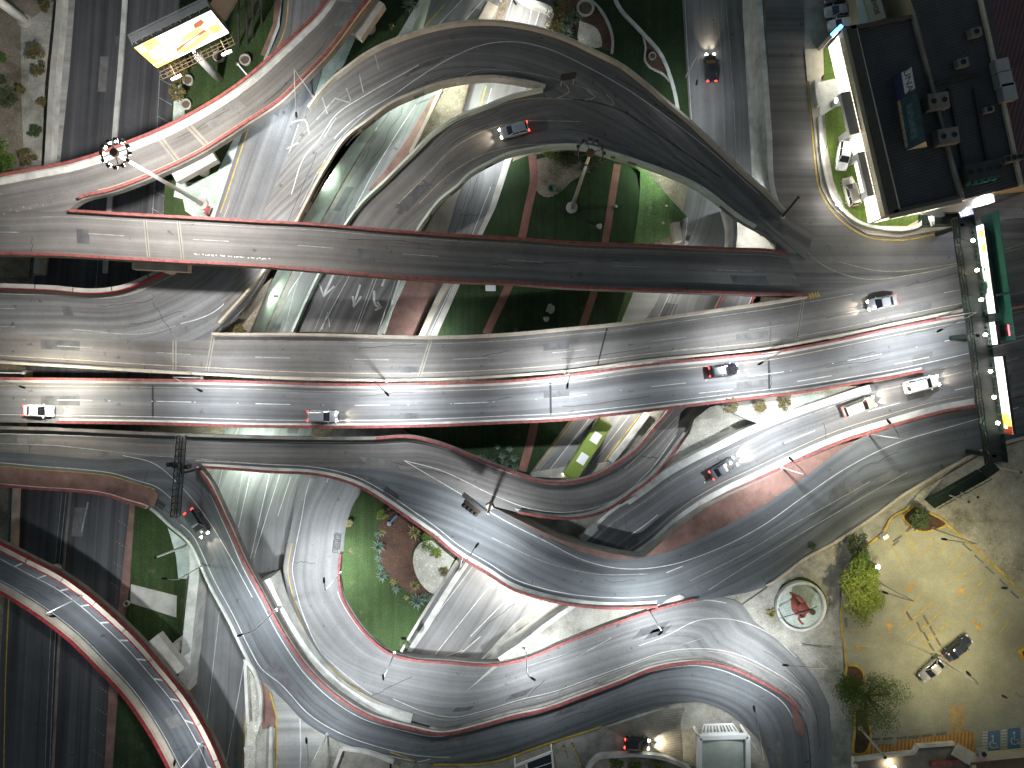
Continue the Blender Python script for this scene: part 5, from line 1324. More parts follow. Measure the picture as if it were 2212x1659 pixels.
def make_bus(label, x, y, z, dx, dy):
    c = W(x, y, z); a = math.atan2(-dy, dx); L, w, h = 10.5, 2.45, 3.0
    t = thing('bus', label, 'bus', c, a)
    m = MB(); vs = []
    for xx, k in ((-L / 2, .93), (-L / 2 + .3, 1), (L / 2 - .4, 1), (L / 2, .9)):
        for yy, zz in ((-1, .35), (-1, h - .35), (-.86, h), (.86, h), (1, h - .35), (1, .35)): vs.append((xx, yy * w / 2 * k, zz if k == 1 else zz - (0.12 if zz > 1 else -0.1)))
    fs = [(i * 6 + k, i * 6 + 6 + k, i * 6 + 6 + (k + 1) % 6, i * 6 + (k + 1) % 6) for i in range(3) for k in range(6)] + [tuple(range(6)), tuple(reversed(range(18, 24)))]
    m.add(vs, fs); m.build('body', M['lime'], t, world=False)
    m = MB()
    for sy in (-1, 1): m.box((0.2, sy * (w / 2 + .005), 1.9), (L - 1.6, 0.03, 0.8))
    m.build('side_window', M['glass_d'], t, world=False)
    m = MB(); m.box((L / 2 - .04, 0, 1.95), (0.08, w * .78, 1.0)); m.build('windscreen', M['glass_d'], t, world=False)
    for xx in (-2.2, 1.6):
        m = MB(); m.box((xx, 0, h + .09), (1.7, 1.3, .2)); m.build('roof_hatch', M['white_m'], t, world=False)
    for sx in (-L * .3, L * .32):
        for sy in (-1, 1):
            m = MB(); m.tube([(sx, sy * (w / 2 - .28), .48), (sx, sy * (w / 2 + .01), .48)], [.48, .48], 16); m.build('wheel', M['tyre'], t, world=False)
    for sy in (-1, 1):
        m = MB(); m.box((L / 2 + .0, sy * w * .36, .8), (.12, .32, .2)); m.build('headlight', M['head'], t, world=False)
        m = MB(); m.box((-L / 2 - .0, sy * w * .4, 1.0), (.1, .24, .3)); m.build('tail_light', M['tail'], t, world=False)
make_bus('lime green bus driving on the sunken avenue below the highways', 1266, 968, 0.03, -42, 66)
# ================================================================== billboards
def text_mesh(txt, size, mat, parent, mtx, extrude=0.01, name='lettering', bold=0.0):
    cu = bpy.data.curves.new(name, 'FONT'); cu.body = txt; cu.size = size; cu.extrude = extrude; cu.align_x = 'CENTER'; cu.align_y = 'CENTER'; cu.offset = bold
    o = bpy.data.objects.new(name, cu); COL.objects.link(o)
    dg = bpy.context.evaluated_depsgraph_get(); dg.update()
    me = bpy.data.meshes.new_from_object(o.evaluated_get(dg))
    bpy.data.objects.remove(o); bpy.data.curves.remove(cu)
    me.materials.clear(); me.materials.append(mat)
    ob = bpy.data.objects.new(name, me); COL.objects.link(ob)
    if parent is not None:
        ob.parent = parent
        base = Vector(parent.location)
        if parent.parent is not None: base += Vector(parent.parent.location)
        mtx = Matrix.Translation(-base) @ mtx
    ob.matrix_local = mtx
    return ob

def frame_of(o, ex, ey):
    """matrix with local x along ex, y along ey, at o"""
    ex = ex.normalized(); ez = ex.cross(ey).normalized(); ey = ez.cross(ex)
    Mx = Matrix((ex, ey, ez)).transposed().to_4x4(); Mx.translation = o
    return Mx

EM = {}
def em(name, c, s=1.5):
    if name not in EM: EM[name] = glow('lit_' + name, c, s)
    return EM[name]

def burger_billboard():
    b0 = W(475, 172, 5.9)
    zb, zt = 14.8, 20.7
    A = W(339, 147, zb); B = W(495, 71, zb)              # foot of the panel, left and right
    t = thing('billboard', 'lit burger billboard with a yellow left panel on a thick white pole', 'billboard', b0)
    ex = (B - A); ex.z = 0; Ln = ex.length; ex.normalize(); up = Vector((0, 0, 1)); nrm = ex.cross(up); 
    m = MB(); top = Vector((b0.x, b0.y, 13.6)); m.tube([b0, top], [0.55, 0.55], 20); m.build('pole', M['galv'], t, True)
    m = MB(); mid = (A + B) / 2; m.bar(top, Vector((mid.x, mid.y, zb - 0.3)) - nrm * 1.0, 0.6)
    m.bar(A - nrm * 0.9 - up * .3, B - nrm * 0.9 - up * .3, 0.5); m.build('support_beam', M['grey_m'], t)
    # two faces back to back in a shallow V: front box + rear frame
    m = MB()
    C0 = A + ex * (Ln / 2) + up * ((zt - zb) / 2)
    R3 = Matrix((ex, -nrm, up)).transposed()
    m.box(C0 - nrm * 0.17, (Ln, 0.3, zt - zb), rot=R3); panel = m.build('panel', M['dark_m'], t)
    m = MB()
    hgt = zt - zb
    for k in range(9):
        f = k / 8; p = A + ex * Ln * f
        m.bar(p - nrm * 0.4, p - nrm * 1.6 + up * 0, 0.1); m.bar(p - nrm * 0.4 + up * hgt, p - nrm * 1.8 + up * hgt, 0.1); m.bar(p - nrm * 1.7, p - nrm * 1.7 + up * hgt, 0.12)
        if k < 8: m.bar(p - nrm * 1.7, A + ex * Ln * (k + 1) / 8 - nrm * 1.7 + up * hgt, 0.07)
    for q in (0.0, 0.5, 1.0): m.bar(A - nrm * 1.75 + up * hgt * q, B - nrm * 1.75 + up * hgt * q, 0.16)
    m.bar(A - nrm * 1.1 + up * hgt, B - nrm * 1.1 + up * hgt, 0.9, 0.08); m.build('back_frame', M['grey_m'], t)
    m = MB()
    for off in (0.5, 1.5): m.bar(A + nrm * off - up * 0.35 - ex * .1, B + nrm * off - up * 0.35 + ex * .1, 0.07)
    m.bar(A + nrm * 1.5 + up * 0.55, B + nrm * 1.5 + up * 0.55, 0.05)
    for k in range(15):
        p = A + ex * Ln * k / 14; m.bar(p - up * .35, p + nrm * 1.5 - up * .35, 0.05); m.bar(p + nrm * 1.5 - up * .35, p + nrm * 1.5 + up * .55, 0.04)
    m.build('catwalk', M['bark'], t)
    for f in (0.16, 0.86):
        p = A + ex * Ln * f + nrm * 2.2 - up * 0.3
        m = MB(); m.bar(p - ex * .75, p + ex * .75, 0.28, 0.2); lf = m.build('lamp_bar', M['white_m'], t)
        m = MB(); m.bar(p - ex * .7 - nrm * .06 + up * .13, p + ex * .7 - nrm * .06 + up * .13, 0.18, 0.02); m.build('lens', M['flood'], lf)
        spot(t, p + up * .35, 60, (1, .97, .9), 120, 0.6, 0.2, aim=A + ex * Ln * f + up * 3.6)
        m = MB(); m.bar(A + ex * Ln * f - up * .35 + nrm * .1, p, 0.06); m.build('lamp_bracket', M['trim'], t)
    # poster: flat printed layers lit from inside
    def quad(x0, y0, x1, y1, mat, dz, name='poster'):
        m = MB(); o = A + nrm * dz
        m.add([o + ex * x0 * Ln + up * y0 * hgt, o + ex * x1 * Ln + up * y0 * hgt, o + ex * x1 * Ln + up * y1 * hgt, o + ex * x0 * Ln + up * y1 * hgt], [(0, 1, 2, 3)])
        return m.build(name, mat, panel)
    def shape(pts, mat, dz, name='printed_shape'):
        m = MB(); o = A + nrm * dz
        vs = [o + ex * x * Ln + up * y * hgt for x, y in pts]
        m.add(vs, [tuple(range(len(vs)))]); return m.build(name, mat, panel)
    def ell(cx, cy, rx, ry, n=28, a0=0, a1=2 * PI): return [(cx + rx * math.cos(a0 + (a1 - a0) * k / n), cy + ry * math.sin(a0 + (a1 - a0) * k / n)) for k in range(n)]
    white = em('poster_white', (1.0, 0.97, 0.90), .55); yel = em('poster_yellow', (1.0, 0.68, 0.10), .5); org = em('poster_orange', (1.0, 0.40, 0.06), .36); brn = em('poster_brown', (0.30, 0.09, 0.03), .3); bun = em('poster_bun', (1.0, 0.55, 0.14), .42); crm = em('poster_cream', (1.0, .90, .55), .45)
    quad(0, 0, 1, 1, white, 0.004)
    quad(0, 0, 0.27, 1, yel, 0.012)
    quad(0.02, 0.70, 0.09, 0.98, crm, 0.017); quad(0.15, 0.04, 0.30, 0.42, crm, 0.017)
    shape(ell(0.115, 0.47, 0.048, 0.19), white, 0.022); shape(ell(0.19, 0.53, 0.055, 0.22), white, 0.024); 
    text_mesh('oooo', hgt * 0.16, crm, panel, frame_of(A + nrm * 0.03 + ex * Ln * 0.09 + up * hgt * 0.16, ex, up), 0.004)
    shape([(0.33, 0.10), (0.34, 0.24), (0.42, 0.30), (0.70, 0.36), (0.80, 0.42), (0.82, 0.30), (0.74, 0.17), (0.5, 0.06)], bun, 0.014)
    shape([(0.34, 0.22), (0.36, 0.34), (0.55, 0.41), (0.78, 0.52), (0.80, 0.42), (0.6, 0.33), (0.42, 0.27)], brn, 0.019)
    shape([(0.42, 0.26), (0.5, 0.34), (0.62, 0.40), (0.70, 0.42), (0.60, 0.30), (0.5, 0.25)], crm, 0.024)
    shape([(0.44, 0.42), (0.50, 0.58), (0.62, 0.66), (0.74, 0.66), (0.80, 0.54), (0.6, 0.44)], bun, 0.016)
    shape([(0.70, 0.68), (0.73, 0.84), (0.84, 0.88), (0.86, 0.74), (0.78, 0.66)], brn, 0.014)
    quad(0.83, 0.22, 0.96, 0.50, org, 0.016)
    for k in range(9): quad(0.832 + k * 0.013, 0.47, 0.841 + k * 0.013, 0.58 + 0.07 * ((k * 5) % 4) / 3, yel, 0.018, 'printed_fry')
    text_mesh('m', hgt * 0.3, yel, panel, frame_of(A + nrm * 0.03 + ex * Ln * 0.895 + up * hgt * 0.38, ex, up), 0.004)
    ring = ell(0.885, 0.82, 0.05, 0.12); shape(ring, bun, 0.012); shape(ell(0.885, 0.82, 0.043, 0.10), white, 0.016)
    shape(ell(0.875, 0.85, 0.012, 0.04, 10), yel, 0.02); shape(ell(0.90, 0.80, 0.010, 0.03, 10), yel, 0.02)
    # light leaving the lit face
    al = bpy.data.lights.new('panel_light', 'AREA'); al.shape = 'RECTANGLE'; al.size = Ln; al.size_y = hgt; al.energy = 900; al.color = (1, .9, .72)
    ao = bpy.data.objects.new('panel_light', al); COL.objects.link(ao); ao.parent = t
    ao.matrix_local = Matrix.Translation(-Vector(t.location)) @ frame_of(C0 + nrm * 0.12, -ex, up)
burger_billboard()

def dark_billboard():
    """the unlit neighbour seen from behind at the top edge: sheet back and leaning lattice legs"""
    b = W(560, 30, 5.9); t = thing('billboard', 'unlit billboard seen from behind with a grey sheet and dark lattice legs', 'billboard', b)
    m = MB(); A = W(452, 12, 19); B = W(486, 44, 15); C = W(512, -2, 15.5); D = W(480, -36, 19.5)
    m.add([A, B, C, D], [(0, 1, 2, 3)]); m.add([p - Vector((0, 0, .2)) for p in (A, B, C, D)], [(3, 2, 1, 0)]); m.bar(B, C, .2); m.bar(A, B, .2)
    m.build('sheet', M['grey_m'], t)
    m = MB(); legs = [(516, 100, 545, -30), (545, 80, 575, -30), (565, 50, 590, -30), (535, 95, 560, -30)]
    tops = []
    for x, y, x2, y2 in legs:
        p = W(x, y, 6); q = W(x2 - 30, y2 - 30, 17); m.bar(p, q, .22); tops.append((p, q))
    for i in range(3):
        for f in (0.25, 0.5, 0.75): m.bar(tops[i][0].lerp(tops[i][1], f), tops[i + 1][0].lerp(tops[i + 1][1], f + .12 if f < .7 else f), .1)
    m.build('lattice_legs', M['dark_m'], t)
dark_billboard()

def corner_post():
    b = W(54, 45, 0.15); t = thing('billboard_pole', 'thick white billboard column rising out of the upper left corner', 'pole', b)
    m = MB(); m.tube([b, b + Vector((0, 0, 13))], [.68, .68], 24); m.build('column', M['white_m'], t, True)
    m = MB(); m.lathe(b, [(1.1, 0), (1.1, .12), (.7, .2)], 20); m.build('base_plate', M['conc'], t)
corner_post()

# ================================================================== truss sign, traffic signals
def truss_sign():
    b = W(436, 1011, 6.1); t = thing('sign_gantry', 'green lattice sign gantry standing over the left ramps', 'sign gantry', b)
    m = MB(); m.tube([b, b + Vector((0, 0, 7.0))], [.2, .17], 12); m.build('post', M['green_m'], t)
    zt = 12.6; c = W(392, 1000, zt)
    a = W(396, 941, zt); e = W(383, 1114, zt)
    m = MB(); m.bar(b + Vector((0, 0, 6.6)), Vector((c.x, c.y, zt)), .26); m.build('arm', M['green_m'], t)
    m = MB(); u = (e - a).normalized(); s = Vector((-u.y, u.x, 0))
    for o in (-.42, .42):
        for h in (0, 1.1): m.bar(a + s * o + Vector((0, 0, h)), e + s * o + Vector((0, 0, h)), .1)
    n = 12
    for k in range(n + 1):
        p = a.lerp(e, k / n)
        m.bar(p - s * .42 + Vector((0, 0, 1.1)), p + s * .42 + Vector((0, 0, 1.1)), .06)
        for o in (-.42, .42): m.bar(p + s * o, p + s * o + Vector((0, 0, 1.1)), .06)
        if k < n: m.bar(p - s * .42 + Vector((0, 0, 1.1)), a.lerp(e, (k + 1) / n) + s * .42 + Vector((0, 0, 1.1)), .05)
    m.build('truss', M['green_m'], t)
    m = MB(); m.add([a.lerp(e, f) + s * o + Vector((0, 0, .06)) for f, o in ((.02, -.4), (.98, -.4), (.98, .4), (.02, .4))], [(0, 1, 2, 3)]); m.build('walkway', M['grey_m'], t)
    for f0, f1 in ((0.0, .28), (.70, 1.0)):
        p, q = a.lerp(e, f0), a.lerp(e, f1)
        m = MB(); R3 = Matrix((u, s, Vector((0, 0, 1)))).transposed(); m.box((p + q) / 2 - s * .6 + Vector((0, 0, -.4)), ((q - p).length, .12, 2.6), rot=R3); m.build('sign_panel', M['galv'], t)
    # three signal heads
    for k, (x, y) in enumerate(((368, 1003), (380, 1006), (405, 1008))):
        p = W(x, y, 12.1); h = MB(); h.box(p, (.6, .6, 1.2)); hd = h.build('signal_head', M['dark_m'], t)
        h = MB(); h.tube([p + Vector((.0, .0, .6)), p + Vector((.0, -.0, .8))], [.27, .27], 10); h.build('signal_hood', M['seam'], hd)
    return t
truss_sign()
def nose_shadow_board():  # dark upright panel in place of a shadow on the loop deck
    b = W(1207, 184, 6.2); t = thing('shadow_board', 'dark board added as a shadow mark at the nose where the two loop lanes meet', 'sign', b)
    p, q = W(1210, 174, 8.2), W(1243, 169, 8.2); u = Vector((0, 0, 2.0)); d = (q - p).normalized()
    m = MB(); m.box((p + q) / 2 + u / 2, ((q - p).length, .12, 2.0), math.atan2(d.y, d.x)); m.build('panel', M['dark_m'], t)
    for f in (.1, .9): c = p.lerp(q, f); m = MB(); m.tube([(c.x, c.y, 6.2), (c.x, c.y, 8.2)], [.08, .08], 8); m.build('post', M['galv'], t)
nose_shadow_board()
def red_barrier():
    a, b = W(449, 466, 6.0), W(456, 448, 6.0); t = thing('water_barrier', 'small red plastic barrier by the yellow kerb of the slip road', 'barrier', a)
    m = MB(); m.bar(a + Vector((0, 0, .45)), b + Vector((0, 0, .45)), .5, .9); m.bar(a + Vector((0, 0, .95)), b + Vector((0, 0, .95)), .3, .12); m.build('body', M['red_bright'], t)
    m = MB(); m.bar(a.lerp(b, .1) + Vector((.3, 0, .5)), a.lerp(b, .9) + Vector((.3, 0, .5)), .04, .3); m.build('reflector', M['white_m'], t)
red_barrier()

def signal_mast():
    b = W(1058, 1094, 6.1); t = thing('traffic_signal', 'traffic signal with four dark lights on an arm at the red ramp tip', 'traffic signal', b)
    m = MB(); m.tube([b, b + Vector((0, 0, 6.2))], [.2, .16], 12); m.build('post', M['trim'], t)
    m = MB(); m.box(b + Vector((0, 0, .25)), (.9, .9, .5), .5); m.build('plinth', M['conc_b'], t)
    p = b + Vector((0, 0, 5.9)); q = W(1004, 1070, 12.0); m = MB(); m.tube([p, q], [.1, .07], 8); m.build('arm', M['grey_m'], t)
    u = (q - p).normalized(); s = Vector((-u.y, u.x, 0)); s = s if s.y < 0 else -s
    m = MB(); c = p.lerp(q, .58); R3 = Matrix((u, s, u.cross(s))).transposed(); m.box(c + Vector((0, 0, .1)), (4.2, .5, 1.4), rot=R3); bk = m.build('backboard', M['grey_m'], t)
    for k in range(4):
        cc = p.lerp(q, .34 + k * .16) + s * .5
        m = MB(); m.box(cc - Vector((0, 0, .05)), (.72, .72, 1.5), rot=R3); hd = m.build('signal_head', M['bark'], t)
        m = MB(); m.tube([cc + s * .3 + Vector((0, 0, .45)), cc + s * .85 + Vector((0, 0, .40))], [.34, .34], 14); m.build('signal_hood', M['seam'], hd)
signal_mast()

# ================================================================== showroom
def showroom():
    zt, z0 = 11.7, 5.9
    P1 = P('1828,60.6 1973,33.7 2077,428 1921,464')
    base = W(1900, 250, 6); base.z = 6.0
    t = thing('showroom', 'dark roofed car showroom with a brightly lit glass front', 'building', base)
    Wt = [W(x, y, zt) for x, y in P1]
    m = MB(); m.poly(Wt, None, None); m.build('roof', M['roof'], t)
    # parapet: four upstands butted end to end
    for i in range(4):
        a, b = Wt[i], Wt[(i + 1) % 4]; d = (b - a).normalized(); n_ = Vector((d.y, -d.x, 0))
        mid = (Wt[0] + Wt[2]) / 2
        if n_.dot(mid - a) < 0: n_ = -n_
        k = MB(); w_ = 1.15 if i == 3 else .45
        k.bar(a + n_ * w_ / 2 + d * (0 if i % 2 else w_) + Vector((0, 0, .22)), b + n_ * w_ / 2 - d * (0 if i % 2 else .45) + Vector((0, 0, .22)), w_, .5)
        k.build('roof_parapet', M['roof_p'] if i != 1 else M['conc_d'], t)
    k = MB(); a, b = Wt[0].lerp(Wt[1], .12), Wt[3].lerp(Wt[2], .13); k.bar(a + Vector((0, 0, .2)), b + Vector((0, 0, .2)), .22, .5); k.build('roof_parapet', M['conc_b'], t)
    # walls
    low = [Vector((p.x, p.y, z0)) for p in Wt]
    m = MB()
    for i in (0, 1): m.add([Wt[i], Wt[i + 1], low[i + 1], low[i]], [(0, 1, 2, 3)])
    m.build('wall', M['trim'], t)
    # lit front (left) and lit end (bottom): cladding band over glass bays with mullions
    for (i, j, name) in ((3, 0, 'front'), (2, 3, 'end')):
        a, b = Wt[i], Wt[j]; d = (b - a).normalized(); n_ = Vector((d.y, -d.x, 0)); mid = (Wt[0] + Wt[2]) / 2
        if n_.dot(mid - a) > 0: n_ = -n_
        L_ = (b - a).length
        m = MB(); R3 = Matrix((d, n_, d.cross(n_))).transposed()
        m.box((a + b) / 2 + n_ * .10 + Vector((0, 0, -1.0)), (L_, .2, 2.0), rot=R3)
        band = m.build('cladding_band', M['trim'], t)
        k = MB(); nj = max(3, int(L_ / 2.4))
        for q in range(1, nj): 
            p = a.lerp(b, q / nj) + n_ * .21; k.bar(p + Vector((0, 0, -1.95)), p + Vector((0, 0, -.05)), .035, .03)
        k.build('joint', M['white_m'], band)
        m = MB(); m.add([a + n_ * .05 + Vector((0, 0, -2.0)), b + n_ * .05 + Vector((0, 0, -2.0)), b + n_ * .05 + Vector((0, 0, -5.8)), a + n_ * .05 + Vector((0, 0, -5.8))], [(0, 1, 2, 3)])
        win = m.build('window', M['lit_win'], t)
        k = MB()
        for q in range(nj + 1):
            p = a.lerp(b, q / nj) + n_ * .1; k.bar(p + Vector((0, 0, -5.8)), p + Vector((0, 0, -2.0)), .09, .1)
        k.bar(a + n_ * .1 + Vector((0, 0, -3.9)), b + n_ * .1 + Vector((0, 0, -3.9)), .07); k.build('mullion', M['grey_m'], win)
        k = MB(); k.box((a + b) / 2 + n_ * .35 + Vector((0, 0, -.12)), (L_, .5, .22), rot=R3); k.build('cornice', M['trim'], t)
        # wash lights under the band
        al = bpy.data.lights.new('wash_light', 'AREA'); al.shape = 'RECTANGLE'; al.size = L_; al.size_y = .6; al.energy = 330 if name == 'front' else 200; al.color = (1, .97, .84)
        ao = bpy.data.objects.new('wash_light', al); COL.objects.link(ao); ao.parent = t
        ao.matrix_local = Matrix.Translation(-Vector(t.location)) @ frame_of((a + b) / 2 + n_ * .8 + Vector((0, 0, -2.3)), d, n_ if d.cross(n_).z > 0 else -n_)
    # two entrance portals on the front
    a, b = Wt[0], Wt[3]; d = (b - a).normalized(); n_ = Vector((d.y, -d.x, 0)); mid = (Wt[0] + Wt[2]) / 2
    if n_.dot(mid - a) > 0: n_ = -n_
    R3 = Matrix((d, n_, d.cross(n_))).transposed(); sgn = 1
    for f0, f1, dep, lab in ((.30, .53, 1.5, 0), (.63, .87, 1.0, 1)):
        p0, p1 = a.lerp(b, f0), a.lerp(b, f1); L_ = (p1 - p0).length; c = (p0 + p1) / 2
        m = MB(); zz = -2.5
        m.box(c + n_ * (dep / 2 + .2) + Vector((0, 0, zz)), (L_, dep, .7), rot=R3)
        for p in (p0 + d * .45, p1 - d * .45): m.box(p + n_ * (dep / 2 + .2) + Vector((0, 0, (zz - 5.85) / 2 - .17)), (.9, dep, 5.85 + zz - .36), rot=R3)
        m.build('portal', M['grey_m'], t)
        m = MB(); m.add([p0 + d * .95 + n_ * .24 + Vector((0, 0, zz - .4)), p1 - d * .95 + n_ * .24 + Vector((0, 0, zz - .4)), p1 - d * .95 + n_ * .24 + Vector((0, 0, -5.8)), p0 + d * .95 + n_ * .24 + Vector((0, 0, -5.8))], [(0, 1, 2, 3)]); m.build('door', M['lit_win'], t)
        if lab == 0:
            m = MB(); pp = p0 + d * .45 + n_ * (dep + .22) + Vector((0, 0, -3.7)); k = 16
            m.add([pp + d * .42 * math.cos(2 * PI * q / k) + Vector((0, 0, .55 * math.sin(2 * PI * q / k))) for q in range(k)], [tuple(range(k))]); m.build('round_emblem', em('emblem', (1, 1, 1), 3.0), t)
    # rear wings
    for nm, poly_, z_, mt in (('rear', '1983,44 1926,-110 2126,-110 2203,402 2085,430', 11.2, 'roof'), ('east', '2122,-110 2400,-110 2400,380 2208,400', 10.8, 'roof_r')):
        w = [W(x, y, z_) for x, y in P(poly_)]
        m = MB(); m.poly(w, None, 5.9, 0, 1); m.build('roof_wing', [M[mt], M['trim']], t)
    m = MB(); q = [W(x, y, 11.2) for x, y in P('2115,0 2160,200 2203,402')]
    for i in (0, 1): m.bar(q[i] + Vector((0, 0, .2)), q[i + 1] + Vector((0, 0, .2)), .5, .45)
    m.build('roof_parapet', M['conc_b'], t)
    m = MB()
    for xa, ya, xb, yb in ((2050, 190, 2090, 400), (2105, 190, 2140, 395), (2020, 180, 2120, 160)): m.bar(W(xa, ya, 11.4), W(xb, yb, 11.4), .35, .3)
    m.build('roof_gutter', M['seam'], t)
    # low annexe with its sign
    w = [W(x, y, 11.0) for x, y in P('1889,-80 1852,-80 1860,55 1896,45')]
    m = MB(); m.poly([W(x, y, 9.6) for x, y in P('1838,-80 1885,-80 1897,46 1856,55')], None, 5.9, 0, 1); m.build('annexe', [M['conc_wg'], M['trim']], t)
    m = MB(); a_, b_ = W(1866, -60, 9.7), W(1897, 45, 9.7); m.box((a_ + b_) / 2 + Vector((0, 0, .12)), ((b_ - a_).length, 2.2, .2), math.atan2((b_ - a_).y, (b_ - a_).x)); m.build('sign_board', M['trim'], t)
    dd = (b_ - a_).normalized(); rr = Vector((0, 0, 1)).cross(dd)
    text_mesh('SEMINUEVOS', .95, M['dark_m'], t, frame_of((a_ + b_) / 2 + Vector((0, 0, .26)), dd, rr), .02)
    return t, Wt
SR, SRW = showroom()

def box_unit(name, label, cat, x, y, z, size, rz, mat, fans=0, group=None):
    c = W(x, y, z); t = thing(name, label, cat, c, 0, group)
    m = MB(); m.box((c.x, c.y, z + size[2] / 2), size, rz); m.box((c.x, c.y, z + size[2] + .03), (size[0] * .96, size[1] * .96, .06), rz); m.build('casing', M[mat], t)
    R3 = Matrix.Rotation(rz, 3, 'Z')
    for k in range(fans):
        p = c + R3 @ Vector((size[0] * ((k + .5) / fans - .5), 0, size[2] + .06))
        m = MB(); m.lathe(p, [(.36, 0), (.36, .12), (.30, .12), (.30, .03)], 18); m.build('fan', M['seam'], t)
    return t
AC = [('air conditioner on the showroom roof behind the sign, upper one', 2016, 225, 11.75, (3.0, 2.2, 1.3), 2), ('air conditioner on the showroom roof behind the sign, lower one', 2037, 300, 11.75, (3.0, 2.2, 1.3), 2)]
for l, x, y, z, s, f in AC: box_unit('air_conditioner', l, 'air conditioner', x, y, z, s, .15, 'conc_d', f, 'roof air conditioners')
for l, x, y, s in (('small dark roof unit near the top of the rear roof', 2100, 75, (1.6, 1.2, .9)), ('small dark roof unit in the middle of the rear roof', 2072, 140, (1.6, 1.2, .9)), ('roof unit at the lower corner with three fans', 2180, 345, (2.6, 1.0, .9)),
                   ('small shadowy roof unit on the lower rear roof', 2130, 240, (1.5, .8, .7))):
    box_unit('air_conditioner', l, 'air conditioner', x, y, 11.25, s, .2, 'conc_d', 3 if 'three' in l else 1, 'roof air conditioners')
for k, (x, y, l) in enumerate(((2153, 148, 'small pale duct box on the maroon roof edge, topmost'), (2160, 178, 'pale duct box in the middle of the maroon roof edge'), (2168, 205, 'large pale duct box on the maroon roof edge, lowest'))):
    box_unit('duct_box', l, 'duct', x, y, 11.3, (2.0, 1.8 + .3 * k, 1.2), .2, 'grey_m', 0, 'pale duct boxes')
t = box_unit('water_chiller', 'long dark chiller with green fins at the lower rear roof', 'chiller', 2115, 372, 11.25, (5.4, 2.4, 1.2), .2, 'dark_m', 4)
m = MB(); c = W(2115, 388, 11.3)
for k in range(5): m.box((c.x - 2 + k * .9, c.y - .5 + k * .18, 11.8), (.5, 1.0, .9), .2)
m.build('fin', M['green_l'], t)

def roof_sign():
    """the unlit advertising sign standing on the showroom roof"""
    a = W(1930, 165, 11.8); b = W(1958, 325, 11.8)
    t = thing('roof_sign', 'unlit blue and white advertising sign standing on the showroom roof', 'sign', (a + b) / 2)
    d = (b - a).normalized(); n_ = Vector((d.y, -d.x, 0)); n_ = n_ if n_.x < 0 else -n_
    up = (Vector((0, 0, 1)) - n_ * .25).normalized(); L_ = (b - a).length; hh = 3.4
    R3 = Matrix((d, n_, up)).transposed()
    m = MB(); m.box((a + b) / 2 + up * hh / 2, (L_, .2, hh), rot=R3); bd = m.build('board', M['dark_m'], t)
    face = (a + b) / 2 + up * hh / 2 + n_ * .105
    navy = plain('sign_navy', (.02, .025, .08), .5, .3); teal = plain('sign_teal', (.025, .065, .085), .5, .35, 4.0); grey = plain('sign_grey', (.42, .43, .48), .5, .15)
    def q(u0, v0, u1, v1, mat, k):
        o = face + n_ * .006 * k; m = MB(); m.add([o + d * (u0 - .5) * L_ + up * (v0 - .5) * hh, o + d * (u1 - .5) * L_ + up * (v0 - .5) * hh, o + d * (u1 - .5) * L_ + up * (v1 - .5) * hh, o + d * (u0 - .5) * L_ + up * (v1 - .5) * hh], [(3, 2, 1, 0)]); m.build('printed_area', mat, bd)
    q(0, 0, 1, 1, teal, 1); q(0, 0, .34, .45, navy, 2); q(.02, .45, .30, .98, grey, 2)
    q(.34, .0, .97, .16, plain('sign_tan', (.25, .2, .15), .6, .5, 6.0), 2); q(.45, .4, .9, .7, plain('sign_paleblue', (.07, .12, .15), .6, .5, 6.0), 2)
    text_mesh('UNA', 1.5, M['dark_m'], bd, frame_of(face + n_ * .02 + d * (.16 - .5) * L_ + up * .22 * hh, d, up if d.cross(up).dot(n_) > 0 else -up), .01)
    m = MB(); 
    for f in (.05, .35, .65, .95):
        p = a.lerp(b, f); m.bar(p - n_ * 2.6, p + up * hh * .85 - n_ * .1, .12)
    m.build('brace', M['dark_m'], t)
    for f, mt in ((0.0, 'green_l'), (1.0, 'conc_b')):
        p = a.lerp(b, f); m = MB(); m.add([p + up * hh, p, p - n_ * 3.0], [(0, 1, 2)])
        m.build('end_gusset', M[mt], t)
roof_sign()

# forecourt of the showroom
area('sidewalk', 'kerbside pavement along the showroom', '1741,110 1746,165 1757,270 1765,350 1774,405 1792,440 1834,482 1873,506 1940,513 2045,494 2090,478 2080,462 1992,458 1935,480 1860,482 1815,440 1790,350 1775,260 1772,110', 6.12, 'conc_b', 5.9)
area('grass', 'lit artificial turf in front of the showroom', '1778,105 1793,100 1815,205 1850,330 1875,482 1990,462 1992,470 1960,488 1870,488 1826,450 1800,390 1786,310 1782,255 1778,178', 6.14, 'turf', kind='stuff')
area('paving', 'brilliantly lit pale entrance ramp of the showroom', '1766,178 1810,168 1820,222 1771,252', 6.17, 'conc_w', 6.0)
area('paving', 'beige paved corner at the blue totem', '1738,106 1778,104 1780,160 1765,176 1744,175', 6.15, 'conc_b')
area('paving', 'concrete yard right of the showroom', '2090,478 2090,462 2230,410 2230,470', 6.1, 'conc_road')
wall('low_wall', 'low cream wall curving around the showroom turf', '1771,252 1774,300 1783,370 1800,425 1826,458 1862,482 1905,492 1960,494 1990,484 2000,465', 6.0, 6.9, .45, 'conc_w')
wall('low_wall', 'short cream wall beside the showroom entrance ramp', '1763,172 1765,200 1770,228', 6.0, 6.9, .4, 'conc_w')
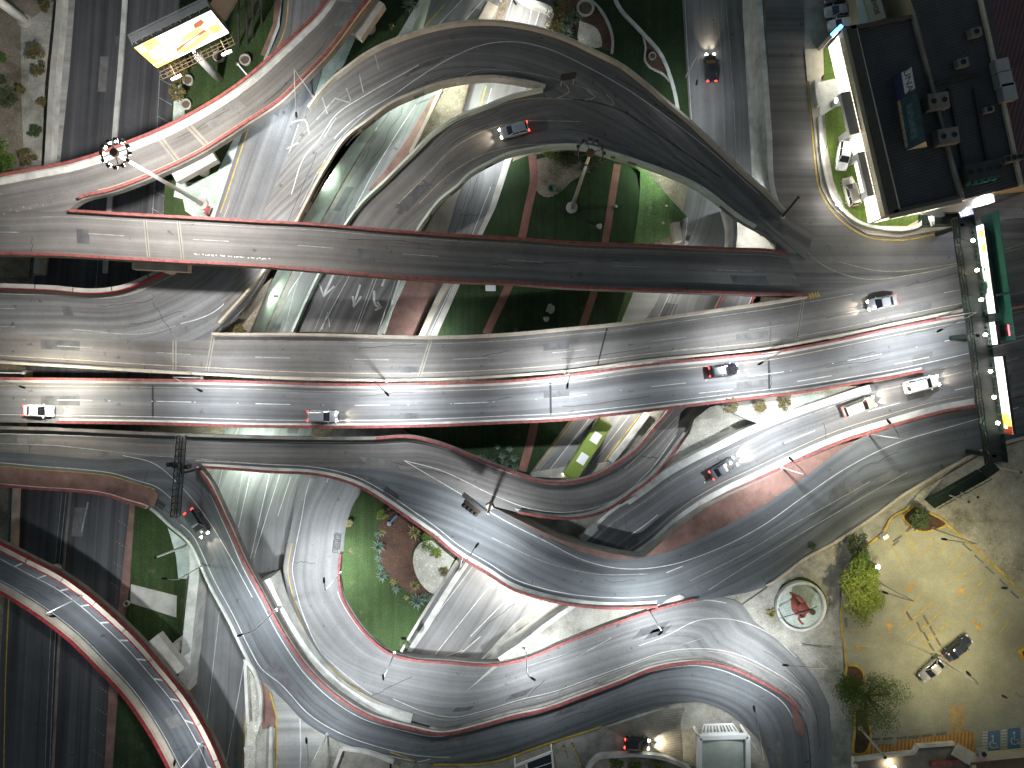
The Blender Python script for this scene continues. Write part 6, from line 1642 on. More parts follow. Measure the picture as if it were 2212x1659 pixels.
for k, (x, y, l) in enumerate(((1774, 320, 'glaring globe light on the wall beside the white parked suv'.replace('suv', 'saloon')), (1806, 442, 'glaring globe light on the wall beside the beige off-roader'))):
    c = W(x, y, 6.95); t = thing('globe_light', l, 'lamp', c, 0, 'globe lights on the showroom wall')
    m = MB(); m.tube([c, c + Vector((0, 0, .35))], [.06, .06], 8); m.build('stem', M['dark_m'], t)
    m = MB(); m.lathe(c + Vector((0, 0, .3)), [(.05, 0), (.24, .1), (.3, .26), (.24, .42), (.05, .52)], 16); m.build('globe', glow('globe_glow', (1, .98, .95), 14), t, True)
    l_ = bpy.data.lights.new('globe_lamp', 'POINT'); l_.energy = 350; l_.color = (1, .97, .92); l_.shadow_soft_size = .32; o = bpy.data.objects.new('globe_lamp', l_); COL.objects.link(o); o.parent = t; o.location = (0, 0, 1.2)
def totem():
    c = W(1778, 98, 6.1); t = thing('totem_sign', 'leaning grey totem sign with a blue glowing edge by the showroom corner', 'sign', c)
    d = Vector((.72, .69, 0)); n_ = Vector((.69, -.72, 0)); R3 = Matrix((d, n_, Vector((0, 0, 1)))).transposed()
    m = MB(); m.box(c + Vector((0, 0, 2.2)), (2.0, .5, 4.4), rot=R3); m.build('panel', M['grey_m'], t)
    m = MB(); m.box(c + d * -.0 + Vector((0, 0, 4.46)), (2.04, .54, .1), rot=R3); m.build('edge_light', em('blue_edge', (.06, .35, 1.0), 5.0), t)
    m = MB(); k = 18; o = c + n_ * .262 + Vector((0, 0, 3.1)) + d * .3
    m.add([o + d * .55 * math.cos(2 * PI * q / k) + Vector((0, 0, .55 * math.sin(2 * PI * q / k))) for q in range(k)], [tuple(range(k))]); m.build('round_emblem', em('emblem', (1, 1, 1), 3.0), t)
totem()
def yellow_post(x, y, l, tilt=0):
    c = W(x, y, 6.1); t = thing('bollard', l, 'bollard', c, 0, 'yellow bollards')
    m = MB(); m.tube([c, c + Vector((0, 0, 1.0))], [.11, .11], 12); m.build('post', M['yellow'], t)
    m = MB(); m.lathe(c, [(.2, 0), (.2, .05), (.12, .06)], 12); m.build('base_plate', M['dark_m'], t)
yellow_post(2243 - 30, 450, 'yellow bollard at the right edge below the showroom'); yellow_post(2076, 508, 'yellow bollard by the kerb left of the footbridge'); yellow_post(1218, 1612, 'yellow bollard on the bottom forecourt, left one'); yellow_post(1236, 1607, 'yellow bollard on the bottom forecourt, right one')
def barrier():
    a, b = W(1241, 1612, 6.2), W(1252, 1648, 6.2); t = thing('bar_barrier', 'low yellow bar barrier beside the planter on the forecourt', 'barrier', a)
    m = MB(); m.bar(a + Vector((0, 0, .9)), b + Vector((0, 0, .9)), .16); m.build('bar', M['yellow'], t)
    m = MB(); m.bar(a, a + Vector((0, 0, .9)), .12); m.build('leg', M['yellow'], t); m = MB(); m.bar(b, b + Vector((0, 0, .9)), .12); m.build('leg', M['yellow'], t)
barrier()
# ================================================================== footbridge with lit billboards
def footbridge():
    zd = 12.0
    A0, A1 = W(2077, 470, zd), W(2150, 1000, zd)
    t = thing('footbridge', 'dark green steel footbridge carrying lit billboards across the highways', 'footbridge', W(2115, 740, 6))
    u = (A1 - A0).normalized(); s = Vector((u.y, -u.x, 0)); s = s if s.x > 0 else -s
    Ln = (A1 - A0).length; wd = 1.35
    m = MB(); R3 = Matrix((u, s, Vector((0, 0, 1)))).transposed()
    m.box((A0 + A1) / 2 - Vector((0, 0, .15)), (Ln, wd * 2, .3), rot=R3); m.build('walkway', M['dark_m'], t)
    for sd in (-1, 1):
        m = MB(); n = 26
        tp = 1.2 if sd < 0 else 0.6
        for h in (0.0, tp / 2, tp): m.bar(A0 + s * sd * wd + Vector((0, 0, h)), A1 + s * sd * wd + Vector((0, 0, h)), .13)
        for k in range(n + 1):
            p = A0 + u * Ln * k / n + s * sd * wd; m.bar(p, p + Vector((0, 0, tp)), .08)
            if k < n: m.bar(p + Vector((0, 0, tp * (k % 2))), p + u * Ln / n + Vector((0, 0, tp * ((k + 1) % 2))), .08)
        m.build('truss', M['green_m'], t)
    m = MB(); n = 26
    for k in range(n + 1):
        p = A0 + u * Ln * k / n + Vector((0, 0, 0.62)); m.bar(p - s * wd, p + s * wd, .08)
        if k < n and k % 2 == 0: m.bar(p - s * wd, p + u * Ln / n + s * wd, .07)
    m.build('roof_bracing', M['green_m'], t)
    for f in (.03, .48, .97):
        p = A0 + u * Ln * f; m = MB(); m.tube([Vector((p.x, p.y, 6)), p], [.38, .3], 14); m.build('column', M['green_m'], t)
    for a_, b_ in ((0.0, .33), (.33, .52)):
        m = MB(); p, q = A0 + u * Ln * a_ + s * 3.0, A0 + u * Ln * b_ + s * 3.0
        m.box((p + q) / 2 + Vector((0, 0, 1.4)), ((q - p).length - .3, .08, 3.6), rot=R3); m.build('mesh_screen', M['green_l'], t)
    # stairs at both ends
    st = A1 + u * .3; foot = W(2008, 1088, 6.2); mid = W(2112, 1022, 10.4)
    m = MB(); prev = st
    for (p, q, nst) in ((Vector((mid.x, mid.y, 11.4)), foot, 30),):
        dd = (q - p); dh = Vector((dd.x, dd.y, 0)).normalized(); sr = Vector((dh.y, -dh.x, 0))
        for k in range(nst):
            c = p.lerp(q, (k + .5) / nst); m.box(c, (.36, 1.7, .08), math.atan2(dh.y, dh.x))
        for o in (-.9, .9): m.bar(p + sr * o, q + sr * o, .1, .3); m.bar(p + sr * o + Vector((0, 0, 1)), q + sr * o + Vector((0, 0, 1)), .08)
        for k in range(12):
            for o in (-.9, .9):
                c = p.lerp(q, k / 11) + sr * o; m.bar(c, c + Vector((0, 0, 1)), .05)
    m.bar(st, Vector((mid.x, mid.y, 11.5)), 1.8, .16); m.build('stairs', M['green_m'], t)
    m = MB(); p, q = W(2072, 474, 11.8), W(1985, 478, 6.3)
    for k in range(24):
        c = p.lerp(q, (k + .5) / 24); m.box(c, (.36, 1.6, .08), .0)
    for o in (-.85, .85): m.bar(p + Vector((0, o, 0)), q + Vector((0, o, 0)), .1, .3); m.bar(p + Vector((0, o, 1)), q + Vector((0, o, 1)), .07)
    m.build('stairs', M['green_m'], t)
    # billboards standing along the right side of the walkway
    specs = [('billboard', 'long lit billboard on the footbridge with yellow spots and a dark figure', .045, .40, 2.7, 0), ('billboard', 'small white lit billboard in the middle of the footbridge', .435, .525, 2.3, 1),
             ('billboard', 'long lit billboard on the lower end of the footbridge with an orange tip', .575, .885, 2.9, 2)]
    for nm, lab, f0, f1, hh, kind in specs:
        p, q = A0 + u * Ln * f0 + s * 1.5 + Vector((0, 0, -.7)), A0 + u * Ln * f1 + s * 1.5 + Vector((0, 0, -.7))
        L_ = (q - p).length; b = thing(nm, lab, 'billboard', (p + q) / 2, 0, 'lit billboards on the footbridge')
        up = Vector((0, 0, 1)); R2_ = Matrix((u, s, up)).transposed()
        c = (p + q) / 2 + up * hh / 2
        m = MB(); m.box(c + s * .25, (L_, .4, hh), rot=R2_); pan = m.build('panel', M['dark_m'], b)
        m = MB()
        for k in range(7): 
            e = p.lerp(q, k / 6) + s * .5; m.bar(e, e + up * hh, .1); m.bar(e, e + s * 1.0, .08)
        m.bar(p + s * 1.0, q + s * 1.0, .1); m.build('back_frame', M['dark_m'], b)
        fo = c + s * .04
        def Q(a0, b0, a1, b1, mat, k, name='poster'):
            o = fo - s * .006 * k; m = MB(); P4 = [o + u * (a - .5) * L_ + up * (v - .5) * hh for a, v in ((a0, b0), (a1, b0), (a1, b1), (a0, b1))]
            m.add(P4, [(0, 1, 2, 3)]); return m.build(name, mat, pan)
        def EL(ca, cb, ra, rb, mat, k, name='printed_shape'):
            o = fo - s * .006 * k; m = MB(); m.add([o + u * (ca - .5 + ra * math.cos(2 * PI * i / 18)) * L_ + up * (cb - .5 + rb * math.sin(2 * PI * i / 18)) * hh for i in range(18)], [tuple(range(18))]); m.build(name, mat, pan)
        Q(0, 0, 1, 1, em('board_white', (.97, 1.0, .95), .8), 1)
        if kind == 0:
            Q(.45, .0, .8, 1, em('board_cream', (.9, .92, .78), .3), 2)
            EL(.10, .78, .04, .2, em('board_yellow', (1, .80, .10), .6), 3); EL(.26, .82, .05, .16, em('board_yellow', (1, .80, .10), .6), 3)
            dk = em('board_dark', (.03, .12, .09), .08)
            EL(.68, .55, .05, .16, dk, 3); EL(.74, .48, .035, .12, dk, 3); EL(.62, .4, .02, .10, dk, 3); EL(.47, .4, .012, .1, dk, 3); EL(.50, .65, .02, .06, dk, 3)
        if kind == 2:
            Q(.80, 0, 1, 1, em('board_orange', (1, .46, .10), .5), 2); Q(.90, 0, 1, 1, em('board_darkred', (.35, .05, .02), .2), 3)
            Q(.74, 0, .82, .9, em('board_yellow', (1, .80, .10), .6), 3)
            for k in range(5): EL(.915, .16 + .12 * k, .022, .045, em('board_white', (1, 1, 1), .8), 4)
        for k in range(1 if kind == 1 else 3):
            f = (k + .5) / (1 if kind == 1 else 3); e = p.lerp(q, f) - s * 1.7 + up * (-.1 if kind else .0) + up * 2.7
            m = MB(); m.bar(p.lerp(q, f) + up * .2, e, .07); m.build('lamp_arm', M['dark_m'], b)
            m = MB(); m.lathe(e - up * .12, [(.1, 0), (.22, .05), (.22, .25), (.1, .3)], 12); m.build('floodlight', glow('flood_%d%d' % (kind, k), [(1, 1, .95), (1, .9, .6), (.7, 1, .75)][k % 3], 30), b, True)
            spot(b, e + s * .35, 40, [(1, 1, .95), (1, .9, .6), (.8, 1, .8)][k % 3], 130, .6, .2, aim=p.lerp(q, f) + up * hh / 2)
        al = bpy.data.lights.new('panel_light', 'AREA'); al.shape = 'RECTANGLE'; al.size = L_; al.size_y = hh; al.energy = 130; al.color = (.97, 1, .93)
        ao = bpy.data.objects.new('panel_light', al); COL.objects.link(ao); ao.parent = b
        ao.matrix_local = Matrix.Translation(-Vector(b.location)) @ frame_of(fo - s * .15, u if u.cross(up).dot(s) > 0 else -u, up)
    # red direction sign beside the small board
    p = A0 + u * Ln * .475 + s * 3.0; b = thing('led_sign', 'small glowing red sign behind the white billboard of the footbridge', 'sign', p)
    m = MB(); m.box(p + Vector((0, 0, 1.3)), (1.6, .2, 1.6), rot=R3); m.build('casing', M['dark_m'], b)
    m = MB(); m.box(p + Vector((0, 0, 2.15)), (1.5, .22, .12), rot=R3); m.build('light_strip', em('red_sign', (1, .05, .08), 6.0), b)
footbridge()
def blue_canopy():
    c = W(2055, 470, 7.5); t = thing('ribbed_canopy', 'blue lit ribbed canopy between showroom and footbridge', 'canopy', W(2040, 472, 6.1))
    m = MB(); p, q = W(2010, 478, 8.6), W(2098, 452, 8.6)
    for k in range(16): a = p.lerp(q, k / 15); m.box(a, (.26, 1.5, .12), .3)
    m.bar(p, q, .16); m.build('rib', M['white_m'], t)
    for e in (p, q):
        m = MB(); m.bar(Vector((e.x, e.y, 6)), e, .14); m.build('post', M['dark_m'], t)
    spot(t, p.lerp(q, .75) + Vector((0, 0, 1.4)), 260, (.4, .5, 1.0), 150, .7, .3); 
    m = MB(); m.box(p.lerp(q, .8) + Vector((0, .2, .5)), (.9, .3, .2), .3); m.build('lamp', em('blue_white', (.6, .7, 1), 8), t)
blue_canopy()
def lit_awning():
    t = thing('awning', 'long white lit awning at the lower edge of the showroom', 'awning', W(2090, 440, 6.1))
    m = MB(); m.add([W(1990, 462, 10.5), W(2145, 418, 10.5), W(2150, 436, 9.9), W(2030, 470, 9.9)], [(0, 3, 2, 1)]); m.add([W(1990, 462, 10.35), W(2145, 418, 10.35), W(2150, 436, 9.75), W(2030, 470, 9.75)], [(0, 1, 2, 3)])
    m.build('sheet', M['white_m'], t)
    for x, y in ((2032, 468), (2148, 434)): m = MB(); m.bar(W(x, y, 6), W(x, y, 9.8), .12); m.build('post', M['grey_m'], t)
    e = W(2136, 428, 11.3); m = MB(); m.box(e, (1.0, .3, .2), .3); m.build('lamp', em('awning_lamp', (.9, .95, 1), 12), t); spot(t, e - Vector((0, 0, .2)), 500, (.85, .9, 1), 160, .6, .3)
lit_awning()

# ================================================================== fountain with statue
def fountain():
    c = W(1727, 1307, 6.1); R_ = 3.72
    t = thing('fountain', 'round white fountain basin on the plaza', 'fountain', c)
    m = MB(); m.lathe(c, [(R_, 0), (R_, .75), (R_ - .12, .85), (R_ - .36, .85), (R_ - .42, .78), (R_ - .44, .3)], 56)
    m.build('basin', M['conc_w'], t)
    m = MB(); m.lathe(c + Vector((0, 0, .28)), [(R_ - .46, 0), (R_ - .46, .05)], 48); m.build('basin_floor', M['mint'], t)
    m = MB(); m.lathe(c + Vector((0, 0, .3)), [(1.2, 0), (1.15, .7), (.9, .85)], 28); m.build('pedestal', M['conc_b'], t)
    return c
FC = fountain()
def skin_body(name, chains, mat, parent, sub=2):
    """one continuous body grown over connected joints"""
    vs = []; es = []; rs = []; idx = {}
    for ch in chains:
        prev = None
        for p, r in ch:
            k = tuple(round(a, 3) for a in p)
            if k not in idx: idx[k] = len(vs); vs.append(p); rs.append(r)
            if prev is not None and prev != idx[k]: es.append((prev, idx[k]))
            prev = idx[k]
    me = bpy.data.meshes.new(name); me.from_pydata(vs, es, []); o = bpy.data.objects.new(name, me); COL.objects.link(o)
    md = o.modifiers.new('skin', 'SKIN'); md.use_smooth_shade = True
    if not me.skin_vertices: 
        bpy.context.view_layer.objects.active = o
    for i, r in enumerate(rs):
        sv = me.skin_vertices[0].data[i]; sv.radius = (r, r) if not isinstance(r, tuple) else r; sv.use_root = (i == 0)
    s2 = o.modifiers.new('sub', 'SUBSURF'); s2.levels = sub; s2.render_levels = sub
    dg = bpy.context.evaluated_depsgraph_get(); dg.update()
    nm = bpy.data.meshes.new_from_object(o.evaluated_get(dg)); nm.name = name
    bpy.data.objects.remove(o); bpy.data.meshes.remove(me)
    nm.materials.clear(); nm.materials.append(mat); nm.polygons.foreach_set('use_smooth', [True] * len(nm.polygons))
    ob = bpy.data.objects.new(name, nm); COL.objects.link(ob)
    if parent: ob.parent = parent
    return ob
def statue():
    c = FC + Vector((0, 0, 1.14)); t = thing('statue', 'reddish bronze figure with outspread arms and a staff in the fountain', 'statue', c + Vector((-.75, .45, 0)), math.radians(-8)); t.scale = (1.35, 1.35, .75)
    V = lambda x, y, z: (x, y, z)
    pel = (V(-.35, 0, 1.0), .46)
    body = [[pel, (V(-.2, 0, 1.5), .42), (V(0, 0, 2.0), .52), (V(.28, 0, 2.45), .40), (V(.62, -.1, 2.75), .17), (V(.95, -.15, 2.95), .30), (V(1.12, -.17, 3.08), .24)],
            [pel, (V(-.75, .62, .95), .34), (V(-.55, .95, .5), .22), (V(-1.1, 1.2, .12), .15)],
            [pel, (V(-.5, -.6, .95), .34), (V(.15, -.9, .5), .22), (V(-.1, -1.1, .08), .15)],
            [(V(.28, 0, 2.45), .40), (V(.1, .62, 2.4), .25), (V(-.55, 1.15, 2.25), .17), (V(-1.05, 1.35, 2.35), .12), (V(-1.3, 1.42, 2.42), .14)],
            [(V(.28, 0, 2.45), .40), (V(.25, -.62, 2.35), .25), (V(-.25, -1.2, 2.15), .17), (V(.1, -1.6, 2.3), .12), (V(.38, -1.68, 2.4), .14)]]
    body[3][0] = body[0][3]; body[4][0] = body[0][3]
    skin_body('body', body, M['bronze'], t)
    m = MB(); m.tube([(-2.1, -1.55, 1.5), (.2, -.2, 2.9), (1.3, .55, 3.3)], [.05, .05, .04], 8); m.build('staff', M['dark_m'], t, world=False)
    m = MB(); m.lathe((.95, -.15, 3.1), [(.34, 0), (.32, .12), (.12, .28)], 14); m.build('headdress', M['bark'], t, world=False)
statue()

# ================================================================== guard booth, bottom buildings
def booth():
    x0, y0, x1, y1 = 1505, 1587, 1620, 1700
    zt = 9.2; t = thing('guard_booth', 'white framed guard booth with a pale arched roof at the bottom edge', 'booth', W(1562, 1640, 6.1))
    a, b, c, d = W(1511, 1593, zt), W(1615, 1590, zt), W(1618, 1760, zt), W(1511, 1760, zt)
    m = MB()
    for p, q in ((a, b), (a, d), (b, c)): m.bar(p - Vector((0, 0, .1)), q - Vector((0, 0, .1)), .62, .7)
    m.build('roof_frame', M['white_m'], t)
    m = MB(); n = 10; vs = []
    for k in range(n + 1):
        f = k / n; h = zt - .5 + .55 * math.sin(PI * f)
        p = a.lerp(b, .07 + .86 * f); q = d.lerp(c, .07 + .86 * f); vs += [Vector((p.x, p.y - .45, h)), Vector((q.x, q.y, h))]
    m.add(vs, [(2 * i, 2 * i + 1, 2 * i + 3, 2 * i + 2) for i in range(n)]); m.build('roof', M['conc_wg'], t, True)
    for p in (a, b, c, d): m = MB(); m.bar(Vector((p.x, p.y, 6)), p - Vector((0, 0, .45)), .3); m.build('post', M['white_m'], t)
    m = MB(); e, f, g, h_ = W(1520, 1566, 8.9), W(1583, 1564, 8.9), W(1596, 1582, 8.9), W(1516, 1585, 8.9)
    m.bar(e, f, .2); m.bar(h_, g, .2)
    for k in range(11): m.bar(e.lerp(f, k / 10), h_.lerp(g, k / 10), .24 if k % 2 else .14, .1)
    m.build('slatted_canopy', M['white_m'], t)
    m = MB(); m.poly([W(x, y, 6.14) for x, y in P('1511,1593 1615,1590 1618,1760 1511,1760')], None); m.build('floor', M['conc_d'], t)
booth()
def panel_frame():
    t = thing('panel_canopy', 'white framed canopy with dark panels at the bottom edge', 'canopy', W(1165, 1645, 6.1)); z = 8.2
    a, b, c, d = W(1112, 1655, z), W(1192, 1624, z), W(1204, 1760, z), W(1130, 1760, z); 
    m = MB(); m.bar(a, b, .3, .3); m.bar(b, c, .3, .3); m.bar(a, d, .3, .3); m.bar(a.lerp(b, .3), d.lerp(c, .3), .25, .3); m.build('frame', M['white_m'], t)
    m = MB(); m.add([p - Vector((0, 0, .1)) for p in (a.lerp(b, .33), b, c, d.lerp(c, .33))], [(0, 3, 2, 1)]); m.build('panel', M['glass_d'], t)
    m = MB(); 
    for k in range(1, 6): p = a.lerp(b, .33).lerp(d.lerp(c, .33), k / 6); q = b.lerp(c, k / 6); m.bar(p, q, .07)
    m.build('glazing_bar', M['white_m'], t)
    for p in (a, b): m = MB(); m.bar(Vector((p.x, p.y, 6)), p, .2); m.build('post', M['white_m'], t)
panel_frame()
def small_store():
    t = thing('shop_building', 'flat grey shop roof with white parapets and a red band at the bottom right', 'building', W(2000, 1690, 6.1)); z = 7.0
    m = MB(); m.poly([W(x, y, z) for x, y in P('1845,1640 1975,1625 1982,1612 2060,1606 2066,1628 2104,1632 2120,1800 1850,1800')], None, 6.0, 0, 1); m.build('roof', [M['conc_d'], M['conc_w']], t)
    m = MB()
    pts = [W(x, y, z + .3) for x, y in P('1845,1640 1973,1625 1980,1611 2060,1605')]
    for p, q in zip(pts, pts[1:]): m.bar(p, q, .45, .6)
    m.bar(W(1847, 1650, z + .3), W(1850, 1790, z + .3), .5, .6); m.build('parapet', M['conc_w'], t)
    m = MB(); m.bar(W(2010, 1650, z + .25), W(2135, 1640, z + .25), .8, .5); m.build('red_band', M['red'], t)
    m = MB(); m.bar(W(2062, 1618, z + 1.2), W(2100, 1640, z + 1.2), 1.9, .25); m.build('slab', M['conc'], t)
    e = W(1930, 1658, z + 1.1); m = MB(); m.box(e, (.6, .3, .2)); m.build('lamp', em('shop_lamp', (1, .85, .55), 16), t); spot(t, e - Vector((0, 0, .15)), 240, (1, .85, .6), 160, .7, .3)
small_store()
def yellow_wall_shop():
    t = thing('shop_building', 'cream walled shop with a dark roof in the bottom right corner', 'building', W(2180, 1680, 6.1)); z = 7.0
    m = MB(); m.poly([W(x, y, z) for x, y in P('2095,1638 2260,1622 2260,1800 2110,1800')], None, 6.0, 0, 1); m.build('roof', [M['bark'], M['conc_w']], t)
    m = MB(); m.bar(W(2095, 1637, z + .2), W(2260, 1621, z + .2), .9, .9); m.bar(W(2100, 1650, z + .2), W(2112, 1790, z + .2), .6, .9); m.build('parapet', M['trim'], t)
yellow_wall_shop()
box_unit('air_conditioner', 'grey cooling unit on the cream wall of the corner shop', 'air conditioner', 2116, 1622, 7.7, (1.3, 1.0, .9), .1, 'grey_m', 1)
box_unit('cabinet', 'small white service cabinet on the park lawn below the flyover', 'cabinet', 1060, 622, .45, (1.6, 1.0, 1.1), 0, 'white_m')
box_unit('cabinet', 'small white cabinet on the plaza kerb beside the stairs', 'cabinet', 1906, 1157, 6.1, (.9, .6, 1.0), .6, 'white_m')
box_unit('cabinet', 'pale block shed with a brick top beside the green bank', 'shed', 1458, 505, .5, (1.2, 3.0, 1.6), .15, 'conc_b')
for k, (x, y, l) in enumerate(((1812, 1222, 'tall red and white totem post by the lime tree'),)):
    b = W(1858, 1205, 6.1); t = thing('totem_post', l, 'pole', b); e = W(1895, 1224, 9.0)
    m = MB(); m.bar(b, e, .5); m.build('beam', M['red'], t); m = MB(); m.box(e, (.5, .5, .5)); m.build('lamp', em('totem_lamp', (1, 1, 1), 10), t)
b = W(2230, 1410, 6.1); t = thing('totem_post', 'big dark red totem at the right edge throwing a long shadow', 'totem', b)
m = MB(); m.box(b + Vector((-.6, .3, 3.2)), (2.2, .9, 6.4), .5); m.build('panel', M['red_d'], t); m = MB(); m.box(b + Vector((-.6, .3, .15)), (3.0, 1.8, .3), .5); m.build('base', M['yellow'], t)
def leaning_poles(label, x0, y0, x1, y1, z0=6.1, z1=10.0, r=.13):
    a, b = W(x0, y0, z0), W(x1, y1, z1); t = thing('utility_pole', label, 'pole', a, 0, 'grey poles along the lower right kerb')
    m = MB(); m.tube([a, b], [r * 1.2, r], 10); m.build('shaft', M['dark_m' if 'black' in label else 'galv'], t); m = MB(); m.lathe(a, [(r * 2.4, 0), (r * 2.4, .12), (r * 1.3, .2)], 12); m.build('footing', M['conc'], t)
    m = MB(); m.lathe(b, [(r * 1.4, 0), (r * 1.4, .12)], 10); m.build('cap', M['dark_m'], t)
leaning_poles('grey pole by the stair foot, upper of the pair', 2040, 1053, 2112, 1068 + 6, 6.1, 11.5); leaning_poles('grey pole by the stair foot, lower of the pair', 2027, 1061, 2092, 1084, 6.1, 11.0)
leaning_poles('grey pole beside the foot of the footbridge column', 2160, 1010, 2205, 1020, 6.1, 9.5)
leaning_poles('black post leaning over the tip of the merging flyovers', 1690, 468, 1724, 427, 6.2, 9.5, .16)
leaning_poles('pale lamp post in the long yellow planter', 1858, 1572, 1912, 1636, 6.15, 14.0, .16)
leaning_poles('white floodlight pole leaning over the lower left lawn', 404, 1178, 336, 1204, 4.5, 13.0, .15)
# drainage gratings set in the asphalt
for l, x, y, dx, dy, z in (('dark drain grating on the curve of the left lower ramp', 340, 1086, 30, 22, 6.17), ('dark drain grating on the ramp above the loop garden', 845, 1066, 30, 20, 6.13), ('dark drain grating on the inner edge of the loop road', 725, 1180, -3, 30, 3.15)):
    a, b = W(x - dx * .45, y - dy * .45, z), W(x + dx * .45, y + dy * .45, z); t = thing('drain_grating', l, 'drain', (a + b) / 2); 
    m = MB(); u = (b - a); u.z = 0; n = 9; u1 = u.normalized(); s_ = Vector((u1.y, -u1.x, 0))
    for k in range(n): p = a.lerp(b, k / (n - 1)); m.bar(p - s_ * .35, p + s_ * .35, .1, .05)
    m.build('bars', M['dark_m'], t); m = MB(); m.bar(a - s_ * .4, b - s_ * .4, .08, .06); m.bar(a + s_ * .4, b + s_ * .4, .08, .06); m.build('rim', M['dark_m'], t)

# ================================================================== plants
def crown(m, c, rx, ry, rz, n, size, rnd, shell=.45, droop=0.0):
    for _ in range(n):
        while True:
            v = Vector((rnd.uniform(-1, 1), rnd.uniform(-1, 1), rnd.uniform(-1, 1)))
            if .05 < v.length < 1: break
        v = v.normalized() * (shell + (1 - shell) * rnd.random() ** .6)
        p = Vector(c) + Vector((v.x * rx, v.y * ry, v.z * rz - droop * (v.x * v.x + v.y * v.y)))
        a = rnd.uniform(0, 2 * PI); s = size * rnd.uniform(.6, 1.4)
        d = Vector((math.cos(a), math.sin(a), rnd.uniform(-.6, .3))).normalized(); w = d.cross(Vector((rnd.uniform(-.5, .5), rnd.uniform(-.5, .5), 1))).normalized()
        m.add([p - d * s, p + w * s * .4, p + d * s, p - w * s * .4], [(0, 1, 2, 3)])
def tree(label, x, y, z, h, r, mat, n=1700, size=.22, seed=1, kind='tree', lobes=6, spread=(1, 1), group=None):
    rnd = random.Random(seed); b = W(x, y, z); t = thing('tree' if kind == 'tree' else 'shrub', label, kind, b, 0, group)
    m = MB(); pts = [b, b + Vector((rnd.uniform(-.2, .2), rnd.uniform(-.2, .2), h * .45)), b + Vector((rnd.uniform(-.3, .3), rnd.uniform(-.3, .3), h * .75))]
    m.tube(pts, [r * .07 + .04, r * .05 + .03, r * .02 + .02], 8)
    cs = []
    for k in range(lobes):
        a = 2 * PI * k / lobes + rnd.uniform(-.4, .4); q = rnd.uniform(.35, .7) * r
        c = b + Vector((q * math.cos(a) * spread[0], q * math.sin(a) * spread[1], h * rnd.uniform(.55, .95))); cs.append(c)
        m.tube([pts[1], pts[1].lerp(c, .5) + Vector((0, 0, .2)), c], [r * .03 + .02, r * .02 + .015, .02], 6)
    m.build('trunk' if kind == 'tree' else 'stem', M['bark'], t)
    m = MB()
    for c in cs: crown(m, c, r * rnd.uniform(.35, .55) * spread[0], r * rnd.uniform(.35, .55) * spread[1], h * .2, n // lobes, size, rnd, .2)
    m.build('crown' if kind == 'tree' else 'foliage', M[mat], t)
tree('bright lime green tree at the left kerb of the car park', 1845, 1262, 6.1, 4.2, 3.6, 'leaf_lime', 5200, .17, 3, spread=(.95, 1.25), lobes=14)
tree('dark green shadowy part of tree above the lime one'.replace('shadowy part of tree', 'stand-in for the shaded crown'), 1843, 1213, 6.1, 3.6, 2.2, 'leaf_green', 1300, .2, 4)  # upper half of the lime crown, its shade put into darker leaves
tree('loose dark tree over the kerbed planter in the car park', 1852, 1490, 6.1, 5.0, 5.4, 'leaf_green', 6000, .12, 5, lobes=14, spread=(1.0, .95))
tree('pale green small tree left of the loose dark tree', 1815, 1470, 6.1, 3.4, 2.2, 'leaf_green', 700, .2, 6)
tree('green tree in the teardrop planter', 1972, 1112, 6.1, 2.6, 1.8, 'leaf_dark', 900, .2, 7)
tree('dark bush beside the stair foot on the plaza', 1842, 1172, 6.1, 2.0, 1.9, 'leaf_dark', 700, .18, 8, 'shrub')
tree('olive bare looking tree by the round tub under the billboard'.replace('bare looking', 'thin'), 398, 164, 5.95, 3.0, 1.9, 'leaf_dry', 800, .17, 9, lobes=8)
tree('small olive tree by the lower round tub', 394, 213, 5.95, 2.2, 1.3, 'leaf_dry', 500, .16, 10)
tree('dense dark tree at the left edge in the dry ground', 8, 355, .2, 3.2, 3.4, 'leaf_green', 1900, .22, 11)
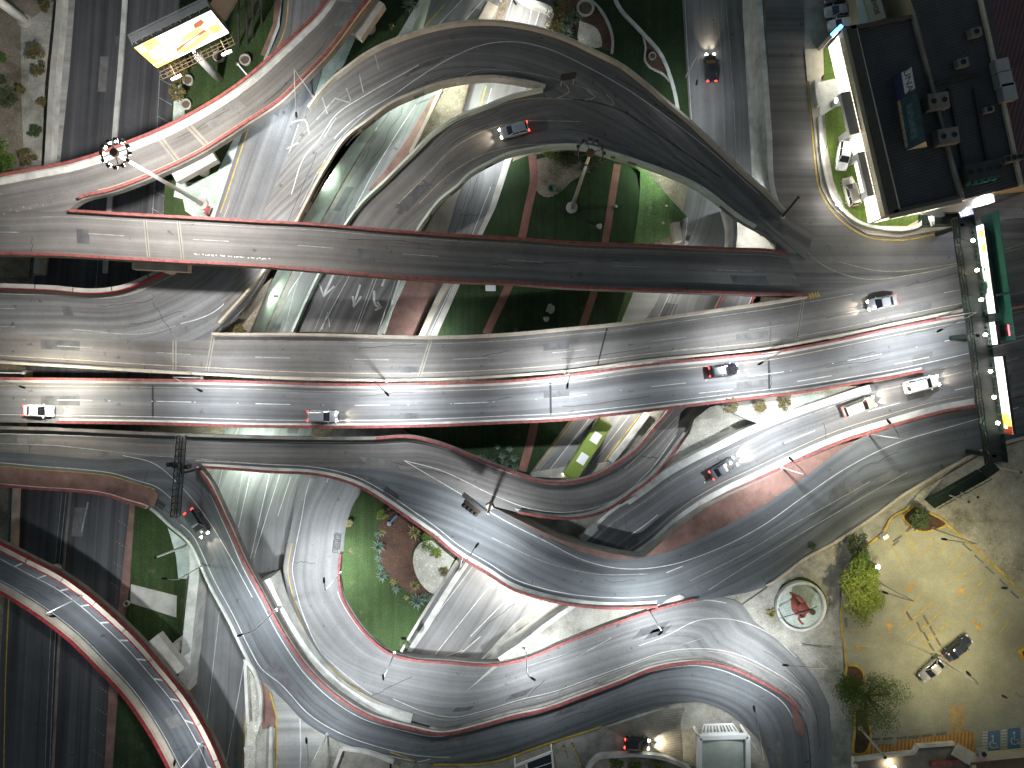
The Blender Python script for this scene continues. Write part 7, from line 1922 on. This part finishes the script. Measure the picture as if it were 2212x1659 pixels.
for k, (x, y, r, mt, l) in enumerate([(30, 220, 2.0, 'leaf_dark', 'dark scrub bush in the middle of the dry left ground'), (84, 120, 1.7, 'leaf_dry', 'dry bush beside the white wall, upper'), (92, 155, 1.4, 'leaf_dry', 'dry bush beside the white wall, lower'),
      (96, 222, .9, 'leaf_dry', 'small yellowish bush low beside the white wall'), (68, 340, 1.5, 'leaf_dry', 'yellowish bush near the arc flyover edge'), (82, 285, 1.2, 'leaf_dark', 'dark low bush near the white wall foot'), (8, 130, 1.0, 'leaf_green', 'green bush at the left edge'),
      (6, 175, .8, 'leaf_dark', 'little dark bush at the left edge'), (100, 15, 1.0, 'leaf_dry', 'dry bush at the top by the white wall'), (50, 195, .9, 'leaf_dry', 'dry tuft right of the dark scrub bush'),
      (1195, 338, 1.5, 'leaf_lime', 'yellow green bush at the upper bed of the park'), (1230, 345, 2.2, 'leaf_dark', 'dark spreading bush in the park bed beside the lime one'), (522, 668, 1.1, 'leaf_dry', 'yellow bush in the gravel triangle, upper'), (518, 712, .9, 'leaf_dry', 'yellow bush in the gravel triangle, lower'),
      (1205, 45, 2.8, 'leaf_dry', 'olive bush at the corner of the top underpass'), (826, 1112, .9, 'leaf_lime', 'yellow green bush at the top of the loop garden'), (930, 1165, 1.5, 'leaf_green', 'green bush by the gravel half circle'), (944, 1191, .8, 'leaf_lime', 'bright little bush on the gravel half circle'),
      (960, 1232, .7, 'leaf_dry', 'small olive bush on the gravel half circle, lower'), (1456, 1000, .6, 'leaf_lime', 'tiny bright green plant at the red ramp wall'), (1575, 878, 1.4, 'leaf_dry', 'dry yellow bush on the island below the highway'), (1640, 880, 1.0, 'leaf_dry', 'dry tuft on the island below the highway'),
      (1690, 872, 1.1, 'leaf_dry', 'dry bush right on the island below the highway'), (1330, 1646, 1.2, 'leaf_green', 'clipped hedge bush in the bottom planter, left'), (1372, 1650, 1.2, 'leaf_green', 'clipped hedge bush in the bottom planter, middle'), (1420, 1652, 1.2, 'leaf_lime', 'clipped hedge bush in the bottom planter, right'),
      (875, 1387, .8, 'leaf_dark', 'dark round bush beside the sunken avenue below the garden'), (1754, 1178, .6, 'leaf_dark', 'small dark bush below the kerb of the plaza'), (756, 1130, .6, 'yucca', 'pale dry tuft on the loop lawn')]):
    tree(l, x, y, {True: .2}.get(x < 120, 6.0 if x > 1560 or y > 1600 else 5.65 if (740 < x < 1000 and y > 1050) else 4.65 if x < 560 else .45), r * .8, r, mt, int(260 * r + 200), .13, 20 + k, 'shrub', 5)

def agave(label, x, y, z, r, mat='agave', n=22, seed=1, group='agaves in the beds'):
    rnd = random.Random(seed); b = W(x, y, z); t = thing('agave', label, 'agave', b, 0, group)
    m = MB()
    for k in range(n):
        a = 2.399963 * k; e = .15 + 1.05 * (k / n); L_ = r * (1.05 - .45 * k / n) * rnd.uniform(.85, 1.1)
        d = Vector((math.cos(a), math.sin(a), 0)); w = Vector((-d.y, d.x, 0)); wd = r * .075
        p0 = b + d * r * .05 + Vector((0, 0, .05)); p1 = b + d * L_ * .5 * math.cos(e) + Vector((0, 0, L_ * .5 * math.sin(e))) ; p2 = b + d * L_ * math.cos(e * .8) + Vector((0, 0, L_ * math.sin(e * .8)))
        m.add([p0 - w * wd, p0 + w * wd, p1 + w * wd * 1.2, p2, p1 - w * wd * 1.2], [(0, 1, 2, 3, 4)])
    m.build('leaf_rosette', M[mat], t)
    m = MB(); m.tube([b - Vector((0, 0, .05)), b + Vector((0, 0, .18 * r + .08))], [.12 * r + .04, .06 * r + .02], 8); m.build('stem', M['bark'], t)
AG = [(1040, 990, 1.0, 'agave', 'big blue agave by the red wall of the middle ramp'), (1062, 1000, 1.0, 'agave', 'blue agave second from the red wall of the middle ramp'), (1085, 985, .9, 'agave', 'blue agave in the middle of the bed by the brick path'), (1090, 1003, 1.0, 'agave', 'agave low in the bed by the brick path'),
      (1110, 990, .9, 'agave', 'blue agave nearest the short brick path, upper'), (1113, 1010, .9, 'agave', 'green agave nearest the short brick path, lower'), (1100, 970, .8, 'agave', 'agave at the shaded top of the highway bed'), (1075, 965, .7, 'agave', 'small agave in the highway bed near the deck'),
      (817, 1155, .8, 'agave', 'grey agave on the left rim of the loop mulch, top'), (819, 1180, 1.2, 'agave', 'large grey agave on the left rim of the loop mulch'), (818, 1206, .8, 'agave', 'grey agave on the left rim of the loop mulch, third'), (822, 1225, .8, 'agave', 'grey agave on the left rim of the loop mulch, fourth'),
      (826, 1243, 1.1, 'agave', 'large grey agave at the lower left rim of the mulch'), (855, 1272, .9, 'agave', 'blue agave below the mulch of the loop garden'), (896, 1264, 1.0, 'yucca', 'straw coloured yucca in the lower mulch'), (902, 1297, 1.5, 'agave', 'largest agave at the bottom of the loop garden'),
      (922, 1289, 1.0, 'agave', 'agave beside the dark wall at the garden bottom'), (896, 1148, 1.3, 'yucca', 'straw yucca with long leaves by the red garden wall'), (828, 1150, .7, 'yucca', 'pale yucca at the upper mulch edge'), (850, 1256, .8, 'yucca', 'pale yucca at the lower mulch edge'), (878, 1290, .6, 'yucca', 'small pale yucca next to the largest agave'),
      (1260, 365, 1.5, 'agave', 'grey agave in the bed beside the unlit mast'), (1192, 408, 1.3, 'agave', 'agave at the lower end of the park bed'), (1222, 50, 1.6, 'agave', 'dark agave above the loop at the top, left'), (1242, 38, 1.6, 'agave', 'dark agave above the loop at the top, right'), (1225, 72, 1.3, 'agave', 'dark agave close to the beige loop parapet'),
      (884, 14, 1.5, 'agave', 'dark agave at the top edge beside the underpass'), (846, 58, .8, 'yucca', 'small yellow yucca beside the top underpass'), (1665, 1325, 1.1, 'yucca', 'yellow green yucca beside the fountain'), (1115, 714, .6, 'agave', 'small pale agave at the bottom of the park lawn')]
for k, (x, y, r, mt, l) in enumerate(AG):
    z = 6.1 if x > 1600 else 5.66 if (740 < x < 1000 and y > 1050) else 5.85 if (x < 900 and y < 100) else .46
    agave(l, x, y, z, r, mt, 26 if r > .9 else 18, 50 + k)

def tub(label, x, y, z, r):
    c = W(x, y, z); t = thing('planter_tub', label, 'planter', c, 0, 'round concrete tubs')
    m = MB(); m.lathe(c, [(r * .85, 0), (r, .5), (r, .6), (r * .78, .6), (r * .75, .4)], 24); m.build('rim', M['conc'], t)
    m = MB(); m.lathe(c + Vector((0, 0, .38)), [(r * .76, 0), (r * .7, .03)], 18); m.build('soil', M['bark'], t)
for l, x, y, z, r in (('round concrete tub on the grass right of the billboard pole', 475, 125, 5.95, .85), ('round concrete tub near the arc flyover edge', 532, 132, 5.95, .85), ('round concrete tub below the thin olive tree', 409, 176, 5.95, .8), ('round concrete tub below the small olive tree', 405, 228, 5.95, .8),
                     ('round stone planter in the mulch teardrop', 1408, 124, .4, .6), ('large round pebble ring in the mulch at the top', 1264, 20, .4, 1.4), ('small dark tub at the lower left sidewalk', 276, 1302, .3, .45)): tub(l, x, y, z, r)
def fallen_post(label, x0, y0, x1, y1, z, mat='white_m', w=.2):
    a, b = W(x0, y0, z), W(x1, y1, z); t = thing('fallen_post', label, 'post', a)
    m = MB(); m.bar(a + Vector((0, 0, .12)), b + Vector((0, 0, .12)), w); m.build('shaft', M[mat], t)
    m = MB(); m.box(a + Vector((0, 0, .1)), (w * 2, w * 2, .2)); m.build('foot', M['grey_m'], t)
fallen_post('white post lying on the grass beside the arc flyover', 514, 139, 535, 164, 5.96)
fallen_post('blue pipe lying on the mulch of the loop garden', 841, 1131, 858, 1113, 5.7, 'blue', .3)
# loose pale stones on the lawns
def stone(label, x, y, z, r, seed):
    rnd = random.Random(seed); c = W(x, y, z); m = MB()
    bmn = bmesh.new(); bmesh.ops.create_icosphere(bmn, subdivisions=1, radius=r)
    vs = [Vector((v.co.x * rnd.uniform(.7, 1.3), v.co.y * rnd.uniform(.7, 1.2), v.co.z * .6)) for v in bmn.verts]; fs = [[v.index for v in f.verts] for f in bmn.faces]; bmn.free()
    me = bpy.data.meshes.new('rock'); me.from_pydata(vs, [], fs); me.materials.append(M['conc']); o = bpy.data.objects.new('rock', me); COL.objects.link(o); o.location = (c.x, c.y, z + r * .3)
    tag(o, label, 'rock', 'loose rocks on the lawns')
for k, (x, y, z, r, l) in enumerate(((1295, 490, .5, .5, 'pale rock on the park lawn right of the unlit mast'), (1330, 446, .5, .35, 'smaller rock near the top of the park lawn'), (1484, 524, .5, .4, 'white rock at the foot of the green bank'), (1432, 482, .9, .25, 'small rock high on the green bank'), (1440, 445, 1.0, .25, 'tiny rock at the top of the green bank'))): stone(l, x, y, z, r, k)

# ================================================================== light of the night sky, camera
w = bpy.data.worlds.new('World'); S.world = w; w.use_nodes = True
nt = w.node_tree; bg = nt.nodes['Background']
sky = nt.nodes.new('ShaderNodeTexSky'); sky.sky_type = 'NISHITA'; sky.sun_disc = False
sky.sun_elevation = math.radians(3.0); sky.sun_rotation = math.radians(140)
nt.links.new(sky.outputs['Color'], bg.inputs['Color']); bg.inputs['Strength'].default_value = SKY
sl = bpy.data.lights.new('moonlight', 'SUN'); sl.energy = 0.02; sl.angle = math.radians(0.5); sl.color = (1, .95, .88)
so = bpy.data.objects.new('moonlight', sl); COL.objects.link(so)
el, az = math.radians(35), math.radians(140)
so.rotation_euler = (Vector((0, 0, 0)) - Vector((math.sin(az) * math.cos(el), math.cos(az) * math.cos(el), math.sin(el)))).to_track_quat('-Z', 'Y').to_euler()
cam = bpy.data.cameras.new('Camera'); co = bpy.data.objects.new('Camera', cam); COL.objects.link(co)
co.location = (0, 0, H); co.rotation_euler = (0, 0, 0); cam.sensor_fit = 'HORIZONTAL'; cam.sensor_width = 36; cam.lens = 36 * FPX / 2212; cam.clip_end = 5000; cam.clip_start = .5
S.camera = co
S.view_settings.view_transform = 'Standard'; S.view_settings.look = 'None'; S.view_settings.exposure = EXPOSURE; S.view_settings.gamma = 1
S.cycles.use_denoising = True
S.cycles.max_bounces = 5; S.cycles.diffuse_bounces = 3; S.cycles.glossy_bounces = 2; S.cycles.sample_clamp_indirect = 4.0; S.cycles.sample_clamp_direct = 0
